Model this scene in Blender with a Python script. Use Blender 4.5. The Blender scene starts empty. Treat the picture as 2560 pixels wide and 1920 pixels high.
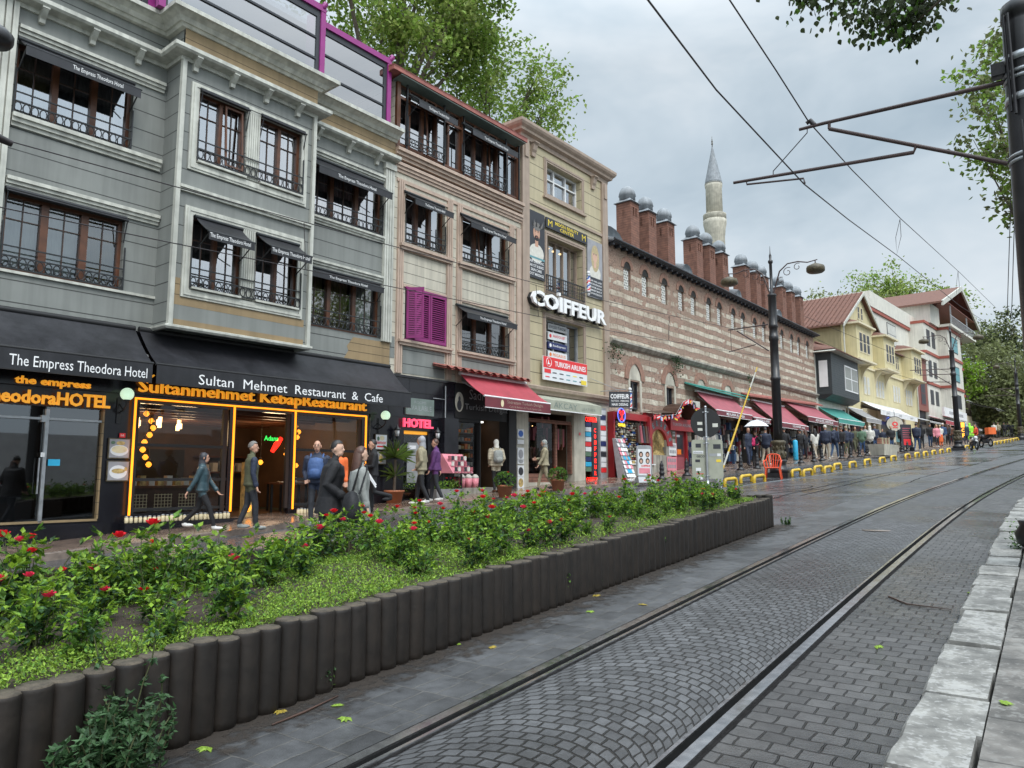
import bpy, math, random
from math import sin, cos, pi, radians, sqrt, atan2, hypot
from mathutils import Vector, Matrix
import numpy as np
random.seed(7)
S = bpy.context.scene
COL = S.collection
# ---------------------------------------------------------------- camera, sky, sun, exposure
SL = 0.05763                       # the street climbs 5.8 %
EYE = 1.68
FPX = 1850.0                       # focal length for a 2560 px wide frame
YAW, PITCH = radians(35.621), radians(7.056)
cd = bpy.data.cameras.new('camera'); cam = bpy.data.objects.new('camera', cd); COL.objects.link(cam)
cd.sensor_width = 36; cd.lens = FPX / 2560 * 36; cd.clip_end = 2000; cd.clip_start = .05
cam.location = (0, 0, EYE); cam.rotation_euler = (pi/2 + PITCH, 0, YAW)
S.camera = cam
SUN_EL, SUN_AZ = radians(52), radians(118)     # hazy sun behind the cloud, over the right-hand pavement
w = bpy.data.worlds.new('World'); S.world = w; w.use_nodes = True
nt = w.node_tree; N = nt.nodes; L = nt.links; N.clear()
out = N.new('ShaderNodeOutputWorld'); bg = N.new('ShaderNodeBackground'); L.new(bg.outputs[0], out.inputs[0])
sky = N.new('ShaderNodeTexSky'); sky.sky_type = 'NISHITA'; sky.sun_disc = False
sky.sun_elevation = SUN_EL; sky.sun_rotation = SUN_AZ; sky.air_density = 1.2; sky.dust_density = 2.0
tc = N.new('ShaderNodeTexCoord')
def cloud(scale, det, zs, off):
    mp = N.new('ShaderNodeMapping'); mp.inputs['Scale'].default_value = (1, 1, zs); mp.inputs['Location'].default_value = off
    nz = N.new('ShaderNodeTexNoise'); nz.inputs['Scale'].default_value = scale; nz.inputs['Detail'].default_value = det
    nz.inputs['Roughness'].default_value = .55; nz.inputs['Distortion'].default_value = .35
    L.new(tc.outputs['Generated'], mp.inputs[0]); L.new(mp.outputs[0], nz.inputs['Vector']); return nz
n1 = cloud(2.6, 5, 2.2, (3.1, .4, .2)); n2 = cloud(1.1, 2, 1.6, (.3, 5.2, 1.4))
add = N.new('ShaderNodeMath'); add.operation = 'MULTIPLY_ADD'; add.inputs[1].default_value = .6; 
sc2 = N.new('ShaderNodeMath'); sc2.operation = 'MULTIPLY'; sc2.inputs[1].default_value = .5
L.new(n2.outputs[0], sc2.inputs[0]); L.new(n1.outputs[0], add.inputs[0]); L.new(sc2.outputs[0], add.inputs[2])
rp = N.new('ShaderNodeValToRGB'); L.new(add.outputs[0], rp.inputs[0])
e_ = rp.color_ramp.elements; e_[0].position = .38; e_[0].color = (4.5, 5.6, 6.5, 1); e_[1].position = .66; e_[1].color = (9.4, 9.9, 10.3, 1)
m_ = rp.color_ramp.elements.new(.52); m_.color = (6.5, 7.5, 8.3, 1)
# overcast luminance: brightest overhead and round the veiled sun, darker towards the horizon
sx = N.new('ShaderNodeSeparateXYZ'); L.new(tc.outputs['Generated'], sx.inputs[0])
mr = N.new('ShaderNodeMapRange'); mr.inputs[1].default_value = .5; mr.inputs[2].default_value = 1; mr.inputs[3].default_value = 1.0; mr.inputs[4].default_value = 2.7
L.new(sx.outputs[2], mr.inputs[0])
dt = N.new('ShaderNodeVectorMath'); dt.operation = 'DOT_PRODUCT'; L.new(tc.outputs['Generated'], dt.inputs[0])
dt.inputs[1].default_value = (sin(SUN_AZ)*cos(SUN_EL), cos(SUN_AZ)*cos(SUN_EL), sin(SUN_EL))
mr2 = N.new('ShaderNodeMapRange'); mr2.inputs[1].default_value = .25; mr2.inputs[2].default_value = 1; mr2.inputs[3].default_value = 1.0; mr2.inputs[4].default_value = 2.2
L.new(dt.outputs['Value'], mr2.inputs[0])
mm = N.new('ShaderNodeMath'); mm.operation = 'MULTIPLY'; L.new(mr.outputs[0], mm.inputs[0]); L.new(mr2.outputs[0], mm.inputs[1])
vs = N.new('ShaderNodeVectorMath'); vs.operation = 'SCALE'; L.new(rp.outputs[0], vs.inputs[0]); L.new(mm.outputs[0], vs.inputs['Scale'])
mx = N.new('ShaderNodeMixRGB'); mx.inputs[0].default_value = .9; L.new(sky.outputs[0], mx.inputs[1]); L.new(vs.outputs[0], mx.inputs[2])
L.new(mx.outputs[0], bg.inputs[0]); bg.inputs[1].default_value = .085
sl = bpy.data.lights.new('sun', 'SUN'); sl.energy = 1.4; sl.angle = radians(25); sl.color = (1, .97, .92)
so = bpy.data.objects.new('sun', sl); COL.objects.link(so)
so.rotation_euler = Vector((sin(SUN_AZ)*cos(SUN_EL), cos(SUN_AZ)*cos(SUN_EL), sin(SUN_EL))).to_track_quat('Z', 'Y').to_euler()
S.view_settings.view_transform = 'Standard'; S.view_settings.look = 'None'; S.view_settings.exposure = 0.2; S.view_settings.gamma = 1
S.cycles.max_bounces = 6; S.cycles.diffuse_bounces = 3; S.cycles.glossy_bounces = 3; S.cycles.transparent_max_bounces = 12
S.cycles.caustics_reflective = False; S.cycles.caustics_refractive = False; S.cycles.sample_clamp_indirect = 6
S.cycles.use_denoising = True

# ---------------------------------------------------------------- measuring helpers (photo direction -> place in the street)
def ray(px, py):
    r = (px-1280)/FPX; u = (960-py)/FPX
    fw = cos(PITCH)-u*sin(PITCH); up = sin(PITCH)+u*cos(PITCH)
    return Vector((-fw*sin(YAW)+r*cos(YAW), fw*cos(YAW)+r*sin(YAW), up))
C0 = Vector((0, 0, EYE))
def gz(y): return SL*y if y < 110 else SL*110+(y-110)*.02
def on_ground(px, py, off=0.):
    d = ray(px, py); t = (off-EYE)/(d.z-SL*d.y); return C0+d*t
def at_y(px, py, y): d = ray(px, py); return C0+d*(y/d.y)
def at_x(px, py, x): d = ray(px, py); return C0+d*(x/d.x)
def at_dist(px, py, D): d = ray(px, py); return C0+d*(D/hypot(d.x, d.y))
class Frame:                        # facade frame: u along the wall, d towards the street, z up
    def __init__(s, x, y, deg):
        t = radians(deg); s.a = Vector((x, y)); s.e = Vector((sin(t), cos(t))); s.n = Vector((cos(t), -sin(t))); s.t = t
    def __call__(s, u, d, z):
        return Vector((s.a.x+s.e.x*u+s.n.x*d, s.a.y+s.e.y*u+s.n.y*d, z))
    def px(s, px, py, d=0.):        # (u, z) of a photo direction on the plane d
        r = ray(px, py); P = s.a+s.n*d; t = P.dot(s.n)/(r.x*s.n.x+r.y*s.n.y); p = Vector((r.x*t, r.y*t))-s.a
        return p.dot(s.e), r.z*t+EYE
F = Frame(-14.85, 7.0, 3.35)
WORLD = lambda x, y, z: Vector((x, y, z))
K = 640/2212.
K2 = 480/2212.

# ---------------------------------------------------------------- mesh helpers
class MB:
    def __init__(s, fr=WORLD): s.fr = fr; s.v = []; s.f = []; s.m = []; s.s = []; s.c = []
    def cut(s): s.c.append((len(s.v), len(s.f))); return s        # the pieces before and after become objects of their own
    def raw(s, vs, fs, m=0, sm=False, world=False):
        o = len(s.v); s.v += [Vector(v) for v in vs] if world else [s.fr(*v) for v in vs]
        s.f += [tuple(i+o for i in f) for f in fs]; s.m += [m]*len(fs); s.s += [sm]*len(fs); return s
    def box(s, u0, u1, d0, d1, z0, z1, m=0):
        vs = [(u, d, z) for z in (z0, z1) for d in (d0, d1) for u in (u0, u1)]
        return s.raw(vs, [(0, 1, 3, 2), (4, 6, 7, 5), (0, 4, 5, 1), (2, 3, 7, 6), (0, 2, 6, 4), (1, 5, 7, 3)], m)
    def hexa(s, p, m=0):            # 8 points, bottom four then top four
        return s.raw(p, [(0, 1, 2, 3), (7, 6, 5, 4), (0, 4, 5, 1), (1, 5, 6, 2), (2, 6, 7, 3), (3, 7, 4, 0)], m)
    def quad(s, a, b, c, d, m=0): return s.raw([a, b, c, d], [(0, 1, 2, 3)], m)
    def sheet(s, a, b, c, d, th=.012, m=0):   # thin slab under four corners
        k = lambda p: (p[0], p[1], p[2]-th)
        return s.hexa([k(a), k(b), k(c), k(d), a, b, c, d], m)
    def prism(s, pts, d0, d1, m=0):
        n = len(pts); vs = [(u, d0, z) for u, z in pts]+[(u, d1, z) for u, z in pts]
        return s.raw(vs, [tuple(range(n)), tuple(range(2*n-1, n-1, -1))]+[(i, i+n, (i+1) % n+n, (i+1) % n) for i in range(n)], m)
    def vprism(s, pts, z0, z1, m=0):          # footprint (a,b) extruded upwards
        n = len(pts); vs = [(a, b, z0) for a, b in pts]+[(a, b, z1) for a, b in pts]
        return s.raw(vs, [tuple(range(n)), tuple(range(2*n-1, n-1, -1))]+[(i, i+n, (i+1) % n+n, (i+1) % n) for i in range(n)], m)
    def sweep(s, path, prof, m=0, closed=False):  # profile (out, z) swept along a plan path (u, d), mitred; "out" is left of the path direction reversed
        n = len(path); k = len(prof); vs = []
        for i, p in enumerate(path):
            p = Vector(p); ns = []
            if i > 0: t = (p-Vector(path[i-1])).normalized(); ns.append(Vector((t.y, -t.x)))
            if i < n-1: t = (Vector(path[i+1])-p).normalized(); ns.append(Vector((t.y, -t.x)))
            b = sum(ns, Vector((0, 0))).normalized(); c = b/max(.35, b.dot(ns[0]))
            vs += [(p.x+c.x*o, p.y+c.y*o, z) for o, z in prof]
        fs = [(i*k+j, i*k+(j+1) % k, (i+1)*k+(j+1) % k, (i+1)*k+j) for i in range(n-1) for j in range(k)]
        fs += [tuple(range(k-1, -1, -1)), tuple((n-1)*k+j for j in range(k))]
        return s.raw(vs, fs, m)
    def tube(s, pts, r, n=6, m=0, cap=True, sm=True):
        P = [s.fr(*p) for p in pts]; R = r if isinstance(r, (list, tuple)) else [r]*len(P); vs = []; prev = None
        for i, p in enumerate(P):
            t = (P[min(i+1, len(P)-1)]-P[max(i-1, 0)]).normalized()
            a = prev if prev is not None else (Vector((0, 0, 1)) if abs(t.z) < .9 else Vector((1, 0, 0)))
            a = (a-t*a.dot(t)).normalized(); prev = a; b = t.cross(a)
            vs += [p+(a*cos(2*pi*j/n)+b*sin(2*pi*j/n))*R[i] for j in range(n)]
        fs = [(i*n+j, i*n+(j+1) % n, (i+1)*n+(j+1) % n, (i+1)*n+j) for i in range(len(P)-1) for j in range(n)]
        s.raw(vs, fs, m, sm, True)
        if cap: s.raw(vs[:n], [tuple(range(n-1, -1, -1))], m, False, True); s.raw(vs[-n:], [tuple(range(n))], m, False, True)
        return s
    def lathe(s, prof, c=(0, 0, 0), n=16, m=0, sm=True):      # profile (r, z) about a vertical axis at c
        c = s.fr(*c); k = len(prof); vs = []
        for r, z in prof: vs += [c+Vector((r*cos(2*pi*j/n), r*sin(2*pi*j/n), z)) for j in range(n)]
        fs = [(i*n+j, i*n+(j+1) % n, (i+1)*n+(j+1) % n, (i+1)*n+j) for i in range(k-1) for j in range(n)]
        fs += [tuple(range(n-1, -1, -1)), tuple((k-1)*n+j for j in range(n))]
        return s.raw(vs, fs, m, sm, True)
    def ell(s, c, r, n=10, k=7, m=0, world=False):
        c = Vector(c) if world else s.fr(*c); r = (r, r, r) if not isinstance(r, (tuple, list)) else r; vs = []
        for i in range(k+1):
            t = pi*i/k; vs += [c+Vector((r[0]*max(sin(t), 1e-3)*cos(2*pi*j/n), r[1]*max(sin(t), 1e-3)*sin(2*pi*j/n), r[2]*cos(t))) for j in range(n)]
        return s.raw(vs, [(i*n+j, i*n+(j+1) % n, (i+1)*n+(j+1) % n, (i+1)*n+j) for i in range(k) for j in range(n)], m, True, True)
    def wall(s, u0, u1, z0, z1, holes, d=0., rev=.22, m=0):   # wall sheet with openings and their reveals
        us = sorted({u0, u1, *[x for h in holes for x in h[:2] if u0 < x < u1]}); zs = sorted({z0, z1, *[x for h in holes for x in h[2:] if z0 < x < z1]})
        for i in range(len(us)-1):
            for j in range(len(zs)-1):
                cu, cz = (us[i]+us[i+1])/2, (zs[j]+zs[j+1])/2
                if not any(h[0] < cu < h[1] and h[2] < cz < h[3] for h in holes):
                    s.quad((us[i], d, zs[j]), (us[i+1], d, zs[j]), (us[i+1], d, zs[j+1]), (us[i], d, zs[j+1]), m)
        for a, b, c, e in holes:
            for p, q in (((a, c), (a, e)), ((a, e), (b, e)), ((b, e), (b, c)), ((b, c), (a, c))):
                s.quad((p[0], d, p[1]), (q[0], d, q[1]), (q[0], d-rev, q[1]), (p[0], d-rev, p[1]), m)
        return s
    def build(s, name, mats, parent=None, label=None, kind=None):
        if s.c:
            r = None; v0 = f0 = 0
            for v1, f1 in s.c+[(len(s.v), len(s.f))]:
                if f1 > f0:
                    q = MB(s.fr); q.v = s.v[v0:v1]; q.f = [tuple(i-v0 for i in f) for f in s.f[f0:f1]]; q.m = s.m[f0:f1]; q.s = s.s[f0:f1]
                    o = q.build(name, mats, parent, label, kind); r = r or o
                v0, f0 = v1, f1
            return r
        me = bpy.data.meshes.new(name); o = bpy.data.objects.new(name, me)
        off = LOC.get(parent.name, Vector((0, 0, 0))) if parent else Vector((0, 0, 0))
        me.from_pydata([v-off for v in s.v], [], s.f)
        for mt in (mats if isinstance(mats, (list, tuple)) else [mats]): me.materials.append(MAT[mt])
        me.polygons.foreach_set('material_index', s.m); me.polygons.foreach_set('use_smooth', s.s); me.update()
        COL.objects.link(o)
        if parent: o.parent = parent; LOC[o.name] = off
        if label: o['label'] = label
        if kind: o['kind'] = kind
        return o
LOC = {}
def thing(name, label, cat, loc=(0, 0, 0), group=None, rz=0):
    o = bpy.data.objects.new(name, None); COL.objects.link(o); o.location = loc; o.rotation_euler = (0, 0, rz)
    o.empty_display_size = .3; o['label'] = label; o['category'] = cat
    if group: o['group'] = group
    LOC[o.name] = Vector(loc) if rz == 0 else Vector((0, 0, 0)); return o
def tag(o, label, cat, group=None):
    o['label'] = label; o['category'] = cat
    if group: o['group'] = group
    return o
def copy_thing(src, loc, rz=None, label=None, group=None, sc=None):
    r = src.copy(); COL.objects.link(r); r.location = loc
    if rz is not None: r.rotation_euler = (0, 0, rz)
    if sc is not None: r.scale = sc if isinstance(sc, tuple) else (sc,)*3
    if label: r['label'] = label
    if group: r['group'] = group
    def rec(a, b):
        for ch in a.children:
            c = ch.copy(); COL.objects.link(c); c.parent = b; rec(ch, c)
    rec(src, r); return r
_TX = {}
def glyphs(txt, bold):
    k = (txt, bold)
    if k not in _TX:
        cu = bpy.data.curves.new('t', 'FONT'); cu.body = txt; cu.offset = bold; cu.resolution_u = 2
        o = bpy.data.objects.new('t', cu); COL.objects.link(o)
        dg = bpy.context.evaluated_depsgraph_get(); me = bpy.data.meshes.new_from_object(o.evaluated_get(dg))
        vs = [v.co.copy() for v in me.vertices]; fs = [tuple(p.vertices) for p in me.polygons]
        bpy.data.objects.remove(o); bpy.data.curves.remove(cu); bpy.data.meshes.remove(me)
        xs = [v.x for v in vs]; ys = [v.y for v in vs]
        _TX[k] = ([((v.x-min(xs))/(max(xs)-min(xs)), (v.y-min(ys))/(max(ys)-min(ys))) for v in vs], fs)
    return _TX[k]
def put_text(mb, txt, u0, u1, z0, z1, d, m=0, bold=.0, ext=0., tilt=0.):    # fits the letters into the rectangle
    vs, fs = glyphs(txt, bold); w_, h_ = u1-u0, z1-z0
    P = lambda x, y, dd: (u0+w_*x, dd+tilt*y*h_, z0+h_*y)
    mb.raw([P(x, y, d+ext) for x, y in vs], fs, m)
    if ext:
        cnt = {}
        for f in fs:
            for i in range(len(f)):
                e = (f[i], f[(i+1) % len(f)]); cnt[e] = 1
        ed = [e for e in cnt if (e[1], e[0]) not in cnt]
        n = len(vs); mb.raw([P(x, y, d+ext) for x, y in vs]+[P(x, y, d) for x, y in vs], [(b, a, a+n, b+n) for a, b in ed], m)
    return mb

# ---------------------------------------------------------------- materials
MAT = {}
def mat(name, col, rough=.6, var=.18, sc=2.5, bump=0., bsc=30., metal=0., streak=0., spec=.5, emit=0., alpha=None, sub=None):
    m = bpy.data.materials.new(name); m.use_nodes = True; n = m.node_tree.nodes; l = m.node_tree.links; p = n['Principled BSDF']
    p.inputs['Roughness'].default_value = rough; p.inputs['Metallic'].default_value = metal; p.inputs['Specular IOR Level'].default_value = spec
    c = (*col, 1); p.inputs['Base Color'].default_value = c
    if emit: p.inputs['Emission Color'].default_value = c; p.inputs['Emission Strength'].default_value = emit
    if var or streak:
        g = n.new('ShaderNodeNewGeometry'); z = n.new('ShaderNodeTexNoise'); z.inputs['Scale'].default_value = sc; z.inputs['Detail'].default_value = 6
        l.new(g.outputs['Position'], z.inputs['Vector'])
        r = n.new('ShaderNodeMapRange'); r.inputs[1].default_value = .3; r.inputs[2].default_value = .7; r.inputs[3].default_value = 1-var; r.inputs[4].default_value = 1+var
        l.new(z.outputs[0], r.inputs[0]); val = r.outputs[0]
        if streak:                       # run-down marks of rain on walls
            mp = n.new('ShaderNodeMapping'); mp.inputs['Scale'].default_value = (7, 7, .5); l.new(g.outputs['Position'], mp.inputs[0])
            z2 = n.new('ShaderNodeTexNoise'); z2.inputs['Scale'].default_value = 1.; z2.inputs['Detail'].default_value = 5; l.new(mp.outputs[0], z2.inputs['Vector'])
            r2 = n.new('ShaderNodeMapRange'); r2.inputs[1].default_value = .35; r2.inputs[2].default_value = .6; r2.inputs[3].default_value = 1-streak; r2.inputs[4].default_value = 1
            l.new(z2.outputs[0], r2.inputs[0]); q = n.new('ShaderNodeMath'); q.operation = 'MULTIPLY'; l.new(val, q.inputs[0]); l.new(r2.outputs[0], q.inputs[1]); val = q.outputs[0]
        v = n.new('ShaderNodeVectorMath'); v.operation = 'SCALE'; v.inputs[0].default_value = col; l.new(val, v.inputs['Scale']); l.new(v.outputs[0], p.inputs['Base Color'])
        r3 = n.new('ShaderNodeMapRange'); r3.inputs[3].default_value = max(.03, rough-.12); r3.inputs[4].default_value = min(1, rough+.12); l.new(z.outputs[0], r3.inputs[0]); l.new(r3.outputs[0], p.inputs['Roughness'])
    if bump:
        g = n.new('ShaderNodeNewGeometry'); z = n.new('ShaderNodeTexNoise'); z.inputs['Scale'].default_value = bsc; z.inputs['Detail'].default_value = 4; l.new(g.outputs['Position'], z.inputs['Vector'])
        b = n.new('ShaderNodeBump'); b.inputs['Strength'].default_value = bump; b.inputs['Distance'].default_value = .02; l.new(z.outputs[0], b.inputs['Height']); l.new(b.outputs[0], p.inputs['Normal'])
    MAT[name] = m; return m
def nodes_of(name): m = MAT[name]; return m.node_tree.nodes, m.node_tree.links, m.node_tree.nodes['Principled BSDF']
def planks(name, period, z0, dark=.25, width=.05):   # horizontal grooves of painted boards
    n, l, p = nodes_of(name); src = p.inputs['Base Color'].links[0].from_socket
    g = n.new('ShaderNodeNewGeometry'); s = n.new('ShaderNodeSeparateXYZ'); l.new(g.outputs['Position'], s.inputs[0])
    a = n.new('ShaderNodeMath'); a.operation = 'SUBTRACT'; a.inputs[1].default_value = z0; l.new(s.outputs[2], a.inputs[0])
    d = n.new('ShaderNodeMath'); d.operation = 'DIVIDE'; d.inputs[1].default_value = period; l.new(a.outputs[0], d.inputs[0])
    f = n.new('ShaderNodeMath'); f.operation = 'FRACT'; l.new(d.outputs[0], f.inputs[0])
    c = n.new('ShaderNodeMath'); c.operation = 'LESS_THAN'; c.inputs[1].default_value = width; l.new(f.outputs[0], c.inputs[0])
    m = n.new('ShaderNodeMixRGB'); l.new(c.outputs[0], m.inputs[0]); l.new(src, m.inputs[1]); m.inputs[2].default_value = (*[x*dark for x in p.inputs['Base Color'].default_value[:3]], 1)
    l.new(m.outputs[0], p.inputs['Base Color'])
    b = n.new('ShaderNodeBump'); b.invert = True; b.inputs['Strength'].default_value = .8; b.inputs['Distance'].default_value = .02; l.new(c.outputs[0], b.inputs['Height']); l.new(b.outputs[0], p.inputs['Normal'])
def glass(name, tint, refl, rough=.02, base=0.):
    m = bpy.data.materials.new(name); m.use_nodes = True; n = m.node_tree.nodes; l = m.node_tree.links; n.clear()
    o = n.new('ShaderNodeOutputMaterial'); t = n.new('ShaderNodeBsdfTransparent'); t.inputs[0].default_value = (*tint, 1)
    g = n.new('ShaderNodeBsdfGlossy'); g.inputs['Roughness'].default_value = rough; g.inputs[0].default_value = (.95, .97, 1, 1)
    lw = n.new('ShaderNodeFresnel'); lw.inputs[0].default_value = 1.5
    mu = n.new('ShaderNodeMath'); mu.operation = 'MULTIPLY_ADD'; mu.inputs[1].default_value = refl; mu.inputs[2].default_value = base; mu.use_clamp = True; l.new(lw.outputs[0], mu.inputs[0])
    x = n.new('ShaderNodeMixShader'); l.new(mu.outputs[0], x.inputs[0]); l.new(t.outputs[0], x.inputs[1]); l.new(g.outputs[0], x.inputs[2]); l.new(x.outputs[0], o.inputs[0]); MAT[name] = m
glass('window_glass', (.75, .8, .8), 2.6, base=.08); glass('sky_glass', (.75, .8, .82), 2., base=.38); glass('shop_glass', (.88, .89, .88), .9, base=.0); glass('lobby_glass', (.8, .82, .82), 1.6, base=.09); glass('balustrade_glass', (.22, .25, .28), 2.4, .03, .22); glass('lantern_glass', (.7, .7, .6), 1.5)
G = lambda s: tuple(((int(s[i:i+2], 16)/255+.055)/1.055)**2.4 if int(s[i:i+2], 16) > 10 else int(s[i:i+2], 16)/255/12.92 for i in (0, 2, 4))
mat('grey_board', (.222, .232, .217), .55, .1, 1.2, .08, 60, streak=.15); planks('grey_board', .405, 5.585)
mat('cream_board', (.54, .50, .41), .6, .1, 1.2, .06, 60, streak=.22); planks('cream_board', .3, 5.0)
mat('tan_board', (.47, .405, .265), .6, .07, 1.2, .05, 50, streak=.12); planks('tan_board', .44, 4.75)
mat('white_trim', (.55, .55, .49), .5, .15, 4, .05, 40, streak=.26)
mat('ochre_paint', (.30, .215, .115), .6, .14, 1.6, .05, streak=.15); planks('ochre_paint', .22, 10.62, .3, .06)
mat('pink_trim', (.48, .36, .285), .55, .1, 3, .04, streak=.15); mat('taupe_trim', (.37, .285, .225), .6, .1, 3, .05, streak=.15)
mat('brown_wood', (.105, .04, .019), .4, .25, 6, .08, 25); mat('dark_wood', (.06, .03, .02), .4, .25, 6); mat('black_iron', (.018, .02, .022), .4, .2, 8)
mat('black_canvas', (.02, .02, .024), .42, .25, 2, .15, 8, streak=.3); mat('black_gloss', (.010, .010, .014), .22, .2, 2); mat('black_matte', (.012, .012, .013), .6, .2, 3)
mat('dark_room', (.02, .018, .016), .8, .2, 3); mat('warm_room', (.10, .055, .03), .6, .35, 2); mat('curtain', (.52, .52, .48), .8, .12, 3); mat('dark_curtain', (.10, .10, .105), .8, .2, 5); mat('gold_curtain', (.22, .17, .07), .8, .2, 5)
mat('purple_paint', (.28, .025, .19), .4, .12, 3); mat('magenta_shutter', (.23, .022, .14), .5, .15, 3); mat('rust_eave', (.30, .10, .08), .6, .3, 4, .1); mat('green_grey', (.16, .2, .18), .6, .2, 3)
mat('white_letter', (.85, .85, .85), .45, .04); mat('gold_letter', (.95, .40, .03), .4, 0, emit=.55); mat('amber_neon', (1., .30, .012), .4, 0, emit=1.7); mat('amber_bulb', (1., .36, .03), .4, 0, emit=1.9); mat('warm_bulb', (1., .62, .25), .4, 0, emit=4.)
mat('red_neon', (1, .02, .01), .4, 0, emit=2.2); mat('pink_letter', (1., .08, .16), .4, 0, emit=.75); mat('green_neon', (.05, .9, .12), .4, 0, emit=1.2); mat('opal_globe', (.62, .85, .62), .3, 0, emit=.75)
mat('white_light', (1, .97, .9), .4, 0, emit=2.2); mat('yellow_neon', (1, .7, .02), .4, 0, emit=1.4); mat('blue_neon', (.1, .2, 1), .4, 0, emit=1.2)
mat('red_canvas', (.36, .045, .062), .6, .12, 2, .1, 10, streak=.12); mat('wine_canvas', (.34, .085, .105), .6, .12, 2, .08, 10, streak=.15); mat('wine_dark', (.16, .03, .04), .6, .12, 3); mat('green_canvas', (.05, .26, .22), .6, .12, 3); mat('grey_canvas', (.27, .27, .27), .6, .12, 3); mat('white_canvas', (.7, .7, .7), .6, .1, 3); mat('olive_canvas', (.33, .34, .27), .6, .15, 3)
mat('white_metal', (.75, .75, .75), .35, .05); mat('steel', (.42, .44, .46), .35, .12, 8, metal=.7); mat('grey_metal', (.34, .35, .36), .45, .15, 6, metal=.2)
mat('lead', (.25, .27, .29), .62, .2, 2.5, .12, 10, streak=.25); mat('roof_tile', (.155, .075, .055), .9, .25, 5, .3, 14); mat('stone', (.50, .47, .39), .75, .2, 2, .15, 20, streak=.2); mat('dirty_stone', (.36, .34, .29), .8, .3, 2.5, .2, 18, streak=.35)
mat('yellow_wall', (.62, .545, .32), .65, .07, 1.2, .04, streak=.13); mat('cream_wall', (.66, .59, .42), .65, .07, 1.2, .04, streak=.1); mat('ivory_wall', (.64, .62, .55), .6, .08, 1.5, streak=.14); mat('red_band', (.32, .08, .055), .6, .1); mat('maroon_wall', (.22, .075, .055), .6, .15); mat('charcoal_board', (.03, .038, .042), .5, .2, 3); planks('charcoal_board', .16, 7.1, .4, .08)
mat('brick_red', (.20, .092, .063), .8, .3, 5, .3, 30); planks('brick_red', .115, 0, .5, .14); mat('shutter_metal', (.5, .5, .5), .5, .08); planks('shutter_metal', .09, 0, .55, .2)
mat('arch_brick', (.29, .165, .12), .85, .25, 8, .3, 30); mat('lattice_stone', (.66, .66, .62), .7, .1, 6); mat('terracotta', (.42, .15, .07), .6, .15, 6); mat('soil', (.04, .027, .019), .9, .4, 14, .8, 50); mat('log', (.0150, .0102, .0070), .6, .35, 9, .12, 24, streak=.4); mat('log_top', (.07, .056, .04), .8, .4, 20, .5, 50)
mat('yellow_paint', (.66, .43, .03), .4, .2, 6, streak=.15); mat('pole_black', (.016, .015, .017), .33, .3, 5, .06, 20); mat('orange_plastic', (.75, .085, .025), .35, .06); mat('rust_tube', (.06, .036, .034), .5, .3, 6); mat('wire', (.018, .012, .013), .5, 0); mat('bronze', (.075, .06, .032), .45, .5, 14, .6, 22)
mat('red_paint', (.33, .022, .026), .4, .1); mat('red_sign', (.72, .03, .035), .4, .04); mat('white_board', (.72, .73, .74), .4, .04); mat('teal', (.12, .3, .33), .5, .1); mat('blue', (.03, .12, .45), .5, .1); mat('navy', (.02, .03, .12), .5, .1); mat('cyan', (.03, .38, .62), .45, .1); mat('orange', (.8, .2, .02), .5, .1); mat('yellow', (.8, .6, .05), .5, .1); mat('pinkish', (.7, .25, .3), .5, .15); mat('cream', (.72, .62, .4), .6, .12, 9); mat('photo_dark', (.03, .032, .04), .5, .2); mat('photo_food', (.5, .36, .14), .5, .5, 12); mat('photo_grey', (.3, .3, .32), .5, .2)
mat('skin', (.52, .29, .2), .5, .06, 8); mat('skin_light', (.6, .38, .28), .5, .06, 8); mat('lip', (.3, .1, .08), .5, 0); mat('hair_black', (.012, .009, .008), .45, .2, 30); mat('hair_brown', (.075, .032, .02), .4, .25, 30); mat('hair_grey', (.16, .15, .14), .6, .2, 30); mat('hair_blond', (.45, .36, .2), .5, .2, 20)
mat('coat_black', (.010, .010, .012), .75, .2, 6, .5, 14); mat('denim', (.03, .065, .14), .8, .2, 10, .7, 13); mat('dark_pants', (.022, .024, .03), .8, .2, 10, .7, 13); mat('beige_pants', (.40, .34, .26), .8, .12, 8, .7, 13); mat('olive_cloth', (.075, .078, .042), .8, .15, 9, .7, 13); mat('navy_cloth', (.02, .028, .055), .7, .2, 9, .7, 13); mat('teal_leather', (.04, .075, .09), .35, .25, 9, .3, 20); mat('grey_cloth', (.27, .28, .265), .85, .12, 9, .7, 13); mat('tan_cloth', (.30, .26, .17), .75, .15, 9, .7, 13); mat('puffer', (.46, .40, .29), .5, .1, 9); planks('puffer', .085, 0, .6, .12); mat('purple_cloth', (.10, .03, .13), .7, .2, 9, .7, 13); mat('green_cloth', (.10, .17, .11), .8, .15, 9, .7, 13); mat('white_cloth', (.62, .6, .54), .8, .1, 9, .7, 13); mat('pink_bag', (.55, .02, .12), .6, .15); mat('blue_bag', (.05, .10, .24), .7, .15, 9, .7, 13); mat('lime_cloth', (.30, .75, .03), .6, .1); mat('orange_cloth', (.75, .14, .03), .7, .1); mat('shoe_white', (.65, .65, .63), .6, .1); mat('shoe_dark', (.03, .028, .028), .5, .2); mat('red_cloth', (.5, .03, .03), .7, .1)
mat('white_umbrella', (.72, .74, .78), .5, .05); mat('grey_umbrella', (.22, .25, .32), .5, .08)
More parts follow.
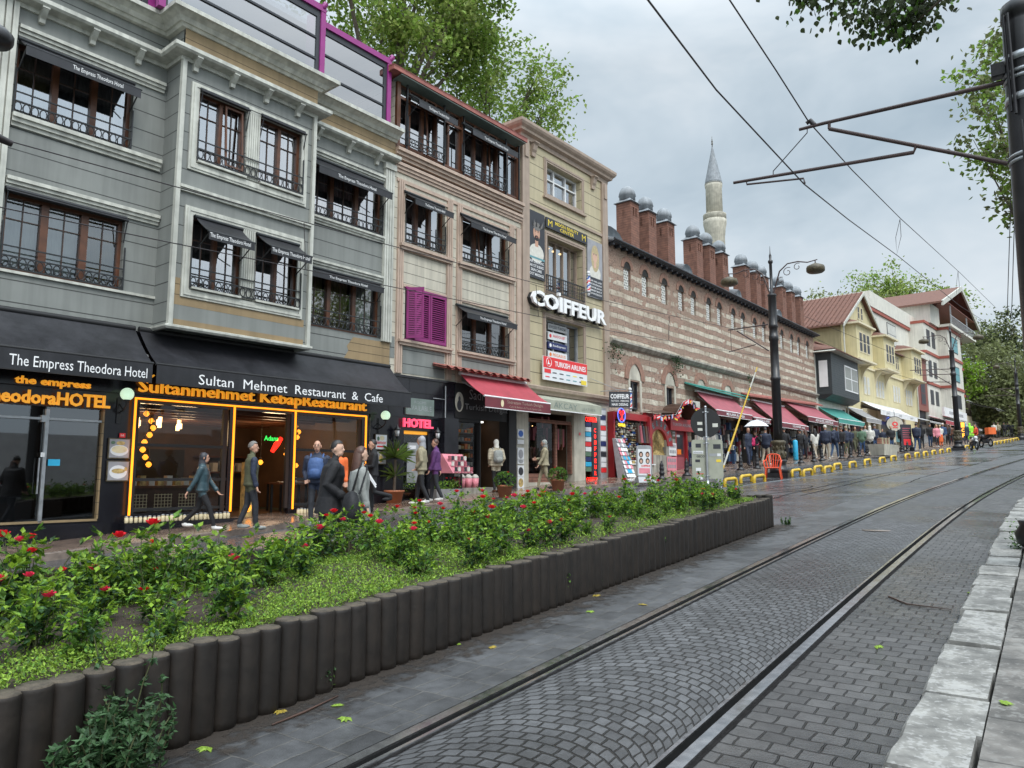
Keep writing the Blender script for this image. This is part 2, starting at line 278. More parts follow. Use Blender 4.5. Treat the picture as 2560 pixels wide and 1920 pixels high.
# ---------------------------------------------------------------- ground, street, tracks
def wet(name, col, mortar=None, brick=None, arc=None, rough=(.16, .5), sc=.7, bump=.5, grain=.25, offs=.5, stain=.25, fleck=None):
    m = bpy.data.materials.new(name); m.use_nodes = True; n = m.node_tree.nodes; l = m.node_tree.links; p = n['Principled BSDF']; MAT[name] = m
    uv = n.new('ShaderNodeUVMap'); geo = n.new('ShaderNodeNewGeometry')
    nz = n.new('ShaderNodeTexNoise'); nz.inputs['Scale'].default_value = sc; nz.inputs['Detail'].default_value = 7; nz.inputs['Roughness'].default_value = .6; l.new(geo.outputs['Position'], nz.inputs['Vector'])
    fine = n.new('ShaderNodeTexNoise'); fine.inputs['Scale'].default_value = 90; fine.inputs['Detail'].default_value = 3; l.new(geo.outputs['Position'], fine.inputs['Vector'])
    mid = n.new('ShaderNodeTexNoise'); mid.inputs['Scale'].default_value = 9; mid.inputs['Detail'].default_value = 5; l.new(geo.outputs['Position'], mid.inputs['Vector'])
    def mapr(src, a, b, c, d):
        r = n.new('ShaderNodeMapRange'); r.inputs[1].default_value, r.inputs[2].default_value, r.inputs[3].default_value, r.inputs[4].default_value = a, b, c, d; l.new(src, r.inputs[0]); return r.outputs[0]
    def math_(op, a, b=None):
        q = n.new('ShaderNodeMath'); q.operation = op
        for i, x in enumerate((a, b)):
            if x is None: continue
            if isinstance(x, (int, float)): q.inputs[i].default_value = x
            else: l.new(x, q.inputs[i])
        return q.outputs[0]
    height = math_('MULTIPLY', fine.outputs[0], grain)
    colsock = None
    if brick:
        sep = n.new('ShaderNodeSeparateXYZ'); l.new(uv.outputs[0], sep.inputs[0])
        wob = n.new('ShaderNodeTexNoise'); wob.inputs['Scale'].default_value = 5; l.new(geo.outputs['Position'], wob.inputs['Vector'])
        wx = math_('MULTIPLY', math_('SUBTRACT', wob.outputs[0], .5), .05)
        if arc:                          # rows bowed into arcs from rail to rail
            R, half = arc
            x2 = math_('DIVIDE', sep.outputs[0], R); ang = math_('ARCSINE', x2)
            drop = math_('MULTIPLY', math_('SUBTRACT', 1, math_('COSINE', ang)), R)
            v = math_('ADD', sep.outputs[1], drop); u = math_('MULTIPLY', ang, R)
        else: u, v = sep.outputs[0], sep.outputs[1]
        cb = n.new('ShaderNodeCombineXYZ'); l.new(math_('ADD', u, wx), cb.inputs[0]); l.new(math_('ADD', v, wx), cb.inputs[1])
        b = n.new('ShaderNodeTexBrick'); l.new(cb.outputs[0], b.inputs['Vector']); b.offset = offs; b.inputs['Scale'].default_value = 1
        b.inputs['Brick Width'].default_value, b.inputs['Row Height'].default_value, b.inputs['Mortar Size'].default_value = brick
        b.inputs['Mortar Smooth'].default_value = .6; b.inputs['Bias'].default_value = 0
        b.inputs['Color1'].default_value = (*[c*.72 for c in col], 1); b.inputs['Color2'].default_value = (*[c*1.3 for c in col], 1); b.inputs['Mortar'].default_value = (*mortar, 1)
        colsock = b.outputs['Color']; height = math_('SUBTRACT', height, math_('MULTIPLY', b.outputs['Fac'], 1.3))
        height = math_('ADD', height, math_('MULTIPLY', mid.outputs[0], .5))
    sc_ = n.new('ShaderNodeVectorMath'); sc_.operation = 'SCALE'
    if colsock: l.new(colsock, sc_.inputs[0])
    else: sc_.inputs[0].default_value = col
    l.new(math_('MULTIPLY', mapr(mid.outputs[0], .3, .7, 1-stain, 1+stain), mapr(nz.outputs[0], .35, .65, 1-stain, 1+stain)), sc_.inputs['Scale'])
    fin = sc_.outputs[0]
    if fleck:                            # pale lichen-like flecks worn into the stone
        fz = n.new('ShaderNodeTexNoise'); fz.inputs['Scale'].default_value = 30; fz.inputs['Detail'].default_value = 4; l.new(geo.outputs['Position'], fz.inputs['Vector'])
        fx_ = n.new('ShaderNodeMixRGB'); l.new(mapr(math_('ADD', fz.outputs[0], math_('MULTIPLY', math_('SUBTRACT', nz.outputs[0], .5), .7)),   .52, .62, 0, .6), fx_.inputs[0]); l.new(fin, fx_.inputs[1]); fx_.inputs[2].default_value = (*fleck, 1); fin = fx_.outputs[0]
    l.new(fin, p.inputs['Base Color'])
    l.new(mapr(nz.outputs[0], .38, .62, *rough), p.inputs['Roughness'])
    bp = n.new('ShaderNodeBump'); bp.inputs['Strength'].default_value = bump; bp.inputs['Distance'].default_value = .012; l.new(height, bp.inputs['Height']); l.new(bp.outputs[0], p.inputs['Normal'])
    p.inputs['Specular IOR Level'].default_value = .6
wet('asphalt_wet', (.07, .073, .078), rough=(.1, .4), sc=.45, bump=.35, grain=.6, stain=.22)
wet('cobble_arc', (.066, .067, .07), (.012, .011, .010), (.112, .10, .010), arc=(.69, .74), rough=(.26, .56), sc=.5, bump=1., grain=.3)
wet('paver_right', (.056, .054, .053), (.010, .0095, .009), (.165, .132, .008), rough=(.12, .5), sc=.55, bump=.9, grain=.3)
wet('paver_left', (.055, .056, .058), (.095, .09, .082), (.20, .33, .007), rough=(.28, .58), sc=.8, bump=.7, grain=.5, offs=.5)
wet('sidewalk_wet', (.22, .155, .118), (.07, .055, .045), (.6, .6, .008), rough=(.08, .3), sc=.9, bump=.018, grain=.03, stain=.18)
wet('right_slab', (.125, .116, .105), (.05, .045, .04), (.62, .62, .01), rough=(.35, .65), sc=3., bump=.3, grain=.4, stain=.32, fleck=(.22, .215, .2))
wet('kerb_marble', (.19, .185, .17), rough=(.5, .8), sc=3, bump=.3, grain=.5, stain=.35, fleck=(.36, .355, .34))
wet('kerb_granite', (.19, .15, .125), rough=(.15, .4), sc=2, bump=.3, grain=.3, stain=.3)
wet('terrain_earth', (.05, .06, .035), rough=(.7, .9), sc=.2, bump=.3)
mat('rail_steel', (.55, .55, .56), .16, .25, 12, metal=.95); mat('rail_dark', (.006, .006, .006), .9, .3, 10, spec=.05); mat('tar', (.014, .013, .013), .9, .4, 14, .6, 40, spec=.1)

def resample(poly, step=.8):
    out = []
    for a, b in zip(poly, poly[1:]):
        a, b = Vector(a), Vector(b); k = max(1, int((b-a).length/step)); out += [a+(b-a)*i/k for i in range(k)]
    return out+[Vector(poly[-1])]
def smooth(poly, step=.8):
    P = resample(poly, step)
    for _ in range(12): P = [P[0]]+[(P[i-1]+P[i]*2+P[i+1])/4 for i in range(1, len(P)-1)]+[P[-1]]
    return P
def offs_pts(P, o):
    r = []
    for i, p in enumerate(P):
        t = (P[min(i+1, len(P)-1)]-P[max(i-1, 0)]).normalized(); r.append(p+Vector((t.y, -t.x))*o)
    return r
def ribbon(name, Lp, Rp, zl, zr, material, kind='structure', skirt=0., uvw=None, sub=1):
    vs, fs, uv = [], [], []; s = 0
    for i, (a, b) in enumerate(zip(Lp, Rp)):
        if i: s += (Lp[i]-Lp[i-1]).length
        w = (b-a).length
        vs += [(a.x, a.y, gz(a.y)+zl), (b.x, b.y, gz(b.y)+zr)]; uv += [(-w/2, s), (w/2, s)]
    n = len(Lp); fs = [(2*i, 2*i+1, 2*i+3, 2*i+2) for i in range(n-1)]
    if skirt:
        k = len(vs); vs += [(x, y, z-skirt) for x, y, z in vs]; uv += uv
        fs += [(2*i+1, k+2*i+1, k+2*i+3, 2*i+3) for i in range(n-1)]+[(2*i+2, k+2*i+2, k+2*i, 2*i) for i in range(n-1)]
        fs += [(0, k, k+1, 1), (2*n-2, 2*n-1, k+2*n-1, k+2*n-2)]
    me = bpy.data.meshes.new(name); me.from_pydata(vs, [], fs); me.materials.append(MAT[material])
    ul = me.uv_layers.new(name='UVMap')
    for lp in me.loops: ul.data[lp.index].uv = uv[lp.vertex_index]
    o = bpy.data.objects.new(name, me); COL.objects.link(o)
    if kind: o['kind'] = kind
    return o
# terrain sheet
mb = MB(); ys = [-40, 0, 40, 80, 110, 200, 400, 900]
for a, b in zip(ys, ys[1:]): mb.quad((-500, a, gz(a)-.05), (500, a, gz(a)-.05), (500, b, gz(b)-.05), (-500, b, gz(b)-.05))
mb.build('ground', 'terrain_earth', kind='structure')
RAIL = smooth([(-3.1, -5), (-3.09, 3), (-3.08, 8), (-3.0, 12.7), (-2.9, 16.6), (-2.68, 21), (-2.25, 26.8), (-1.55, 34.8), (-.7, 43.6), (1.9, 60), (7, 82), (12, 100)], .6)
RR = offs_pts(RAIL, 1.47)
KL = smooth([(-13.35, -6), (-13.05, 8.1), (-12.86, 12.4), (-12.6, 15.1), (-11.86, 23.6), (-10.65, 29.8), (-9.26, 40.5), (-8, 52), (-5.7, 64.5), (-1.65, 96), (0, 110)], .8)
KR = smooth([(-.76, -5), (-.72, 4), (-.66, 10), (-.6, 16.4), (-.42, 20), (.15, 27), (1.3, 37), (3.2, 50), (9.5, 78), (15, 100)], .6)
N_ = len(KL); KRm = resample([(-.7, -6), (-.66, 10), (-.6, 16.4), (-.42, 20), (1.3, 37), (3.2, 50), (9.5, 78), (18, 110)], .8)
KRm = [KRm[int(i*(len(KRm)-1)/(N_-1))] for i in range(N_)]
ribbon('road', KL, KRm, 0, 0, 'asphalt_wet')
def cut(P, y0, y1): return [p for p in P if y0 <= p.y <= y1]
def lanes(P, o0, o1, name, mt, z, y0=-5, y1=90):
    Q = cut(P, y0, y1); ribbon(name, offs_pts(Q, o0), offs_pts(Q, o1), z, z, mt)
lanes(RAIL, -1.02, -.07, 'paver_strip', 'paver_left', .004)
lanes(RAIL, .115, 1.35, 'track_cobbles', 'cobble_arc', .004)
lanes(RAIL, 1.53, 2.36, 'paver_lane', 'paver_right', .004)
lanes(RAIL, -.085, .128, 'track_joint', 'tar', .006); lanes(RAIL, 1.342, 1.538, 'track_joint.001', 'tar', .006)
def rail(name, P, y1=95, flip=1, label=''):
    Q = cut(P, -5, y1); t = thing(name, label, 'tram rail', (Q[8].x, Q[8].y, gz(Q[8].y)))
    for nm, mt, a, b, z in (('rail_head', 'rail_steel', -.042, .03, .024), ('groove', 'rail_dark', .03, .088, .010), ('guard_lip', 'rail_steel', .088, .112, .022)):
        A, B = offs_pts(Q, min(a*flip, b*flip)), offs_pts(Q, max(a*flip, b*flip)); mb = MB(); vs = []; fs = []
        for p, q in zip(A, B): vs += [(p.x, p.y, gz(p.y)), (p.x, p.y, gz(p.y)+z), (q.x, q.y, gz(q.y)+z), (q.x, q.y, gz(q.y))]
        for i in range(len(Q)-1):
            for j in range(3): fs.append((4*i+j, 4*i+4+j, 4*i+5+j, 4*i+1+j))
        mb.raw(vs, fs); mb.build(nm, mt, t)
rail('tram_rail', RAIL, label='grooved tram rail running close past the log-edged flower bed'); rail('tram_rail', RR, flip=-1, label='grooved tram rail nearest the white marble kerb')
R2 = offs_pts(KL, 2.35); R2 = [p for p in R2 if p.y < 80]
rail('tram_rail', R2, label='tram rail in the far lane beside the shop pavement kerb')
R3 = offs_pts(KL, 3.8); rail('tram_rail', [p for p in R3 if p.y < 80], flip=-1, label='tram rail in the far lane just behind the flower bed')
# dirt washed along the foot of the logs: a film of soil, patchy, thinning away from the bed
m = bpy.data.materials.new('dirt_film'); m.use_nodes = True; MAT['dirt_film'] = m; n = m.node_tree.nodes; l = m.node_tree.links; p = n['Principled BSDF']; p.inputs['Base Color'].default_value = (.032, .024, .018, 1); p.inputs['Roughness'].default_value = .85
uv = n.new('ShaderNodeUVMap'); sp = n.new('ShaderNodeSeparateXYZ'); l.new(uv.outputs[0], sp.inputs[0]); ge = n.new('ShaderNodeNewGeometry')
nz = n.new('ShaderNodeTexNoise'); nz.inputs['Scale'].default_value = 7; nz.inputs['Detail'].default_value = 9; nz.inputs['Roughness'].default_value = .7; l.new(ge.outputs['Position'], nz.inputs['Vector'])
a1 = n.new('ShaderNodeMath'); a1.operation = 'MULTIPLY_ADD'; l.new(sp.outputs[0], a1.inputs[0]); a1.inputs[1].default_value = -.62; l.new(nz.outputs[0], a1.inputs[2])
r1 = n.new('ShaderNodeMapRange'); r1.inputs[1].default_value = .44; r1.inputs[2].default_value = .62; r1.inputs[4].default_value = .9; l.new(a1.outputs[0], r1.inputs[0]); l.new(r1.outputs[0], p.inputs['Alpha'])
Q = [Vector((-4.2+.012*(y_*.3-3), y_*.3-3)) for y_ in range(0, 57)]; ribbon('dirt_strip', Q, offs_pts(Q, .62), .0085, .0085, 'dirt_film', 'stuff')
# left pavement with its granite kerb
FACE = [F.a+F.e*((p-F.a).dot(F.e))-F.n*.6 for p in KL]
FACE = [Vector((min(f.x, k.x-1.2), f.y)) for f, k in zip(FACE, KL)]
ribbon('pavement', FACE, offs_pts(KL, -.16), .145, .118, 'sidewalk_wet')
ribbon('kerb', offs_pts(KL, -.16), KL, .121, .113, 'kerb_granite', skirt=.14)
# right pavement: slabs behind worn marble kerb stones
ribbon('pavement', offs_pts(KR, .36), offs_pts(KR, 9), .10, .12, 'right_slab')
mb = MB(); s = 0; random.seed(5); Pk = cut(KR, -4, 60); i = 0
while i < len(Pk)-2:
    j = min(len(Pk)-1, i+1); a, b = Pk[i], Pk[j]; t = (b-a).normalized(); nn = Vector((t.y, -t.x)); g = .012; tl = random.uniform(-.012, .018)
    P_ = lambda al, la, z: ((a+t*al+nn*la).x, (a+t*al+nn*la).y, gz((a+t*al+nn*la).y)+z); Ln = (b-a).length
    e0, e1 = random.uniform(-.025, .02), random.uniform(-.025, .02); wv = random.uniform(.325, .355); zz = .105+tl
    fr_ = [(g, e0), (Ln*.33, (e0+e1)/2+random.uniform(-.02, .01)), (Ln*.66, (e0+e1)/2+random.uniform(-.02, .01)), (Ln-g, e1)]
    top = [P_(al, la+.02, zz+random.uniform(-.006, .004)) for al, la in fr_]; low = [P_(al, la, -.02) for al, la in fr_]; mid_ = [P_(al, la, zz-.025) for al, la in fr_]
    bk = [P_(al, wv, zz) for al, _ in fr_]; bb = [P_(al, wv, -.02) for al, _ in fr_]
    vs = low+mid_+top+bk+bb; fs = [(4*r+c, 4*r+c+1, 4*r+c+5, 4*r+c+4) for r in range(4) for c in range(3)]+[(0, 4, 8, 12, 16), (19, 15, 11, 7, 3)]
    mb.raw(vs, fs); i = j
mb.build('kerb', 'kerb_marble', kind='structure')
# manhole plate, twig, fallen leaves
def seam(pts, w_, name='tar_seam'):
    P = [on_ground(*p).xy for p in pts]; P = smooth([tuple(p) for p in P], .3); random.seed(int(P[0].y*10)); P = [p+Vector((random.gauss(0, .015), 0)) for p in P]
    ribbon(name, offs_pts(P, -w_), offs_pts(P, w_), .0035, .0035, 'tar')
for q_ in (((1700, 1330), (1950, 1240), (2200, 1185), (2330, 1165)), ((2080, 1290), (2300, 1195), (2480, 1150)), ((1780, 1262), (1930, 1232), (2060, 1222)), ((2000, 1240), (2300, 1168), (2560, 1152)), ((2480, 1148), (2520, 1138), (2600, 1138)), ((1900, 1225), (1990, 1212), (2060, 1212), (2010, 1224), (1910, 1228))): seam(q_, .022)
seam(((820, 1390), (1000, 1345), (1500, 1258), (1760, 1222)), .03)
p = on_ground(2190, 1326); tag(MB().lathe([(.001, .007), (.21, .007), (.22, .0045), (.22, 0)], (p.x, p.y, gz(p.y)), 20).build('manhole_cover', 'kerb_granite'), 'small round ochre cover set in the cobbles between the rails', 'manhole cover')
p0, p1, p2 = on_ground(2222, 1494), on_ground(2268, 1513), on_ground(2380, 1527)
tag(MB().tube([p+Vector((0, 0, .012)) for p in (p0, p1, p2)], [.008, .007, .003], 5).build('twig', 'dark_wood'), 'dark bare twig lying on the pavers beside the rail', 'twig')
p0, p1, p2 = on_ground(680, 1818), on_ground(760, 1786), on_ground(845, 1745)
tag(MB().tube([p+Vector((0, 0, .014)) for p in (p0, p1, p2)], [.005, .009, .004], 5).build('twig', 'dark_wood'), 'thin brown twig lying at the foot of the logs', 'twig')
# ---------------------------------------------------------------- flower bed, roses, weeds, trees
def leafmat(name, col, trans=.35, rough=.5):
    m = bpy.data.materials.new(name); m.use_nodes = True; n = m.node_tree.nodes; l = m.node_tree.links; p = n['Principled BSDF']; MAT[name] = m
    oi = n.new('ShaderNodeNewGeometry'); mp = n.new('ShaderNodeMapRange'); mp.inputs[3].default_value = .55; mp.inputs[4].default_value = 1.5; l.new(oi.outputs['Random Per Island'], mp.inputs[0])
    v = n.new('ShaderNodeVectorMath'); v.operation = 'SCALE'; v.inputs[0].default_value = col; l.new(mp.outputs[0], v.inputs['Scale'])
    l.new(v.outputs[0], p.inputs['Base Color']); p.inputs['Roughness'].default_value = rough; p.inputs['Specular IOR Level'].default_value = .35
    t = n.new('ShaderNodeBsdfTranslucent'); l.new(v.outputs[0], t.inputs[0]); x = n.new('ShaderNodeMixShader'); x.inputs[0].default_value = trans
    o = n['Material Output']; l.new(p.outputs[0], x.inputs[1]); l.new(t.outputs[0], x.inputs[2]); l.new(x.outputs[0], o.inputs[0])
leafmat('rose_leaf', (.11, .225, .033)); leafmat('rose_leaf_young', (.21, .34, .03)); leafmat('rose_leaf_dark', (.035, .085, .03)); leafmat('weed_leaf', (.23, .355, .045)); leafmat('nettle_leaf', (.06, .12, .05)); leafmat('plane_leaf', (.20, .31, .055), .45); leafmat('far_leaf', (.17, .19, .08), .35); leafmat('far_leaf_light', (.26, .33, .09), .4); leafmat('lime_leaf', (.22, .38, .03), .4); leafmat('dark_leaf', (.05, .07, .025), .45); leafmat('yucca_leaf', (.10, .16, .03), .3); leafmat('petal_red', (.55, .008, .02), .25); leafmat('petal_pink', (.6, .03, .08), .25); leafmat('purple_leaf', (.06, .015, .03), .2); leafmat('dry_leaf', (.3, .22, .03), .2)
mat('bark', (.10, .08, .06), .85, .3, 6, .5, 25); mat('stem_green', (.07, .08, .03), .7, .2)
def rnd(a, b): return random.uniform(a, b)
def leaf(mb, p, d, up, L, W, m=0, fold=.25):
    d = d.normalized(); s = d.cross(up)
    s = s.normalized() if s.length > 1e-4 else Vector((1, 0, 0)); n_ = s.cross(d)
    mid_ = p+d*L*.5-n_*W*fold; tip = p+d*L-n_*L*.12
    mb.raw([p, p+d*L*.42+s*W*.5, tip, p+d*L*.42-s*W*.5, mid_], [(0, 1, 4), (1, 2, 4), (2, 3, 4), (3, 0, 4)], m, False, True)
def rdir(zb=0.):
    v = Vector((random.gauss(0, 1), random.gauss(0, 1), random.gauss(0, 1)+zb)); return v.normalized()
def rose_flower(mb, c, r, m=0):
    for ring, (k, tilt, rr) in enumerate(((3, 1.45, .9), (5, 1.15, 1.0), (6, .75, 1.0))):
        for i in range(k):
            a = 2*pi*i/k+ring*.7+rnd(-.2, .2); o = Vector((cos(a), sin(a), 0)); d = o*cos(tilt)+Vector((0, 0, sin(tilt))); s = Vector((-sin(a), cos(a), 0)); b = c+o*r*.12*ring
            mb.raw([b, b+d*r*rr*.6+s*r*.45, b+d*r*rr*1.05+s*r*.2, b+d*r*rr*1.0-s*r*.25, b+d*r*rr*.6-s*r*.45], [(0, 1, 2, 3, 4)], m, False, True)
def rose_bush(seed, h, nst, dark=.3, flowers=0, label='', loc=(0, 0, 0), young=.3, open_=1.):
    random.seed(seed); t = thing('rose_bush', label, 'rose bush', loc); lv, st = MB(), MB(); tips = []
    for i in range(nst):
        a = rnd(0, 2*pi); p = Vector((cos(a)*.04, sin(a)*.04, 0)); d = Vector((cos(a)*rnd(.1, .55), sin(a)*rnd(.1, .55), 1)).normalized(); pts = [p]; Ls = h*rnd(.65, 1.1); k = 7
        for j in range(k):
            d = (d+rdir()*.16).normalized(); p = p+d*Ls/k; pts.append(p.copy())
            if j > 0:
                for q in range(int(rnd(1.6, 4)*open_)):
                    od = (rdir(.1)+Vector((d.x, d.y, 0))).normalized(); b = p+od*rnd(.02, .05)
                    for w in range(random.choice((3, 5))):      # compound leaf
                        ld = (od+rdir()*.7); L_ = rnd(.045, .075)*(1.1 if j > 3 else 1)
                        m = 1 if (j > 4 and random.random() < young+.25) or random.random() < young*.4 else (2 if random.random() < dark else 0)
                        leaf(lv, b+od*w*.018, ld, Vector((rnd(-.3, .3), rnd(-.3, .3), 1)), L_, L_*.72, m)
        st.tube(pts, [.006]*3+[.004]*(len(pts)-3), 4); tips.append(p)
    lv.build('leaves', ('rose_leaf', 'rose_leaf_young', 'rose_leaf_dark'), t); st.build('stems', 'stem_green', t)
    for i in range(flowers):
        fm = MB(); rose_flower(fm, tips[i % len(tips)]+Vector((rnd(-.03, .03), rnd(-.03, .03), .03)), rnd(.04, .06)); fm.build('rose_bloom', 'petal_red' if random.random() < .75 else 'petal_pink', t)
    return t
# the bed itself
bed = thing('flower_bed', 'long raised flower bed edged with dark upright half-round logs', 'flower bed', (-4.3, 7, gz(7)))
lm = MB(); prof = [(.086, -.03), (.087, .05), (.086, .525), (.083, .545), (.075, .555), (.0, .558)]
k = 10; vs = []
lm.lathe(prof[:-1], (-4.3, 7, gz(7)), 12)
for i in range(len(lm.f)):
    if all(lm.v[j].z-gz(7) > .53 for j in lm.f[i]): lm.m[i] = 1
lo = lm.build('log', ('log', 'log_top'), bed); lme = lo.data
random.seed(11); first = True; B0 = Vector((-4.3, 7, gz(7)))
def put_log(x, y, hs=1.):
    global first
    if first: o = lo; first = False
    else: o = lo.copy(); COL.objects.link(o); o.parent = bed
    o.location = Vector((x, y, gz(y)))-B0; o.rotation_euler = (rnd(-.012, .012), rnd(-.012, .012), rnd(0, 6)); o.scale = (rnd(.95, 1.06), rnd(.95, 1.06), hs*rnd(.965, 1.015))
bedx = lambda y: -4.21+.012*y
for i in range(86): put_log(bedx(.55+i*.15), .55+i*.15, 1.0-.0007*i)
ye = .55+86*.15
for i in range(6): put_log(bedx(ye)-i*.15, ye+.02*i, 1.06-.03*i)
for i in range(8): put_log(-5.0-.012*i*2, ye-.1-i*.15, .93)
mb = MB(); nx, ny = 8, 60; vs = []
left_ = lambda y: -6.35 if y < 9 else -6.35+(y-9)*.27
random.seed(2)
for j in range(ny+1):
    y = -2+(ye+2)*j/ny
    for i in range(nx+1):
        x = left_(y)+(bedx(y)-.06-left_(y))*i/nx; vs.append((x, y, gz(y)+.5+(.05*sin(pi*i/nx) if 0 < i < nx else -.01)+rnd(-.015, .02)))
mb.raw(vs, [(j*(nx+1)+i, j*(nx+1)+i+1, (j+1)*(nx+1)+i+1, (j+1)*(nx+1)+i) for j in range(ny) for i in range(nx)], 0, True)
mb.box(-6.5, -6.36, -2, 9, 0, .95); mb.build('soil', 'soil', bed)
# ground cover: tiny-leaved weeds
random.seed(21); mb = MB()
def soilz(y): return gz(y)+.53
for i in range(34000):
    y = rnd(.3, 13) if random.random() < .5 else rnd(.3, 6.5); x = rnd(left_(y)+.1, bedx(y)-.05)
    g_ = sin(x*2.3+1)*cos(y*1.1+.4)+.35*sin(y*3.1+x)
    if g_ < -1.05 or (g_ < -.3 and random.random() < .3): continue
    hh = .03+.09*min(1, g_+.2)*random.random(); p = Vector((x, y, soilz(y)+rnd(0, hh)-.01)); L_ = rnd(.014, .032)
    for q in range(3): leaf(mb, p+rdir()*.02, rdir(.6), Vector((rnd(-.5, .5), rnd(-.5, .5), 1)), L_, L_*.55, 0 if random.random() < .75 else 1)
mb.build('ground_cover', ('weed_leaf', 'rose_leaf'), kind='stuff')
# rose bushes: prototypes with their own number of blooms, then copies down the bed
GB = 'rose bushes in the flower bed'
LB = ('bushy rose without open blooms in the log-edged bed', 'leggy rose with one red bloom in the log-edged bed', 'leafy rose with two red blooms in the log-edged bed', 'tall rose with three red blooms in the log-edged bed')
protos = []
for s_, (h, nst, dk, fl) in enumerate(((.5, 9, .3, 0), (.62, 6, .2, 1), (.55, 10, .35, 2), (.68, 8, .25, 3), (.42, 9, .45, 0), (.48, 9, .55, 1), (.6, 8, .15, 2))):
    protos.append(rose_bush(40+s_, h, nst, dk, fl, LB[fl], (0, 0, 0)))
random.seed(9); spots = []
for i in range(400):
    y = rnd(.35, 13.2); x = rnd(left_(y)+.15, bedx(y)-.2)
    if 2.9 < y < 5.2 and x > -5.1 and not (x < -4.9): continue
    if (x+4.5)**2+(y-1.2)**2 < .3: continue
    if all((x-a)**2+(y-b)**2 > .27**2 for a, b in spots): spots.append((x, y))
spots = spots[:104]+[(left_(y_)+.12+.05*sin(y_*9), y_) for y_ in (.9, 1.4, 2.0, 2.5, 3.1, 3.7, 4.2, 4.8, 5.5, 6.1, 6.9, 7.6, 8.4)]+[(-4.55, 4.95), (-4.5, 3.05)]
used = set()
for i, (x, y) in enumerate(spots):
    k_ = random.choices(range(7), (2.4, 2.4, 2.2, 1.6, 2.4, 2, 2))[0]; s_ = rnd(.58, .95)*(1.0 if y < 5 else .9)
    if x > -4.75: k_ = random.choice((4, 5, 0)); s_ *= .8
    loc = (x, y, soilz(y)-.02)
    if k_ not in used: used.add(k_); o = protos[k_]; o.location = loc; o['group'] = GB; o.scale = (s_,)*3
    else: copy_thing(protos[k_], loc, rnd(0, 6.28), group=GB, sc=s_)
for i, pr in enumerate(protos):
    if i not in used: pr.location = (-5.5, 6+i*.3, soilz(6+i*.3)); pr['group'] = GB
# nettle-like bush at the foot of the logs, near the camera, and small weeds along the wall
def weed_bush(seed, c, spread, h, nst, L_, mt, label, cat='weed', name='weed'):
    random.seed(seed); t = thing(name, label, cat, c); lv, st = MB(), MB(); c = Vector(c)
    for i in range(nst):
        a = rnd(0, 2*pi); d = Vector((cos(a)*rnd(0, spread), sin(a)*rnd(0, spread)*.7, 1)).normalized(); p = c+Vector((cos(a)*rnd(0, spread*.5), sin(a)*rnd(0, spread*.5), 0)); pts = [p.copy()]; Ls = h*rnd(.5, 1.15)
        for j in range(6):
            d = (d+rdir()*.2).normalized(); p = p+d*Ls/6; pts.append(p.copy())
            for q in range(7): leaf(lv, p+rdir()*.015, rdir(.25), Vector((0, 0, 1)), L_*rnd(.6, 1.2), L_*.62, 0 if random.random() < .7 else 1)
        st.tube(pts, .004, 4)
    lv.build('leaves', mt, t); st.build('stems', 'stem_green', t); return t
p = on_ground(250, 1880); weed_bush(61, (-3.88, 2.02, gz(2)), .42, .42, 44, .05, ('nettle_leaf', 'rose_leaf_dark'), 'large leafy grey-green bush against the log edging', 'bush', 'bush')
weed_bush(64, (-4.0, 2.18, gz(2.1)), .2, .66, 6, .045, ('nettle_leaf', 'rose_leaf_dark'), 'tall thin leafy sprig rising against the logs', 'weed')
weed_bush(65, (-3.8, 1.72, gz(1.7)), .2, .3, 8, .06, ('nettle_leaf', 'rose_leaf_dark'), 'low broad-leaved weed nearest the camera by the logs')
for i, (px, py, h, lb) in enumerate(((1400, 1505, .3, 'leafy weed growing tall against the logs'), (1330, 1532, .2, 'small leafy weed sprouting from a gap between two logs'), (1480, 1475, .16, 'dry wispy weed at the foot of the logs'), (1640, 1420, .42, 'thin climbing weed on the logs near the far end of the bed'), (820, 1728, .14, 'tiny weed tuft at the foot of the logs'), (1965, 1312, .12, 'tiny weed at the end post of the flower bed'))):
    q = on_ground(px, py); weed_bush(70+i, (q.x, q.y, gz(q.y)), .18, h, 6, .035, ('nettle_leaf', 'rose_leaf'), lb)
random.seed(77)
for i, (px, py) in enumerate(((700, 1780), (520, 1872), (842, 1770), (1225, 1620), (1140, 1615), (1475, 1530), (1605, 1515), (2420, 1485), (2190, 1618), (1490, 1490), (865, 1797), (2500, 1760))):
    q = on_ground(px, py, .1 if px == 2500 else 0); mb = MB(); z = q.z+.012; dd = Vector((rnd(-1, 1), rnd(-1, 1), 0)).normalized()
    for a in (-.9, -.4, 0, .4, .9): leaf(mb, Vector((q.x, q.y, z)), Matrix.Rotation(a, 3, 'Z') @ dd, Vector((0, 0, 1)), rnd(.05, .08), .035, 0, -.2)
    tag(mb.build('fallen_leaf', 'weed_leaf' if i % 3 else 'dry_leaf'), 'fallen leaf lying on the wet paving', 'leaf', 'fallen leaves on the street')
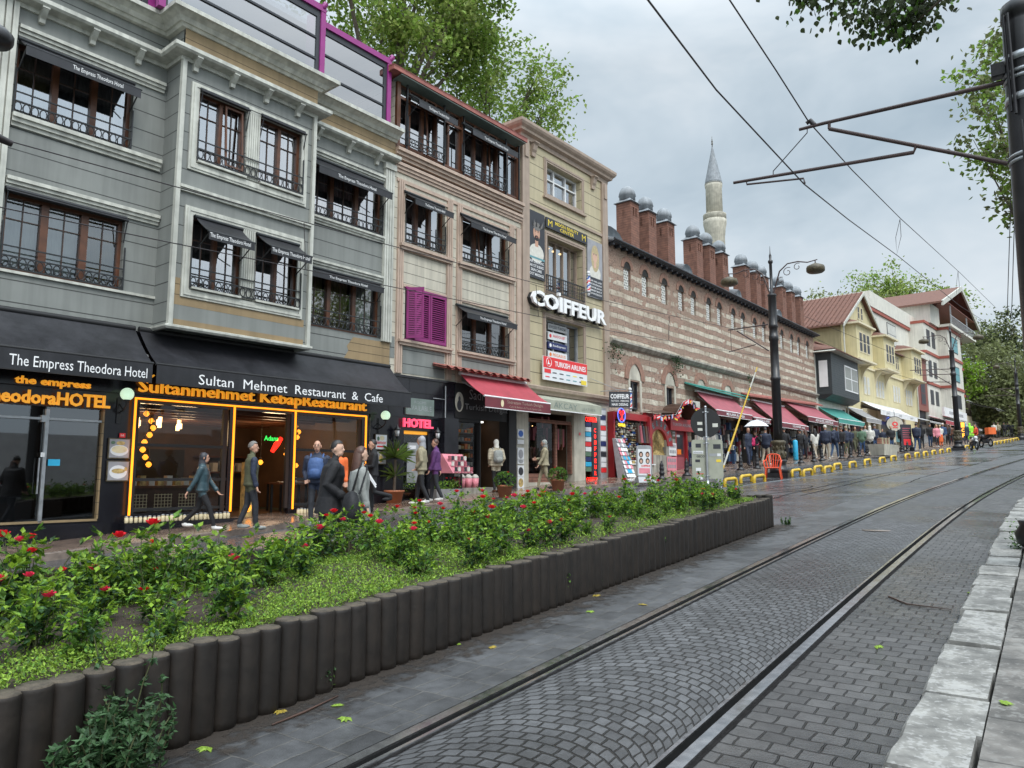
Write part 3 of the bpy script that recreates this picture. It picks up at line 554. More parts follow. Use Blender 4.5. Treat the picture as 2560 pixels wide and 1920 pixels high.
# trees
def tree(name, label, base, trunk_h, crown, nleaf, L_, mts, seed, trunk_r=.3, limbs=9, clump=.9, drawn_trunk=True, group=None):
    random.seed(seed); t = thing(name, label, 'tree', base, group); b = Vector(base); tr = MB(); top = b+Vector((rnd(-.4, .4), rnd(-.4, .4), trunk_h))
    tr.tube([b, b+(top-b)*.5+Vector((rnd(-.15, .15), rnd(-.15, .15), 0)), top], [trunk_r, trunk_r*.75, trunk_r*.55], 9); C, R = Vector(crown[0]), crown[1]; cl = []
    for i in range(limbs):
        d = rdir(.2); e = C+Vector((d.x*R[0], d.y*R[1], d.z*R[2]))*rnd(.55, .95); m1 = top+(e-top)*.45+rdir()*R[0]*.1+Vector((0, 0, R[2]*.1)); tr.tube([top, m1, e], [trunk_r*.42, trunk_r*.25, trunk_r*.06], 5)
        for q in range(6): cl.append(m1+(e-m1)*rnd(.2, 1)+rdir()*R[0]*.16)
        for q in range(3):
            e2 = e+rdir(.1)*R[0]*.35; tr.tube([m1+(e-m1)*.5, (m1+e)/2+(e2-m1)*.3, e2], [trunk_r*.14, trunk_r*.08, trunk_r*.03], 4); cl += [e2, e2+rdir()*.4]
    for i in range(int(limbs*5)):
        d = rdir(.15)*rnd(.35, 1.05)**.5; cl.append(C+Vector((d.x*R[0], d.y*R[1], d.z*R[2])))
    tr.build('trunk', 'bark', t); lv = MB(); k = max(1, nleaf//len(cl))
    for c in cl:
        s_ = clump*rnd(.5, 1.25); m = 0 if random.random() < .6 else 1
        for i in range(k):
            o = Vector((random.gauss(0, .5), random.gauss(0, .5), random.gauss(0, .36)))*s_
            leaf(lv, c+o, rdir(-.3), Vector((rnd(-.6, .6), rnd(-.6, .6), 1)), L_*rnd(.7, 1.3), L_*.75, m if random.random() < .8 else 1-m)
    lv.build('crown', mts, t); return t
c_ = lambda px, py, D: at_dist(px, py, D)
b = F(18, -13, gz(22)); tree('plane_tree', 'big pale green plane tree rising behind the hotel roofs', b, 17, (F(18.5, -12, 27), (4.5, 6.8, 7.5)), 24000, .27, ('plane_leaf', 'far_leaf_light'), 5, .45, 14, 1.3)
b = F(26, -13, gz(30)); tree('plane_tree', 'airy plane tree with spreading branches above the tan house', b, 16, (F(27.2, -12, 24.6), (3.5, 5.0, 3.6)), 5600, .26, ('plane_leaf', 'far_leaf_light'), 8, .3, 11, 1.0)
# ---------------------------------------------------------------- facade helpers
def fluted(mb, u0, u1, z0, z1, d, m=0, n=4, th=.05):          # fluted upright
    mb.box(u0, u1, d-.02, d+th*.5, z0, z1, m); w = (u1-u0)/n
    for i in range(n): mb.box(u0+w*(i+.12), u0+w*(i+.88), d+th*.5, d+th, z0+.002, z1-.002, m)
def mould(mb, u0, u1, z0, z1, out, d=0., m=0, steps=3):       # stepped horizontal moulding, wider upwards
    h = (z1-z0)/steps
    for i in range(steps): mb.box(u0-.0, u1+.0, d-.02, d+out*(i+1.)/steps, z0+h*i, z0+h*(i+1), m)
def frame_mould(mb, u0, u1, z0, z1, d, w=.15, m=0):
    for k, (a, o) in enumerate(((0, .035), (.28, .055), (.62, .04))):
        b = (a+.3)*w if k < 2 else w; a *= w
        mb.box(u0+a, u1-a, d, d+o, z1-b, z1-a, m); mb.box(u0+a, u1-a, d, d+o, z0+a, z0+b, m)
        mb.box(u0+a, u0+b, d, d+o, z0+b, z1-b, m); mb.box(u1-b, u1-a, d, d+o, z0+b, z1-b, m)
def curtain(mb, u0, u1, z0, z1, d, m=0, amp=.03, n=26):
    vs = []
    for i in range(n+1):
        u = u0+(u1-u0)*i/n; vs += [(u, d+amp*sin(i*1.9), z0), (u, d+amp*sin(i*1.9+.6), z1)]
    mb.raw(vs, [(2*i, 2*i+2, 2*i+3, 2*i+1) for i in range(n)], m, True)
def window(P, fr, u0, u1, z0, z1, d, n=3, wood='brown_wood', cur='curtain', room=1.1, muntin=True, open_=None, cfill=(.0, 1.), bar=.055, gl='window_glass'):
    f = MB(fr); b = .07; f.box(u0, u1, d-.09, d, z0, z0+b); f.box(u0, u1, d-.09, d, z1-b, z1); f.box(u0, u0+b, d-.09, d, z0+b, z1-b); f.box(u1-b, u1, d-.09, d, z0+b, z1-b)
    w = (u1-u0)/n
    for i in range(1, n): f.box(u0+w*i-bar, u0+w*i+bar, d-.08, d+.012, z0+b, z1-b)
    if muntin:
        for i in range(n):
            c = u0+w*(i+.5); f.box(c-.008, c+.008, d-.056, d-.035, z0+b, z1-b, 1)
            for q in (.68,): f.box(u0+w*i+b, u0+w*(i+1)-b, d-.055, d-.03, z0+(z1-z0)*q-.008, z0+(z1-z0)*q+.008, 1)
    W = f.build('window', (wood, 'dark_wood'), P)
    g = MB(fr); g.quad((u0+b, d-.06, z0+b), (u1-b, d-.06, z0+b), (u1-b, d-.06, z1-b), (u0+b, d-.06, z1-b)); g.build('pane', gl, W)
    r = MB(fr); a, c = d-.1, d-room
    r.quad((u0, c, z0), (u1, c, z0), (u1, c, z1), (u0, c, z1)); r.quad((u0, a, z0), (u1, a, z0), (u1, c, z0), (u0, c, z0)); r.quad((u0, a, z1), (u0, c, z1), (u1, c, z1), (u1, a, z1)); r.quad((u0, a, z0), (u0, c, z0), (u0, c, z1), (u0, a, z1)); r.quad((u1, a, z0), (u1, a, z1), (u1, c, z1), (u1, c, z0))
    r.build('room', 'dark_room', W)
    if cur:
        k = MB(fr)
        for i in range(n):
            cc = cur if isinstance(cur, str) else cur[i % len(cur)]
            if cc:
                a, e = u0+w*i, u0+w*(i+1); a, e = a+(e-a)*cfill[0], a+(e-a)*cfill[1]
                curtain(k, a+.03, e-.03, z0+.02, z1-.02, d-.24, {'curtain': 0, 'dark_curtain': 1, 'gold_curtain': 2}[cc])
        k.build('curtain', ('curtain', 'dark_curtain', 'gold_curtain'), W)
    if open_ is not None:                                     # a casement tilted outwards
        i, tl = open_; a, e = u0+w*i+.06, u0+w*(i+1)-.06; q = MB(fr)
        for (x0, x1, y0, y1) in ((a, e, z0+.08, z0+.12), (a, e, z1-.12, z1-.08), (a, a+.04, z0+.12, z1-.12), (e-.04, e, z0+.12, z1-.12)):
            D = lambda z: d+.03+tl*.6*(z1-z)
            q.hexa([(x0, D(y0), y0), (x1, D(y0), y0), (x1, D(y0)+.04, y0), (x0, D(y0)+.04, y0), (x0, D(y1), y1), (x1, D(y1), y1), (x1, D(y1)+.04, y1), (x0, D(y1)+.04, y1)])
        q.build('casement', wood, W)
    return W
def railing(P, fr, u0, u1, z0, d, h=.42, ring=.1):
    m = MB(fr); n = max(3, int((u1-u0)/.135)); w = (u1-u0)/n; rz = .095
    for z in (z0+.02, z0+.24, z0+h): m.box(u0, u1, d-.012, d+.012, z-.012, z+.012)
    m.box(u0-.012, u0+.012, d-.012, d+.012, z0, z0+h+.45); m.box(u1-.012, u1+.012, d-.012, d+.012, z0, z0+h+.45)
    for i in range(n):
        c = u0+w*(i+.5); m.tube([(c+w*.42*cos(a), d, z0+.13+rz*sin(a)) for a in [k*pi/6 for k in range(13)]], .011, 4, cap=False)
    return m.build('railing', 'black_iron', P)
def awning(P, fr, u0, u1, zt, dt, zf, df, drop, txt=None, mt='black_canvas', tw=None, name='window_awning', arms=True, tsz=.6, letters='white_letter', mt2=None):
    m = MB(fr); n = 6
    prev = None
    for i in range(n):                                        # sagging canvas
        a, b = i/n, (i+1)/n; sg = lambda t: -.05*sin(pi*t)*min(1, (df-dt))
        p = lambda t: (dt+(df-dt)*t, zt+(zf-zt)*t+sg(t)); (d0, z0), (d1, z1) = p(a), p(b)
        m.sheet((u0, d0, z0), (u1, d0, z0), (u1, d1, z1), (u0, d1, z1), .012)
    m.tube([(u0-.02, df, zf-.005), (u1+.02, df, zf-.005)], .022, 6, 1)
    m.box(u0, u1, df+.004, df+.016, zf-drop, zf, 2); m.tube([(u0-.03, dt+.02, zt), (u1+.03, dt+.02, zt)], .045, 8, 1)
    A = m.build(name, (mt, 'black_iron' if 'black' in mt else 'white_metal', mt2 or mt), P)
    if arms:
        q = MB(fr)
        for u in (u0+.02, u1-.02): q.tube([(u, .02+dt-.05, zf-.35), (u, df, zf-.03)], .014, 5)
        q.build('arm', 'black_iron', A)
    if txt:
        t = MB(fr); tw = tw or (u0+(u1-u0)*.24, u1-(u1-u0)*.24); put_text(t, txt, tw[0], tw[1], zf-drop*(.5+tsz/2), zf-drop*(.5-tsz/2), df+.019); t.build('lettering', letters, A)
    return A
def bracket(P, fr, u, d, z, h=.26, w=.1, dep=.24, mt='white_trim'):
    m = MB(fr); pts = [(d, z), (d+dep, z), (d+dep, z-.05), (d+dep*.8, z-.1), (d+dep*.62, z-h*.55), (d+dep*.4, z-h*.72), (d+dep*.34, z-h), (d, z-h)]
    vs = [(u-w/2, a, b) for a, b in pts]+[(u+w/2, a, b) for a, b in pts]; n = len(pts)
    m.raw(vs, [tuple(range(n)), tuple(range(2*n-1, n-1, -1))]+[(i, i+n, (i+1) % n+n, (i+1) % n) for i in range(n)])
    m.box(u-w*.62, u+w*.62, d, d+dep+.02, z-.035, z+.002); return m.build('bracket', mt, P)
HN = 'The Empress Theodora Hotel'
# ---------------------------------------------------------------- grey hotel
H = thing('hotel', 'grey boarded hotel with white trim and a purple framed glass roof storey', 'hotel', F(2, 0, gz(9)))
BD = .65; BU0, BU1 = .89, 4.22
m = MB(F)
w4l, w3l, w4r, w3r = (-1.88, .22, 8.30, 9.72), (-1.88, .22, 5.37, 6.82), (4.55, 7.0, 8.22, 9.68), (4.55, 7.0, 5.38, 6.83)
m.wall(-5, BU0, 4.6, 11.06, [w4l, w3l]); m.wall(BU1, 7.38, 4.6, 10.6, [w4r, w3r])
bw = [(1.30, 2.40, 8.29, 9.85), (2.76, 3.88, 8.29, 9.85), (1.29, 2.45, 5.52, 7.12), (2.79, 3.92, 5.52, 7.12)]
m.wall(BU0, BU1, 4.68, 10.56, bw, BD, .2)
m.quad((BU0, 0, 4.68), (BU0, BD, 4.68), (BU0, BD, 11.06), (BU0, 0, 11.06)); m.quad((BU1, BD, 4.68), (BU1, 0, 4.68), (BU1, 0, 11.06), (BU1, BD, 11.06))
m.quad((BU0, 0, 4.685), (BU1, 0, 4.685), (BU1, BD, 4.685), (BU0, BD, 4.685))
m.box(-5, 7.38, -8, -7.9, 4.4, 11.3); m.quad((-5, -8, 4.6), (-5, 0, 4.6), (-5, 0, 11.3), (-5, -8, 11.3)); m.quad((7.38, 0, 4.6), (7.38, -8, 4.6), (7.38, -8, 11.3), (7.38, 0, 11.3)); m.box(-5, 7.38, -8, 0, 11.28, 11.36)
m.wall(BU0, BU1+.02, 10.56, 11.06, [], BD+.06, m=1); m.wall(BU1, 7.38, 10.6, 11.06, [], .06, m=1)
m.quad((BU1+.02, BD+.06, 10.56), (BU1+.02, 0, 10.56), (BU1+.02, 0, 11.06), (BU1+.02, BD+.06, 11.06), 1)
m.prism([(5.75, 4.6), (5.95, 4.9), (5.9, 5.02), (6.1, 5.28), (7.36, 5.3), (7.36, 4.6)], .0, .004, 1)
m.box(1.0, 4.1, BD, BD+.004, 4.7, 4.84, 1); m.box(BU0+.06, 1.1, BD, BD+.004, 5.3, 5.7, 1); m.box(BU0+.06, 4.1, BD, BD+.003, 5.14, 5.31, 1)
m.build('wall', ('grey_board', 'ochre_paint'), H)
# plan paths run right-to-left so that the profile faces the street
bay = [(7.40, 0), (BU1, 0), (BU1, BD), (BU0, BD), (BU0, 0), (-5, 0)]
m = MB(F); m.sweep(bay, [(0, 11.06), (.10, 11.06), (.14, 11.12), (.18, 11.12), (.24, 11.2), (.36, 11.27), (.42, 11.27), (.42, 11.36), (0, 11.38)]); m.build('top_cornice', 'white_trim', H)
m = MB(F); m.sweep(bay, [(0, 10.36), (.05, 10.36), (.06, 10.44), (.26, 10.46), (.30, 10.50), (.30, 10.58), (.26, 10.60), (0, 10.60)]); m.build('bracket_cornice', 'white_trim', H)
for u in (-1.55, -.65, .25): bracket(H, F, u, 0, 10.46)
for u in (1.15, 2.0, 2.85, 3.7): bracket(H, F, u, BD, 10.46)
for u in (4.75, 5.75, 6.72): bracket(H, F, u, 0, 10.46)
m = MB(F); fluted(m, -2.5, -1.92, 4.6, 10.4, .0, n=5, th=.1); m.cut(); fluted(m, 7.02, 7.36, 5.3, 10.36, .0, n=4, th=.09); m.box(6.99, 7.39, 0, .13, 10.2, 10.36); m.build('pilaster', 'white_trim', H)
m = MB(F)
for a in (BU0-.02, BU1-.06): m.cut(); m.box(a, a+.09, BD-.03, BD+.07, 4.7, 10.36)
m.build('corner_strip', 'white_trim', H)
m = MB(F); m.sweep([(BU1, 0), (BU1, BD), (BU0, BD), (BU0, 0)], [(0, 4.62), (.06, 4.62), (.09, 4.66), (.09, 4.70), (.03, 4.72), (0, 4.72)])
m.cut(); m.box(BU0+.07, BU1-.06, BD, BD+.06, 7.54, 7.60); m.box(BU0+.07, BU1-.06, BD, BD+.1, 7.60, 7.66)
m.cut(); mould(m, -1.9, BU0-.06, 9.80, 10.0, .12); m.cut(); mould(m, -1.9, BU0-.06, 8.05, 8.28, .14); m.cut(); mould(m, -1.9, BU0-.02, 6.88, 7.08, .12); m.cut(); m.box(-5, BU0, 0, .05, 5.31, 5.36)
m.cut(); mould(m, BU1+.1, 7.0, 9.74, 9.94, .12); m.cut(); mould(m, BU1+.1, 7.0, 8.03, 8.2, .13); m.cut(); mould(m, BU1+.1, 7.0, 6.9, 7.08, .12)
m.build('moulding', 'white_trim', H)
m = MB(F)
for z0, z1 in ((8.05, 9.98), (5.32, 7.26)):
    m.cut(); frame_mould(m, 1.11, 4.03, z0, z1, BD, .17); fluted(m, 2.42, 2.74, z0+.2, z1-.14, BD, n=6, th=.04)
    for a, b in ((1.3, 2.42), (2.77, 3.9)): m.box(a, b, BD, BD+.1, z0+.19, z0+.235)
m.build('window_surround', 'white_trim', H)
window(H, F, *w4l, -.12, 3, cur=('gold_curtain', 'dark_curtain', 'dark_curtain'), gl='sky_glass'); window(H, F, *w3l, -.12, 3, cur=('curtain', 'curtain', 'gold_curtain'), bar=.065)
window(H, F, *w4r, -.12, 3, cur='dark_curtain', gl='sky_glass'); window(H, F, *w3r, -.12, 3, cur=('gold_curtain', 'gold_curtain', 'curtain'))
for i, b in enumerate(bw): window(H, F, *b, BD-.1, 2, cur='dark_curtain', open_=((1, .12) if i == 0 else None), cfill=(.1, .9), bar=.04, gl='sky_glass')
for u0, u1, z, d in ((-1.88, .22, 8.3, .03), (-1.88, .24, 5.38, .03), (4.5, 7.0, 8.24, .03), (4.5, 6.99, 5.4, .03), (1.28, 3.9, 8.3, BD+.07), (1.27, 3.94, 5.53, BD+.07)): railing(H, F, u0, u1, z, d)
awning(H, F, -1.88, .17, 9.72, .06, 9.46, .45, .19, HN, tw=(-1.1, -.18))
awning(H, F, 4.5, 6.9, 9.70, .06, 9.32, .5, .19, HN); awning(H, F, 4.5, 6.86, 6.84, .06, 6.70, .28, .15, HN)
awning(H, F, 1.34, 2.38, 7.06, BD+.03, 6.64, BD+.6, .18, HN, tw=(1.36, 2.28), tsz=.66); awning(H, F, 2.78, 3.84, 7.06, BD+.03, 6.68, BD+.6, .18, HN, tw=(2.8, 3.78), tsz=.66)
m = MB(F)
for u0, u1, z, d in ((-1.9, .22, 6.84, .06), (1.28, 2.42, 9.86, BD+.04), (2.74, 3.92, 9.86, BD+.04)):
    m.cut(); m.tube([(u0, d, z), (u1, d, z)], .05, 8); m.tube([(u0, d+.1, z-.06), (u1, d+.1, z-.06)], .02, 6)
    for u in (u0+.02, u1-.02): m.tube([(u, d+.1, z-.05), (u, d-.03, z-.5)], .012, 5)
m.build('rolled_awning', 'black_canvas', H)
# purple glass storey on the roof
gd = BD-.12
m = MB(F)
for u, d in ((.42, .05), (.42, gd), (4.42, gd), (7.05, .05), (4.42, .05)): m.cut(); m.box(u-.07, u+.07, d-.07, d+.07, 11.36, 13.42)
m.box(.35, 4.49, gd-.08, gd+.08, 13.3, 13.46); m.box(4.49, 7.12, -.03, .13, 13.28, 13.44); m.box(-5, .35, -.03, .13, 13.28, 13.44); m.box(-2.1, -1.95, -.02, .12, 11.36, 13.28)
for u, d in ((4.42, gd), (7.1, .05)): m.tube([(u, d+.05, 13.42), (u+.02, d+.12, 13.5), (u+.05, d+.05, 13.56), (u+.05, d-.1, 13.52)], .06, 8)
m.build('roof_frame', 'purple_paint', H)
m = MB(F)
for u0, u1, d in ((.49, 4.35, gd), (4.49, 6.98, .05), (-1.95, .35, .05), (-5, -2.1, .05)):
    m.box(u0, u1, d-.05, d+.03, 13.12, 13.29); m.box(u0, u0+.06, d-.05, d+.03, 11.38, 13.12); m.box(u1-.1, u1, d-.05, d+.03, 11.38, 13.12)
    for z in (12.0, 12.56): m.box(u0+.06, u1-.1, d-.02, d+.035, z-.025, z+.025)
m.build('glazing_bar', 'photo_dark', H)
m = MB(F)
for u0, u1, d in ((.52, 4.28, gd), (4.52, 6.9, .05), (-1.9, .3, .05), (-4.9, -2.1, .05)): m.cut(); m.quad((u0, d, 11.38), (u1, d, 11.38), (u1, d, 13.14), (u0, d, 13.14))
m.build('glass_panel', 'balustrade_glass', H)
m = MB(F); m.box(-5, 7.1, -7, -.4, 13.46, 13.6); m.box(-5, 7.1, -7.2, -7, 11.3, 13.5); m.build('roof', 'grey_metal', H)
# ---------------------------------------------------------------- ground floor of the hotel: restaurant and lobby
gl_, zf = 3.19, .74
m = MB(F); FL = lambda u: gz(7+u)+.12
m.wall(-5, 6.72, -.3, 4.6, [(-4.6, -1.75, .82, 2.95), (-1.7, .05, .82, 2.95), (.66, 2.72, .92, 3.14), (2.80, 4.31, zf, 3.14), (4.39, 6.46, .92, 3.14)], .0, .12)
m.box(-5, .12, -.02, .14, .0, .78); m.box(.46, 2.74, 0, .3, 0, .755); m.box(4.36, 6.6, 0, .26, 0, .77); m.box(-5, 6.9, 0, .1, 3.3, 3.9)
m.build('shop_front', 'black_gloss', H)
m = MB(F); g_ = lambda a, b, c, e: m.cut().quad((a, -.06, c), (b, -.06, c), (b, -.06, e), (a, -.06, e))
g_(-4.6, -1.75, .82, 2.95); g_(-1.7, .05, .82, 2.95); m.build('shop_window', 'lobby_glass', H); m = MB(F); g_(.66, 2.72, .92, 3.14); g_(4.39, 6.46, .92, 3.14); m.build('shop_window', 'shop_glass', H)
m = MB(F)
for a, b in ((.66, 2.72), (4.39, 6.46)):
    for z in (2.3, 1.6, 1.0): m.cut(); m.box(a, b, -.09, -.03, z-.03, z+.03)
for u in (.70, 2.64, 2.84, 4.27, 4.44, 6.42): m.cut(); m.box(u-.05, u+.05, -.1, -.02, .92, 3.14)
m.build('window_bar', 'black_matte', H)
m = MB(F); m.box(-1.68, .03, -.04, .015, 2.70, 2.74); m.box(-.95, -.89, -.045, .02, .83, 2.9); m.box(-1.02, -1.0, .02, .05, 1.35, 2.0); m.box(-1.72, .06, -.05, .02, .82, .86, 1); m.box(.035, .07, -.05, .03, .86, 2.95, 1); m.box(-.99, -.92, .02, .025, 2.02, 2.1, 2); m.box(-.86, -.66, .02, .024, 1.86, 1.98, 3); m.box(-1.02, -.9, -.05, .03, 2.66, 2.78)
m.build('glass_door', ('steel', 'ochre_paint', 'white_board', 'cyan'), H)
# rooms behind the glass
m = MB(F)
def room(m, u0, u1, z0, z1, dep, d0=-.13, mi=0, fl=0):
    c = -dep; m.quad((u0, c, z0), (u1, c, z0), (u1, c, z1), (u0, c, z1), mi); m.quad((u0, d0, z0), (u1, d0, z0), (u1, c, z0), (u0, c, z0), fl); m.quad((u0, d0, z1), (u0, c, z1), (u1, c, z1), (u1, d0, z1), mi); m.quad((u0, d0, z0), (u0, c, z0), (u0, c, z1), (u0, d0, z1), mi); m.quad((u1, d0, z0), (u1, d0, z1), (u1, c, z1), (u1, c, z0), mi)
room(m, .5, 6.6, zf-.02, 3.45, 5.5, mi=1, fl=1); room(m, -4.9, .3, zf, 3.4, 4, mi=0)
for i in range(7): m.box(.5, 6.6, -5.3+i*.75, -5.2+i*.75, 3.1, 3.2, 2)
m.box(.55, 2.2, -5.45, -5.3, 1.9, 2.5, 3); m.box(2.9, 4.4, -5.45, -5.2, .8, 2.4, 0); m.box(4.8, 6.3, -5.45, -5.0, 1.75, 1.8, 2); m.box(4.8, 6.3, -5.45, -5.0, 2.2, 2.25, 2)
for i in range(5): m.box(4.95+i*.27, 5.1+i*.27, -5.3, -5.1, 1.8, 2.0+.05*(i % 3), 4)
m.box(-4.5, -2, -3.9, -2.4, .75, 1.8, 5); m.box(-1.5, -.2, -3.2, -2.6, .75, 1.25, 5)
m.build('interior', ('dark_room', 'warm_room', 'brown_wood', 'teal', 'white_cloth', 'photo_dark'), H)
nb = MB(F)
for u in (.605, 2.76, 4.35, 6.505): nb.box(u-.018, u+.018, .1, .13, .90, 3.2)
nb.box(.587, 6.523, .1, .13, 3.2, 3.236)
o = nb.build('restaurant_neon_tube', 'amber_neon'); tag(o, 'glowing amber neon line framing the restaurant windows and doorway', 'neon light')
def lampstring(pts, label):
    t = thing('mosaic_lamp', label, 'hanging lamp', F(*pts[0]), 'strings of mosaic lamps in the restaurant'); lm = MB(F); wr = MB(F)
    for u, d, z in pts:
        lm.lathe([(.02, .06), (.04, .045), (.066, .0), (.04, -.042), (.012, -.06)], (u, d, z), 9); wr.tube([(u, d, z+.08), (u, d, 3.42)], .006, 4); wr.lathe([(.03, .125), (.03, .08)], (u, d, z), 6)
    lm.build('lamp_shade', 'amber_bulb', t); wr.build('cord', 'bronze', t)
lampstring([(1.28+.1*sin(i*1.1), -.75-.12*cos(i), 3.0-i*.155) for i in range(8)], 'string of amber mosaic lamps hanging in the window nearest the menus')
lampstring([(4.85+.14*sin(i*.9), -.7-.1*cos(i), 3.05-i*.14) for i in range(9)], 'string of amber mosaic lamps hanging right of the restaurant doorway')
lampstring([(4.1, -.9, 2.0)], 'single amber mosaic lamp hanging at the restaurant doorway'); lampstring([(6.2, -.8, 2.1)], 'single amber mosaic lamp near the right end of the restaurant window')
ch = thing('chandelier', 'row of small glass lantern lamps under the restaurant ceiling', 'chandelier', F(1.7, -2, 3.4)); q = MB(F); wr = MB(F); random.seed(4)
for i in range(16): u = .8+i*.115+rnd(-.03, .03); z = rnd(2.78, 2.95); d = -1.2-.25*(i % 4); q.box(u-.03, u+.03, d-.03, d+.03, z-.06, z+.06); wr.tube([(u, d, z+.06), (u, d, 3.4)], .005, 4)
q.build('lamp_shade', 'warm_bulb', ch); wr.build('cord', 'black_iron', ch)
sp = MB(F)
for u, d in ((.95, -2.6), (1.65, -1.6), (2.2, -2.2), (3.2, -2.8), (3.9, -3.2), (5.2, -2.6), (5.9, -3.4), (3.5, -4.4), (1.3, -4.4)): sp.lathe([(.055, 3.43), (.05, 3.38), (.001, 3.379)], F(u, d, 0) and (u, d, 0), 8)
tag(sp.build('ceiling_spotlight', 'warm_bulb'), 'small round spotlights set in the restaurant ceiling', 'spotlight')
q = MB(F); put_text(q, 'Adana', 4.30, 4.70, 2.35, 2.62, -.7, 0, .02); t = thing('kebab_sign', 'red and green neon kebab sign glowing in the doorway', 'neon sign', F(4.2, -.7, 2.4))
q2 = MB(F); q2.tube([(4.28, -.7, 2.26), (4.40, -.7, 2.44), (4.52, -.7, 2.60)], [.05, .075, .05], 8); q2.build('neon_kebab', 'red_neon', t); q = MB(F)
put_text(q, 'Adana', 4.02, 4.42, 2.52, 2.64, -.66, 0, .02); q.build('lettering', 'green_neon', t)
def interior_glow(u, d, z, e, label):              # light of the lit restaurant lamps, plus an added lampless fill in the lobby
    l_ = bpy.data.lights.new('interior_light', 'POINT'); l_.energy = e; l_.color = (1, .66, .36); l_.shadow_soft_size = .3; o = bpy.data.objects.new('interior_light', l_); COL.objects.link(o); o.location = F(u, d, z)
interior_glow(1.7, -1.9, 2.7, 30, ''); interior_glow(5.3, -2.2, 2.7, 34, ''); interior_glow(3.5, -3.6, 2.9, 26, ''); interior_glow(-1.2, -2.2, 3.0, 5, '')
# tables, counter, patterned stand
def table(u, d, label):
    t = thing('dining_table', label, 'table', F(u, d, zf)); a = MB(F); a.box(u-.45, u+.45, d-.35, d+.35, zf+.72, zf+.76); a.build('tabletop', 'brown_wood', t)
    for x, y in ((-.4, -.3), (.4, -.3), (-.4, .3), (.4, .3)): a = MB(F); a.box(u+x-.025, u+x+.025, d+y-.025, d+y+.025, zf, zf+.72); a.build('leg', 'black_iron', t)
    a = MB(F)
    for x in (-.2, .2): a.lathe([(.1, .765), (.12, .78), (.11, .785)], (u+x, d, zf), 10)
    a.lathe([(.03, .76), (.035, .88), (.015, .9)], (u+.02, d+.1, zf), 8); tag(a.build('tableware', 'white_cloth'), 'white plates laid on the '+label.split(' in ')[0].split(' by ')[0].split(' at ')[0]+('' if 'stand' in label else ''), 'plates'); return t
table(5.1, -1.0, 'set table by the window right of the doorway'); table(5.9, -2.4, 'darker table at the back right of the restaurant'); table(1.5, -2.2, 'wooden table in the left restaurant window')
c = thing('kitchen_counter', 'glazed food counter inside the left restaurant window', 'counter', F(1.7, -.7, zf)); a = MB(F); a.box(.75, 2.55, -1.1, -.4, zf, 1.42); a.box(.72, 2.58, -1.15, -.35, 1.42, 1.47, 1); a.build('base', ('dark_wood', 'brown_wood'), c)
a = MB(F)
for i in range(3):
    u = 1.0+.52*i
    for k in range(6): a.box(u-.19+k*.07, u-.18+k*.07, -.39, -.385, .95, 1.3); a.box(u-.2, u+.18, -.388, -.383, .95+k*.066, .96+k*.066)
a.build('lattice', 'cream', c); a = MB(F)
for i in range(9): a.box(.8+i*.19, .92+i*.19, -.9, -.75, 1.47, 1.58+.05*(i % 3), i % 2)
a.build('dish', ('photo_food', 'white_cloth'), c)
pst = thing('lantern_column', 'tall glowing patterned lantern column in the restaurant doorway', 'lantern', F(3.55, -.5, zf)); a = MB(F); a.box(3.42, 3.62, -.6, -.42, zf, zf+1.25); a.build('column', 'photo_food', pst); a = MB(F)
for k in range(4):
    for r_ in (.07, .035): a.tube([(3.52+r_*cos(x), -.41, zf+.2+.28*k+r_*1.2*sin(x)) for x in [j*pi/6 for j in range(13)]], .009, 4)
a.build('pattern', 'amber_bulb', pst)
# jars in front of the windows
jp = None; random.seed(31)
def jars(us, d, z, grp, lab):
    global jp
    for i, u in enumerate(us):
        if jp is None:
            jp = thing('jar', lab, 'jar', F(u, d, z), grp); a = MB(); c = F(u, d, z)
            a.lathe([(.032, 0), (.038, .01), (.039, .10), (.03, .115)], c, 10); a.build('jar_body', 'cream', jp); a = MB(); a.lathe([(.033, .116), (.034, .135), (.03, .138)], c, 10); a.build('lid', 'steel', jp)
        else: copy_thing(jp, F(u, d+rnd(-.01, .01), z), rnd(0, 6), lab, grp, rnd(.9, 1.08))
jars([.52+i*.089 for i in range(25)], .22, .758, 'jars along the left restaurant window', 'jar of pale preserve in the row under the left restaurant window')
jars([4.47+i*.092 for i in range(20)], .18, .772, 'jars along the right restaurant window', 'jar of pale preserve in the row right of the restaurant doorway')
# lettering and awnings
aw = thing('shop_awning', 'wide black awning over the hotel lobby with white lettering', 'awning', F(-1, .5, 3.6)); PD = .95
def big_awning(t, u0, u1, zt, dt, zf_, df, drop, mt, mt2=None, bar='white_metal', arms=True, ends=True):
    m = MB(F); n = 8
    for i in range(n):
        a, b = i/n, (i+1)/n; p = lambda s: (dt+(df-dt)*s, zt+(zf_-zt)*s-.05*sin(pi*s)); (d0, z0), (d1, z1) = p(a), p(b); m.sheet((u0, d0, z0), (u1, d0, z0), (u1, d1, z1), (u0, d1, z1), .014)
    m.build('canvas', mt, t); m = MB(F); m.box(u0, u1, df+.01, df+.022, zf_-drop, zf_-.01); m.build('valance', mt2 or mt, t)
    m = MB(F); m.tube([(u0-.02, df, zf_), (u1+.02, df, zf_)], .03, 8); m.tube([(u0, dt, zt), (u1, dt, zt)], .06, 8); m.box(u0, u1, df+.004, df+.028, zf_-drop-.014, zf_-drop+.008); m.build('front_bar', bar, t)
    if arms:
        m = MB(F)
        for u in (u0+.15, u1-.15): m.tube([(u, dt, zt-.25), (u+.25, (dt+df)/2, (zt+zf_)/2-.2), (u, df-.03, zf_-.03)], .02, 6)
        m.build('arm', 'grey_metal', t)
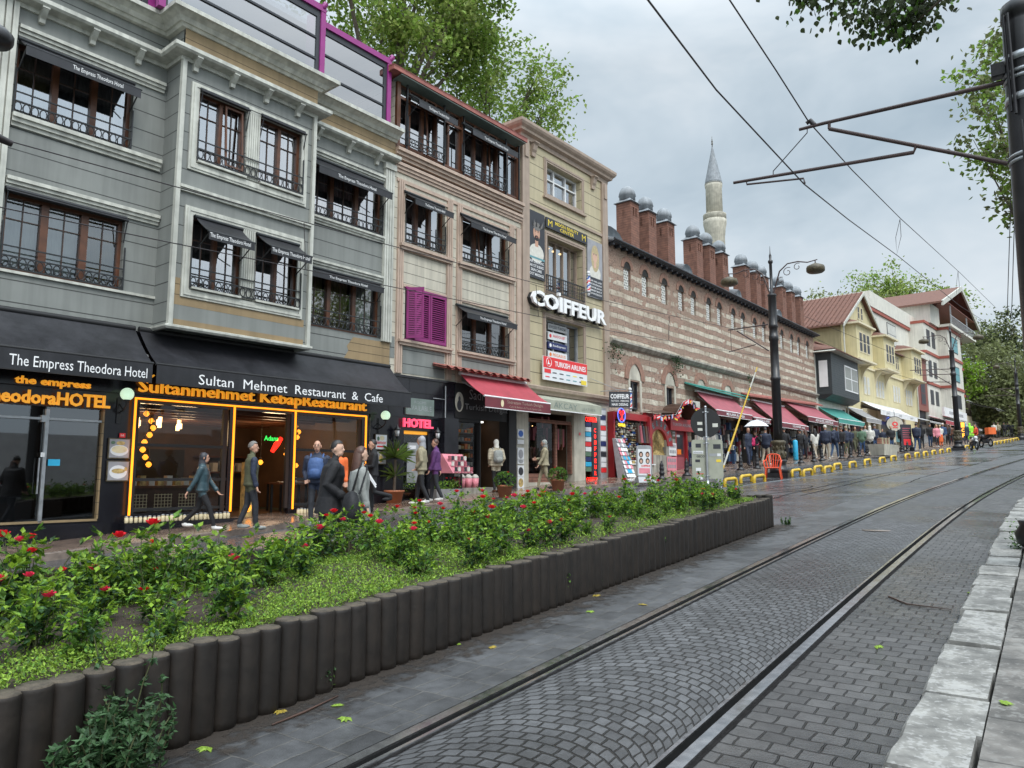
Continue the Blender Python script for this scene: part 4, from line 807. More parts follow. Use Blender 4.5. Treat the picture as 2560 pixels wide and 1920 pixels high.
big_awning(aw, -5, .50, 4.62, .1, 3.83, PD, .37, 'black_canvas', bar='black_matte'); X = F.px
u_, z_ = X(70*K, 860+190*K, PD); u2, z2 = X(1270*K, 860+220*K, PD); m = MB(F); put_text(m, HN, u_, u2, z_-.035, z2+.015, PD+.026); m.build('lettering', 'white_letter', aw)
aw = thing('shop_awning', 'long black awning over the restaurant with white lettering', 'awning', F(3.5, .5, 3.6)); big_awning(aw, .58, 7.28, 4.62, .1, 3.83, PD, .37, 'black_canvas', bar='black_matte')
u_, z_ = X(1710*K, 860+350*K, PD); u2, z2 = X(500+1575*K, 900+300*K, PD); m = MB(F); put_text(m, 'Sultan  Mehmet  Restaurant  &  Cafe', u_, u2, z_, z2, PD+.026); m.build('lettering', 'white_letter', aw)
m = MB(F); put_text(m, 'the empress', -1.53, -.26, 3.28, 3.46, .12, 0, .03, .03); tag(m.build('sign_lettering', 'gold_letter'), 'small upper row of glowing gold letters above the lobby door', 'sign')
m = MB(F); put_text(m, 'theodoraHOTEL', -1.98, .11, 2.97, 3.22, .12, 0, .03, .03); tag(m.build('sign_lettering', 'gold_letter'), 'large glowing gold letters ending in HOTEL above the lobby door', 'sign')
m = MB(F); put_text(m, 'Sultanmehmet KebapRestaurant', .62, 6.46, 3.27, 3.60, .14, 0, .012, .05); m.prism([(.74, 3.6), (.78, 3.58), (.92, 3.7), (.9, 3.72)], .14, .19); tag(m.build('sign_lettering', 'gold_letter'), 'gold letters of the restaurant name along the fascia above the neon', 'sign')
def picture(u0, u1, z0, z1, d, label, kind, cat='menu board'):
    t = thing('menu_board', label, cat, F((u0+u1)/2, d, z0)); m = MB(F); m.box(u0, u1, d, d+.03, z0, z1); m.build('frame', 'bronze', t); m = MB(F); c, cz, w, h = (u0+u1)/2, (z0+z1)/2, u1-u0, z1-z0
    e = lambda rx, rz, ox, oz, k, mi, D: m.raw([(c+ox+rx*cos(a), D, cz+oz+rz*sin(a)) for a in [j*pi/8 for j in range(16)]], [tuple(range(16))], mi)
    m.quad((u0+.02, d+.032, z0+.02), (u1-.02, d+.032, z0+.02), (u1-.02, d+.032, z1-.02), (u0+.02, d+.032, z1-.02), 2 if kind != 'sign' else 1)
    if kind == 'fish': e(w*.4, h*.33, 0, -.02, 0, 1, d+.034); e(w*.3, h*.12, .0, 0, 0, 0, d+.036); e(w*.07, h*.1, w*.33, h*.1, 0, 0, d+.036)
    elif kind == 'plate': e(w*.42, h*.27, 0, -.04, 0, 1, d+.034); e(w*.36, h*.18, 0, -.02, 0, 3, d+.036); e(w*.2, h*.1, w*.05, h*.26, 0, 0, d+.035); e(w*.1, h*.08, -w*.3, h*.28, 0, 4, d+.035)
    elif kind == 'sign':
        e(w*.2, h*.16, .02, h*.25, 0, 3, d+.034); e(w*.1, h*.14, -w*.26, h*.2, 0, 4, d+.034); put_text(m, 'lemon', u0+.05, u1-.05, cz-.06, cz+.04, d+.035, 5, .02); m.box(u0+.06, u1-.08, d+.034, d+.035, cz-.14, cz-.1, 5)
    else: e(w*.16, h*.32, 0, -.02, 0, 0, d+.034); e(w*.1, h*.12, 0, h*.26, 0, 3, d+.035)
    m.build('photo', ('photo_food', 'white_board', 'photo_grey', 'cream', 'green_cloth', 'red_sign'), t)
picture(.165, .58, 2.01, 2.41, .02, 'square food photo of a pale pancake dish, upper of two by the window', 'plate'); picture(.165, .59, 1.57, 1.97, .02, 'square food photo of a fish on an oval plate, below the other', 'fish'); picture(6.86, 7.28, 2.36, 2.78, .05, 'white drinks placard on the black wall under the globe lamp', 'sign'); picture(6.86, 7.26, 1.98, 2.33, .05, 'small dark placard with a glowing drink photo', 'drink')
def plate(u, z, n, label, d=.03):
    t = MB(F); t.box(u-.055, u+.055, d, d+.012, z-.045, z+.045); put_text(t, n, u-.03, u+.03, z-.022, z+.022, d+.014, 1); tag(t.build('number_plate', ('red_sign', 'white_letter')), label, 'number plate')
plate(.42, 2.47, '16', 'red house number plate above the food photos'); plate(7.72, 2.36, '14', 'red house number plate beside the hotel entrance')
def globe(u, label):
    t = thing('globe_lamp', label, 'wall lamp', F(u, .03, 3.0)); m = MB(F); m.ell((u, .34, 3.26), .125, 16, 10); m.build('globe', 'opal_globe', t); m = MB(F); m.tube([(u, .0, 2.9), (u, .2, 2.95), (u, .34, 3.05), (u, .34, 3.14)], .018, 6); m.tube([(u, .0, 3.1), (u, .2, 2.97)], .012, 5); m.box(u-.04, u+.04, 0, .03, 2.7, 3.2); m.lathe([(.06, 3.12), (.07, 3.15)], (u, .34, 0), 10); m.build('arm', 'black_iron', t)
globe(.33, 'round white globe lamp left of the neon frame'); globe(6.97, 'round white globe lamp right of the restaurant by the entrance')
# hotel entrance with black cladding
E_ = thing('hotel_entrance', 'black clad hotel entrance bay with a narrow glass door', 'entrance', F(8.3, 0, FL(8.3))); m = MB(F)
m.wall(6.72, 9.95, .4, 4.46, [(7.92, 8.86, FL(8)+.05, 2.93)], .03, .3); m.box(6.72, 9.95, .03, .08, 4.4, 4.46)
for u in (7.35, 8.1, 8.75, 9.3): m.box(u-.006, u+.006, .03, .036, 3.3, 4.4)
for z in (3.62, 4.02, 3.3): m.box(7.4, 9.9, .03, .05, z-.012, z+.012)
m.tube([(9.5, .08, 3.3), (9.5, .08, 4.3)], .02, 6, 1); m.tube([(9.0, .08, 3.9), (9.5, .08, 3.9), (9.5, .08, 3.0)], .014, 6, 1)
m.build('cladding', ('black_gloss', 'grey_metal'), E_); m = MB(F); z0 = FL(8)+.05; m.box(7.92, 8.86, -.1, -.05, z0, 2.93); m.build('door', 'shop_glass', E_); m = MB(F); m.box(7.92, 8.86, -1.2, -1.15, z0, 2.95, 0); m.box(8.12, 8.62, -.045, -.04, z0+.45, 2.6, 1); m.box(8.2, 8.45, -.039, -.036, 2.42, 2.52, 2); m.box(7.92, 8.86, -.12, -.02, 2.84, 2.92, 3); m.box(7.92, 8.86, -.3, -.2, z0, z0+.35, 4); m.build('door_panel', ('dark_room', 'grey_metal', 'white_board', 'gold_letter', 'maroon_wall'), E_)
m = MB(F); put_text(m, 'HOTEL', 7.82, 8.96, 3.01, 3.26, .08, 0, .03, .06); tag(m.build('sign_lettering', 'pink_letter'), 'pink glowing block letters HOTEL above the entrance door', 'sign')
t = thing('neon_sign', 'unlit grey neon panel reading AVAILABLE above the pink hotel letters', 'sign', F(8.5, .05, 3.38)); m = MB(F); m.box(7.93, 9.02, .04, .09, 3.37, 3.84); m.build('panel', 'green_grey', t); m = MB(F); put_text(m, 'AVAILABLE', 8.0, 8.92, 3.5, 3.64, .093, 0, -.01); put_text(m, 'ROOMS', 8.25, 8.7, 3.69, 3.77, .093, 0, -.01); m.build('lettering', 'grey_metal', t)
def lantern(u, label):
    t = thing('wall_lantern', label, 'wall lamp', F(u, .04, 2.7)); m = MB(F); m.lathe([(.012, 3.06), (.02, 3.02), (.05, 2.98), (.1, 2.93), (.1, 2.91), (.085, 2.90)], (u, .17, 0), 8); m.lathe([(.05, 2.72), (.055, 2.74), (.03, 2.70), (.02, 2.66)], (u, .17, 0), 8); m.tube([(u, .03, 2.68), (u, .1, 2.62), (u, .17, 2.68)], .014, 5); m.box(u-.03, u+.03, .03, .05, 2.6, 2.8)
    for a in range(4): m.tube([(u+.055*cos(a*pi/2+.8), .17+.055*sin(a*pi/2+.8), 2.73), (u+.08*cos(a*pi/2+.8), .17+.08*sin(a*pi/2+.8), 2.91)], .006, 4)
    m.build('frame', 'black_iron', t); m = MB(F); m.lathe([(.045, 2.745), (.072, 2.9)], (u, .17, 0), 8); m.build('lantern_pane', 'white_board', t)
lantern(7.55, 'black wall lantern left of the pink hotel letters'); lantern(9.1, 'black wall lantern right of the hotel entrance')
# ---------------------------------------------------------------- cream annex of the hotel
A = thing('guest_house', 'cream boarded house with pink trim, magenta shutters and a wooden attic', 'house', F(10.3, 0, gz(17))); u0, u1 = 7.38, 13.19
wa, wb, wd = (7.86, 9.48, 8.30, 9.77), (10.2, 12.5, 8.32, 9.78), (10.22, 12.5, 5.46, 6.88); ws = (7.9, 9.5, 5.5, 6.94)
m = MB(F); m.wall(u0, u1, 4.46, 10.4, [wa, wb, wd, ws]); m.box(u0, u1, -8, -7.9, 4.4, 13); m.quad((u0, -8, 10), (u0, 0, 10), (u0, 0, 13), (u0, -8, 13)); m.build('wall', 'cream_board', A)
m = MB(F)
for a, b in ((7.84, 9.5), (10.22, 12.5)): m.cut(); m.box(a, b, .002, .012, 4.52, 5.28)
m.cut(); m.box(7.38, 7.53, .002, .01, 4.9, 5.5); m.build('grey_panel', 'grey_board', A)
m = MB(F)
for a in (7.55, 9.55, 9.98, 12.55): m.cut(); fluted(m, a, a+.24, 4.5, 10.06, .0, n=3, th=.055)
m.cut(); m.box(12.93, 13.17, 0, .05, 4.5, 10.06); m.cut(); mould(m, u0, u1, 10.28, 10.55, .12); m.cut(); mould(m, u0, u1, 10.66, 10.95, .2); m.box(7.5, 12.9, 0, .04, 10.0, 10.1)
for a, b in ((7.6, 9.75), (10.0, 12.76)):
    m.cut(); m.box(a, b, 0, .16, 8.12, 8.2); m.box(a+.04, b-.04, 0, .11, 8.04, 8.12); m.cut(); m.box(a, b, 0, .16, 5.38, 5.45); m.box(a+.04, b-.04, 0, .11, 5.3, 5.38); m.box(a+.2, b-.2, 0, .045, 9.8, 9.88); m.box(a+.2, b-.2, 0, .045, 6.98, 7.06)
m.build('trim', 'pink_trim', A)
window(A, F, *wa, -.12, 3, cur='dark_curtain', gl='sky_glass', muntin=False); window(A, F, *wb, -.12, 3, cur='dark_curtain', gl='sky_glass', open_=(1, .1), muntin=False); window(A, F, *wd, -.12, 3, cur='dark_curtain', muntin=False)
for w_ in (wa, wb, wd): railing(A, F, w_[0], w_[1], w_[2]+.02, .03, h=.4)
awning(A, F, 7.76, 9.32, 9.74, .06, 9.44, .5, .17, HN); awning(A, F, 10.1, 12.3, 9.74, .06, 9.40, .5, .17, HN); awning(A, F, 9.95, 12.35, 6.84, .06, 6.54, .5, .17, HN)
# shutters: one leaf folded back, two closed
m = MB(F)
def louvre(m, P, n=15):                # P(s, t) maps the leaf square
    for s0, s1, t0, t1 in ((0, .1, 0, 1), (.9, 1, 0, 1), (.1, .9, 0, .06), (.1, .9, .94, 1)): m.hexa([P(s0, t0, 0), P(s1, t0, 0), P(s1, t0, .035), P(s0, t0, .035), P(s0, t1, 0), P(s1, t1, 0), P(s1, t1, .035), P(s0, t1, .035)])
    for i in range(n):
        t = .07+.86*i/n; m.hexa([P(.1, t, .012), P(.9, t, .012), P(.9, t, .03), P(.1, t, .03), P(.1, t+.022, -.018), P(.9, t+.022, -.018), P(.9, t+.022, .0), P(.1, t+.022, .0)])
for a, b in ((8.22, 8.82), (8.84, 9.5)):
    m = MB(F); louvre(m, lambda s, t, o: (a+(b-a)*s, .05+o, 5.5+1.46*t), 20); m.build('shutter', 'magenta_shutter', A)
m = MB(F); louvre(m, lambda s, t, o: (7.9+.25*s, .06+.42*s+o, 5.5+1.46*t), 24); m.build('shutter', 'magenta_shutter', A)
m = MB(F); m.box(7.88, 9.52, .0, .06, 5.46, 5.5); m.box(7.88, 9.52, 0, .06, 6.95, 7.0); m.build('shutter_frame', 'magenta_shutter', A); m = MB(F); m.box(7.9, 9.5, -.3, -.05, 5.5, 6.94); m.build('dark_opening', 'dark_room', A)
# glazed wooden attic storey with red eave
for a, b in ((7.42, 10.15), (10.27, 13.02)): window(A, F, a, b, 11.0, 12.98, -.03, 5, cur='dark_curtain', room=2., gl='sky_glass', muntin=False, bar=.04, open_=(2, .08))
m = MB(F)
for a, b in ((7.42, 10.15), (10.27, 13.02)): m.box(a, b, -.02, .03, 12.5, 12.58); m.box(a, b, -.02, .03, 11.08, 11.14)
for a in (7.42, 10.15, 12.95): m.box(a, a+.13, -.06, .05, 10.97, 13.05)
m.build('attic_frame', 'brown_wood', A)
m = MB(F); m.prism([(7.0, 13.05), (7.0, 13.2), (13.12, 13.24), (13.12, 13.08)], -.2, .36); m.sheet((7.0, .36, 13.2), (13.12, .36, 13.24), (13.12, -7.5, 14.3), (7.0, -7.5, 14.3), .06); m.build('roof', 'rust_eave', A)
m = MB(F); m.box(7.4, 13.04, -.1, -.05, 12.98, 13.08); m.sheet((7.3, .34, 13.03), (13.05, .34, 13.05), (13.05, -.05, 12.98), (7.3, -.05, 12.98), .02); m.build('soffit', 'green_grey', A)
awning(A, F, 7.85, 9.45, 12.72, .06, 12.40, .5, .18, HN); awning(A, F, 10.15, 12.4, 12.72, .06, 12.40, .5, .18, HN)
railing(A, F, 7.78, 9.32, 11.12, .14, h=.42); railing(A, F, 10.06, 12.3, 11.10, .14, h=.42)
m = MB(F)
for u in (7.78, 9.32, 10.2, 12.3, 13.0): m.cut(); m.box(u-.02, u+.02, .05, .1, 11.0, 13.0)
m.build('steel_post', 'black_iron', A)
d = thing('satellite_dish', 'pale round dish showing above the red eave', 'satellite dish', F(11.3, -2.2, 13.6)); m = MB(F); m.raw([(11.35+.45*cos(a)*r, -2.0-.2*(1-r*r), 14.3+.45*sin(a)*r) for r in (1, .6, .01) for a in [k*pi/9 for k in range(18)]], [(i*18+j, i*18+(j+1) % 18, (i+1)*18+(j+1) % 18, (i+1)*18+j) for i in range(2) for j in range(18)], 0, True); m.build('dish', 'grey_metal', d); m = MB(F); m.tube([(11.35, -2.2, 13.4), (11.35, -2.2, 14.3)], .03); m.build('mast', 'grey_metal', d)
# sweet shop under the annex: dark front, round emblem, red awning
FZ = lambda u: gz(7+u)+.12
Q = thing('sweet_shop', 'dark glazed sweet shop front beside the hotel entrance', 'shop', F(11.4, 0, FZ(11))); m = MB(F)
m.wall(9.95, 13.19, .5, 4.46, [(9.98, 11.1, 1.36, 3.3), (11.15, 12.4, 1.30, 3.6)], .02, .3); m.box(12.42, 12.8, .02, .12, 1.2, 3.9); m.box(9.95, 12.8, .02, .06, 3.4, 4.4); m.box(9.9, 11.6, .0, .3, .9, 1.32, 1); m.box(13.19-.36, 13.46, .02, .1, .9, 4.5, 2)
m.build('front', ('black_matte', 'dirty_stone', 'stone'), Q); m = MB(F); room(m, 9.96, 12.42, 1.28, 3.62, 2.5, d0=-.3); m.build('interior', 'warm_room', Q)
m = MB(F); m.quad((9.98, -.1, 1.36), (11.1, -.1, 1.36), (11.1, -.1, 3.3), (9.98, -.1, 3.3)); m.build('shop_window', 'shop_glass', Q)
m = MB(F); random.seed(12)
for r in range(7):
    z = 1.45+r*.27; m.box(11.2, 12.35, -1.6, -1.3, z, z+.015, 3)
    for i in range(7): a = 11.24+i*.16; m.box(a, a+rnd(.08, .13), -1.55, -1.32, z+.016, z+rnd(.1, .2), random.choice((0, 1, 2, 3)))
for r in range(5): m.box(10.0, 10.1, -.5, -.2, 1.4+r*.3, 1.6+r*.3, 2)
for r in range(3): m.box(10.15, 11.0, -.6, -.3, 1.45+.2*r, 1.465+.2*r, 3); m.box(10.2+.1*r, 10.6+.1*r, -.55, -.35, 1.466+.2*r, 1.52+.2*r, 1)
m.build('shop_goods', ('photo_food', 'white_cloth', 'orange', 'steel'), None, 'shelves of small sweets and spice packets inside the sweet shop', 'stuff')
for i in range(3):
    u = 10.15+i*.3; t = thing('spice_bucket', 'striped paper tub of sweets in the shop window', 'tub', F(u, .15, 1.32), 'paper tubs on the shop sill'); m = MB(F); m.lathe([(.09, 1.325), (.12, 1.6)], (u, .15, 0), 12); m.build('tub', 'pinkish', t); m = MB(F); m.lathe([(.12, 1.6), (.1, 1.66), (.04, 1.72)], (u, .15, 0), 12); m.build('sweets', 'white_cloth', t)
lt = MB(F); lt.box(10.3, 10.7, -.9, -.8, 3.35, 3.4); lt.box(11.6, 12.2, -.9, -.8, 3.4, 3.45); tag(lt.build('ceiling_light', 'white_light'), 'pair of strip lights inside the sweet shop', 'strip light')
t = thing('shop_sign', 'dark shop sign with an oval portrait emblem, half behind the red awning', 'sign', F(10.5, .06, 3.4)); m = MB(F); put_text(m, 'Sadrazam', 10.55, 12.1, 4.0, 4.3, .075, 0, -.004); put_text(m, 'Turkish Delight', 10.35, 12.4, 3.62, 3.85, .075, 0, -.004); m.build('lettering', 'grey_metal', t); m = MB(F); m.raw([(10.1+.19*cos(a), .078, 3.88+.3*sin(a)) for a in [k*pi/10 for k in range(20)]], [tuple(range(20))]); m.raw([(10.1+.1*cos(a), .081, 3.78+.16*sin(a)) for a in [k*pi/8 for k in range(16)]], [tuple(range(16))], 1); m.raw([(10.1+.05*cos(a), .082, 3.98+.07*sin(a)) for a in [k*pi/8 for k in range(16)]], [tuple(range(16))], 1); m.build('emblem', ('dirty_stone', 'photo_dark'), t)
t = thing('shop_awning', 'crimson awning with white bar over the sweet shop', 'awning', F(11.4, .8, 3.9)); big_awning(t, 9.95, 13.15, 4.72, .22, 3.98, 1.22, .33, 'red_canvas', 'wine_dark')
m = MB(F); put_text(m, 'Sadrazam Turkish Delight', 10.95, 12.75, 3.80, 3.92, 1.248, 0, -.006); put_text(m, 'Cafe & Baklava & Tea & Spice Cafe', 11.05, 12.65, 3.70, 3.77, 1.248, 0, -.008); m.raw([(10.72+.07*cos(a), 1.247, 3.81+.11*sin(a)) for a in [k*pi/8 for k in range(16)]], [tuple(range(16))], 1); m.build('lettering', ('pink_trim', 'cream'), t)
m = MB(F); n = 60; vs = []
for i in range(n+1):
    u = 9.0+4.1*i/n; w_ = .035*sin(i*1.25); vs += [(u, .02, 4.93+w_), (u, .55, 4.80+w_)]
m.raw(vs, [(2*i, 2*i+2, 2*i+3, 2*i+1) for i in range(n)], 0, True); m.raw([(u, d, z-.05) for u, d, z in vs], [(2*i+1, 2*i+3, 2*i+2, 2*i) for i in range(n)], 0, True)
tag(m.build('corrugated_canopy', 'rust_eave'), 'corrugated red canopy strip above the crimson awning', 'canopy')
t = thing('wall_box', 'black metal box fixed on the wall beside the shop window', 'box', F(9.5, .1, 2.3)); m = MB(F); m.box(9.25, 9.84, .03, .3, 2.33, 3.34); m.build('case', 'black_gloss', t)
t = thing('display_case', 'tilted street display of pink framed trinkets', 'display', F(9.5, .3, 1.2)); m = MB(F); m.hexa([(9.15, .25, 1.75), (10.0, .25, 1.75), (10.0, .75, 1.75), (9.15, .75, 1.75), (9.15, .2, 2.3), (10.0, .2, 2.3), (10.0, .3, 2.3), (9.15, .3, 2.3)]); m.build('tray', 'pinkish', t); m = MB(F)
for i in range(6):
    for j in range(3): a = 9.2+i*.13; m.box(a, a+.1, .76-.13*j, .78-.13*j, 1.8+j*.16, 1.92+j*.16, (i+j) % 3)
m.build('trinket', ('photo_dark', 'white_cloth', 'wine_canvas'), t); m = MB(F)
for a in (9.2, 9.95): m.box(a-.02, a+.02, .3, .34, FZ(9.5), 1.76)
m.build('leg', 'black_iron', t)
for i, (lb, mi) in enumerate((('blue drop shaped sign', 'blue'), ('small white notice', 'white_board'), ('photo of a white wrap', 'photo_grey'), ('small grey notice', 'grey_metal'), ('photo of dark tea glasses', 'photo_dark'), ('photo of a round salad dish', 'photo_food'))):
    z = (3.05, 2.78, 2.38, 2.14, 1.82, 1.45)[i]; h = (.3, .14, .42, .16, .38, .4)[i]; t = MB(F); t.box(12.84, 13.17, .11, .14, z-h/2, z+h/2, 0); t.raw([(13.0+.13*cos(a), .142, z+h*.36*sin(a)) for a in [k*pi/7 for k in range(14)]], [tuple(range(14))], 1); tag(t.build('picture_panel', ('white_board', mi)), lb+' on the black post between the shops', 'panel')
# ---------------------------------------------------------------- tan house of the hairdresser
T = thing('tan_house', 'tan boarded house with taupe pilasters and big white letters', 'house', F(16, 0, gz(23))); u0, u1 = 13.19, 18.76
w4, w3, w2 = (14.69, 16.95, 11.80, 12.98), (14.68, 17.0, 8.2, 10.26), (14.58, 16.98, 5.5, 7.26)
m = MB(F); m.wall(u0, u1, 4.5, 13.5, [w4, w3, w2], .0, .34); m.quad((u1, 0, 4), (u1, -8, 4), (u1, -8, 14), (u1, 0, 14)); m.quad((u0, -8, 10), (u0, 0, 10), (u0, 0, 14), (u0, -8, 14)); m.box(u0, u1, -8, -7.9, 4, 14); m.box(u0, u1, -8, -.3, 13.8, 13.9); m.build('wall', 'tan_board', T)
m = MB(F); m.box(13.19, 13.58, 0, .09, 4.62, 13.42); m.cut(); m.box(18.38, 18.76, 0, .09, 4.62, 13.42); m.cut()
P_ = [(0, 13.42), (.06, 13.42), (.08, 13.56), (.2, 13.62), (.22, 13.7), (.3, 13.78), (.34, 13.86), (.34, 13.96), (0, 14.0)]; m.sweep([(u1+.0, -6), (u1+.0, 0), (u0, 0), (u0, -6)], P_)
m.cut(); m.box(13.58, 18.38, 0, .06, 11.14, 11.24); m.cut(); m.sweep([(u1, 0), (u0, 0)], [(0, 4.46), (.1, 4.46), (.12, 4.54), (.22, 4.6), (.24, 4.7), (.08, 4.76), (0, 4.76)])
m.cut()
for a in (13.3, 18.48): m.cut(); m.box(a, a+.2, .09, .13, 12.75, 13.35)
m.cut(); frame_mould(m, 14.53, 17.14, 11.66, 13.16, 0, .16); m.box(14.46, 17.2, 0, .1, 11.62, 11.68); m.cut(); frame_mould(m, 14.52, 17.16, 8.1, 10.42, 0, .16); m.cut(); frame_mould(m, 14.42, 17.14, 5.36, 7.42, 0, .16)
m.build('trim', 'taupe_trim', T)
for u in (13.85, 17.75): bracket(T, F, u, 0, 13.42, h=.5, w=.22, dep=.22, mt='taupe_trim')
W_ = window(T, F, *w4, -.22, 3, wood='white_metal', cur=None, muntin=False, bar=.035, gl='sky_glass'); m = MB(F); m.box(14.76, 16.9, -.29, -.21, 12.5, 12.55); m.build('transom', 'white_metal', W_); m = MB(F); m.box(16.3, 16.88, -.5, -.45, 11.86, 12.45, 0); m.box(16.6, 16.88, -.44, -.43, 11.86, 12.45, 1); m.box(15.4, 15.9, -.4, -.39, 12.1, 12.42, 0); m.build('blind', ('white_board', 'red_sign'), W_)
W_ = window(T, F, *w3, -.26, 5, wood='taupe_trim', cur=None, muntin=False, bar=.012, room=3.5, gl='sky_glass'); m = MB(F); random.seed(5)
for i in range(14): m.lathe([(.09, 0), (.08, -.03), (.001, -.031)], (14.9+(i % 5)*.45, -.8-.7*(i//5), 10.2), 8)
m.build('ceiling_spotlight', 'warm_bulb', W_)
W_ = window(T, F, *w2, -.24, 3, wood='grey_metal', cur=None, muntin=False, bar=.03, room=2)
m = MB(F); m.box(14.52, 17.0, .08, .11, 8.74, 8.78); m.box(14.52, 17.0, .08, .11, 8.2, 8.23)
for i in range(22): a = 14.54+i*.116; m.box(a, a+.016, .086, .102, 8.2, 8.76)
for z in (8.35, 8.48, 8.61): m.box(14.52, 17.0, .088, .1, z, z+.015)
m.build('balcony_rail', 'black_iron', T)
def sign(label, u0, u1, z0, z1, d, mats, cat='sign', name='sign'):
    t = thing(name, label, cat, F((u0+u1)/2, d, z0)); m = MB(F); m.box(u0, u1, d-.05, d, z0, z1); m.build('board', mats, t); return t
def head(m, cu, cz, s, d, skin, hair, beard=None, cloth=5, long=False):     # printed portrait, flat on its poster
    e = lambda rx, rz, ox, oz, mi, D: m.raw([(cu+ox+rx*cos(a), d+D, cz+oz+rz*sin(a)) for a in [k*pi/10 for k in range(20)]], [tuple(range(20))], mi)
    e(s*1.0, s*.8, 0, -s*1.75, cloth, .001)
    if long: e(s*.72, s*1.35, .02, -s*.25, hair, .002)
    m.raw([(cu-s*.22, d+.0025, cz-s*1.2), (cu+s*.22, d+.0025, cz-s*1.2), (cu+s*.2, d+.0025, cz-s*.4), (cu-s*.2, d+.0025, cz-s*.4)], [(0, 1, 2, 3)], skin)
    e(s*.46, s*.66, 0, 0, skin, .003); e(s*.52, s*.36, .02, s*.55, hair, .004)
    if not long:
        for k in range(7): a = -.5+k*.22; m.raw([(cu+s*(a-.12), d+.0045, cz+s*.5), (cu+s*(a+.16), d+.0045, cz+s*.5), (cu+s*(a*1.5+.1), d+.0045, cz+s*(1.0+.12*(k % 3)))], [(0, 1, 2)], hair if k % 2 else 6)
    if beard is not None: e(s*.3, s*.24, 0, -s*.46, beard, .004); e(s*.11, s*.05, 0, -s*.38, 7, .005)
    for x in (-.2, .2): e(s*.08, s*.035, x*s, s*.1, 6, .005); e(s*.13, s*.025, x*s, s*.2, 6, .005)
    e(s*.05, s*.14, 0, -s*.08, 8, .0045)
PM = ('photo_dark', 'skin', 'hair_grey', 'hair_black', 'hair_blond', 'teal', 'hair_black', 'lip', 'skin_light', 'white_cloth')
t = sign('tall dark poster of a bearded man with silver hair, beside the salon window', 13.46, 14.48, 8.5, 10.92, .07, 'photo_dark', 'poster', 'poster'); m = MB(F); head(m, 14.0, 10.15, .42, .07, 1, 2, 3, 9); m.box(13.48, 14.46, .071, .074, 9.2, 9.27, 5); m.build('portrait', PM, t)
m = MB(F)
for i, s in enumerate(('HAIR COLORING', 'HAIR CUT & BEARD', 'SKIN CARE', 'FOOT MASSAGE')): put_text(m, s, 13.54+.12*(i == 2), 14.4-.12*(i == 2), 9.04-i*.15, 9.14-i*.15, .076, 0, .01)
m.build('lettering', 'white_letter', t)
t = sign('tall grey poster of a woman with long blond hair, above the barber pole', 17.26, 18.32, 8.52, 10.8, .07, 'photo_grey', 'poster', 'poster'); m = MB(F); head(m, 17.78, 10.2, .40, .07, 8, 4, None, 9, True); m.box(17.27, 18.31, .071, .074, 9.27, 9.32, 0); m.box(17.27, 18.31, .071, .0735, 8.54, 9.27, 0); m.build('portrait', PM, t); m = MB(F)
for i, s in enumerate(('HAIR NAIL-LASH', 'EXTENSIONS', 'MICROBLADING', 'PERMANENT MAKE-UP', 'KERATIN-PROTEIN-BOTOX')): put_text(m, s, 17.36, 18.24, 9.14-i*.125, 9.21-i*.125, .077, 0, .01)
m.build('lettering', 'white_letter', t)
t = sign('dark band sign with gold salon lettering above the tall salon window', 14.55, 17.22, 10.52, 10.9, .09, 'photo_dark'); m = MB(F); put_text(m, 'MOON BEAUTY', 15.1, 16.6, 10.73, 10.86, .094, 0, .012); put_text(m, 'CENTER', 15.4, 16.3, 10.56, 10.69, .094, 0, .012); put_text(m, 'M', 14.66, 14.92, 10.6, 10.83, .094); put_text(m, 'M', 16.85, 17.1, 10.6, 10.83, .094); m.build('lettering', 'yellow', t)
m = MB(F); put_text(m, 'COIFFEUR', 13.45, 18.2, 7.47, 8.02, .2, 0, .03, .1); m.box(15.0, 15.12, .2, .3, 8.06, 8.17)
o = m.build('sign_lettering', 'white_letter'); tag(o, 'big white block letters COIFFEUR on dark backs across the tan wall', 'sign'); m = MB(F); put_text(m, 'COIFFEUR', 13.41, 18.18, 7.44, 8.0, .08, 0, .035, .11); m.build('letter_back', 'black_matte', o)
t = sign('red and white airline ticket signboard below the office window', 14.18, 16.92, 4.97, 5.8, .2, 'white_board'); m = MB(F); m.box(14.19, 16.91, .2, .206, 5.4, 5.79); m.build('red_band', 'red_sign', t); m = MB(F); put_text(m, 'TURKISH AIRLINES', 14.85, 16.82, 5.49, 5.68, .209, 0, .02); m.tube([(14.5+.15*cos(a), .21, 5.6+.155*sin(a)) for a in [k*pi/10 for k in range(21)]], .012, 4); m.prism([(14.42, 5.52), (14.6, 5.54), (14.5, 5.58), (14.48, 5.7), (14.45, 5.6)], .207, .212); m.build('lettering', 'white_letter', t)
m = MB(F)
for i in range(12): a = 14.3+(i % 6)*.42; z = 5.24 if i < 6 else 5.07; m.box(a, a+.24, .202, .206, z, z+.035, (0, 1, 1, 2, 3, 1, 0, 1, 1, 2, 2, 1)[i])
m.box(14.24, 14.62, .203, .208, 5.22, 5.36, 0); m.box(16.5, 16.86, .203, .208, 5.0, 5.16, 3); m.build('small_logo', ('red_sign', 'photo_dark', 'teal', 'yellow'), t)
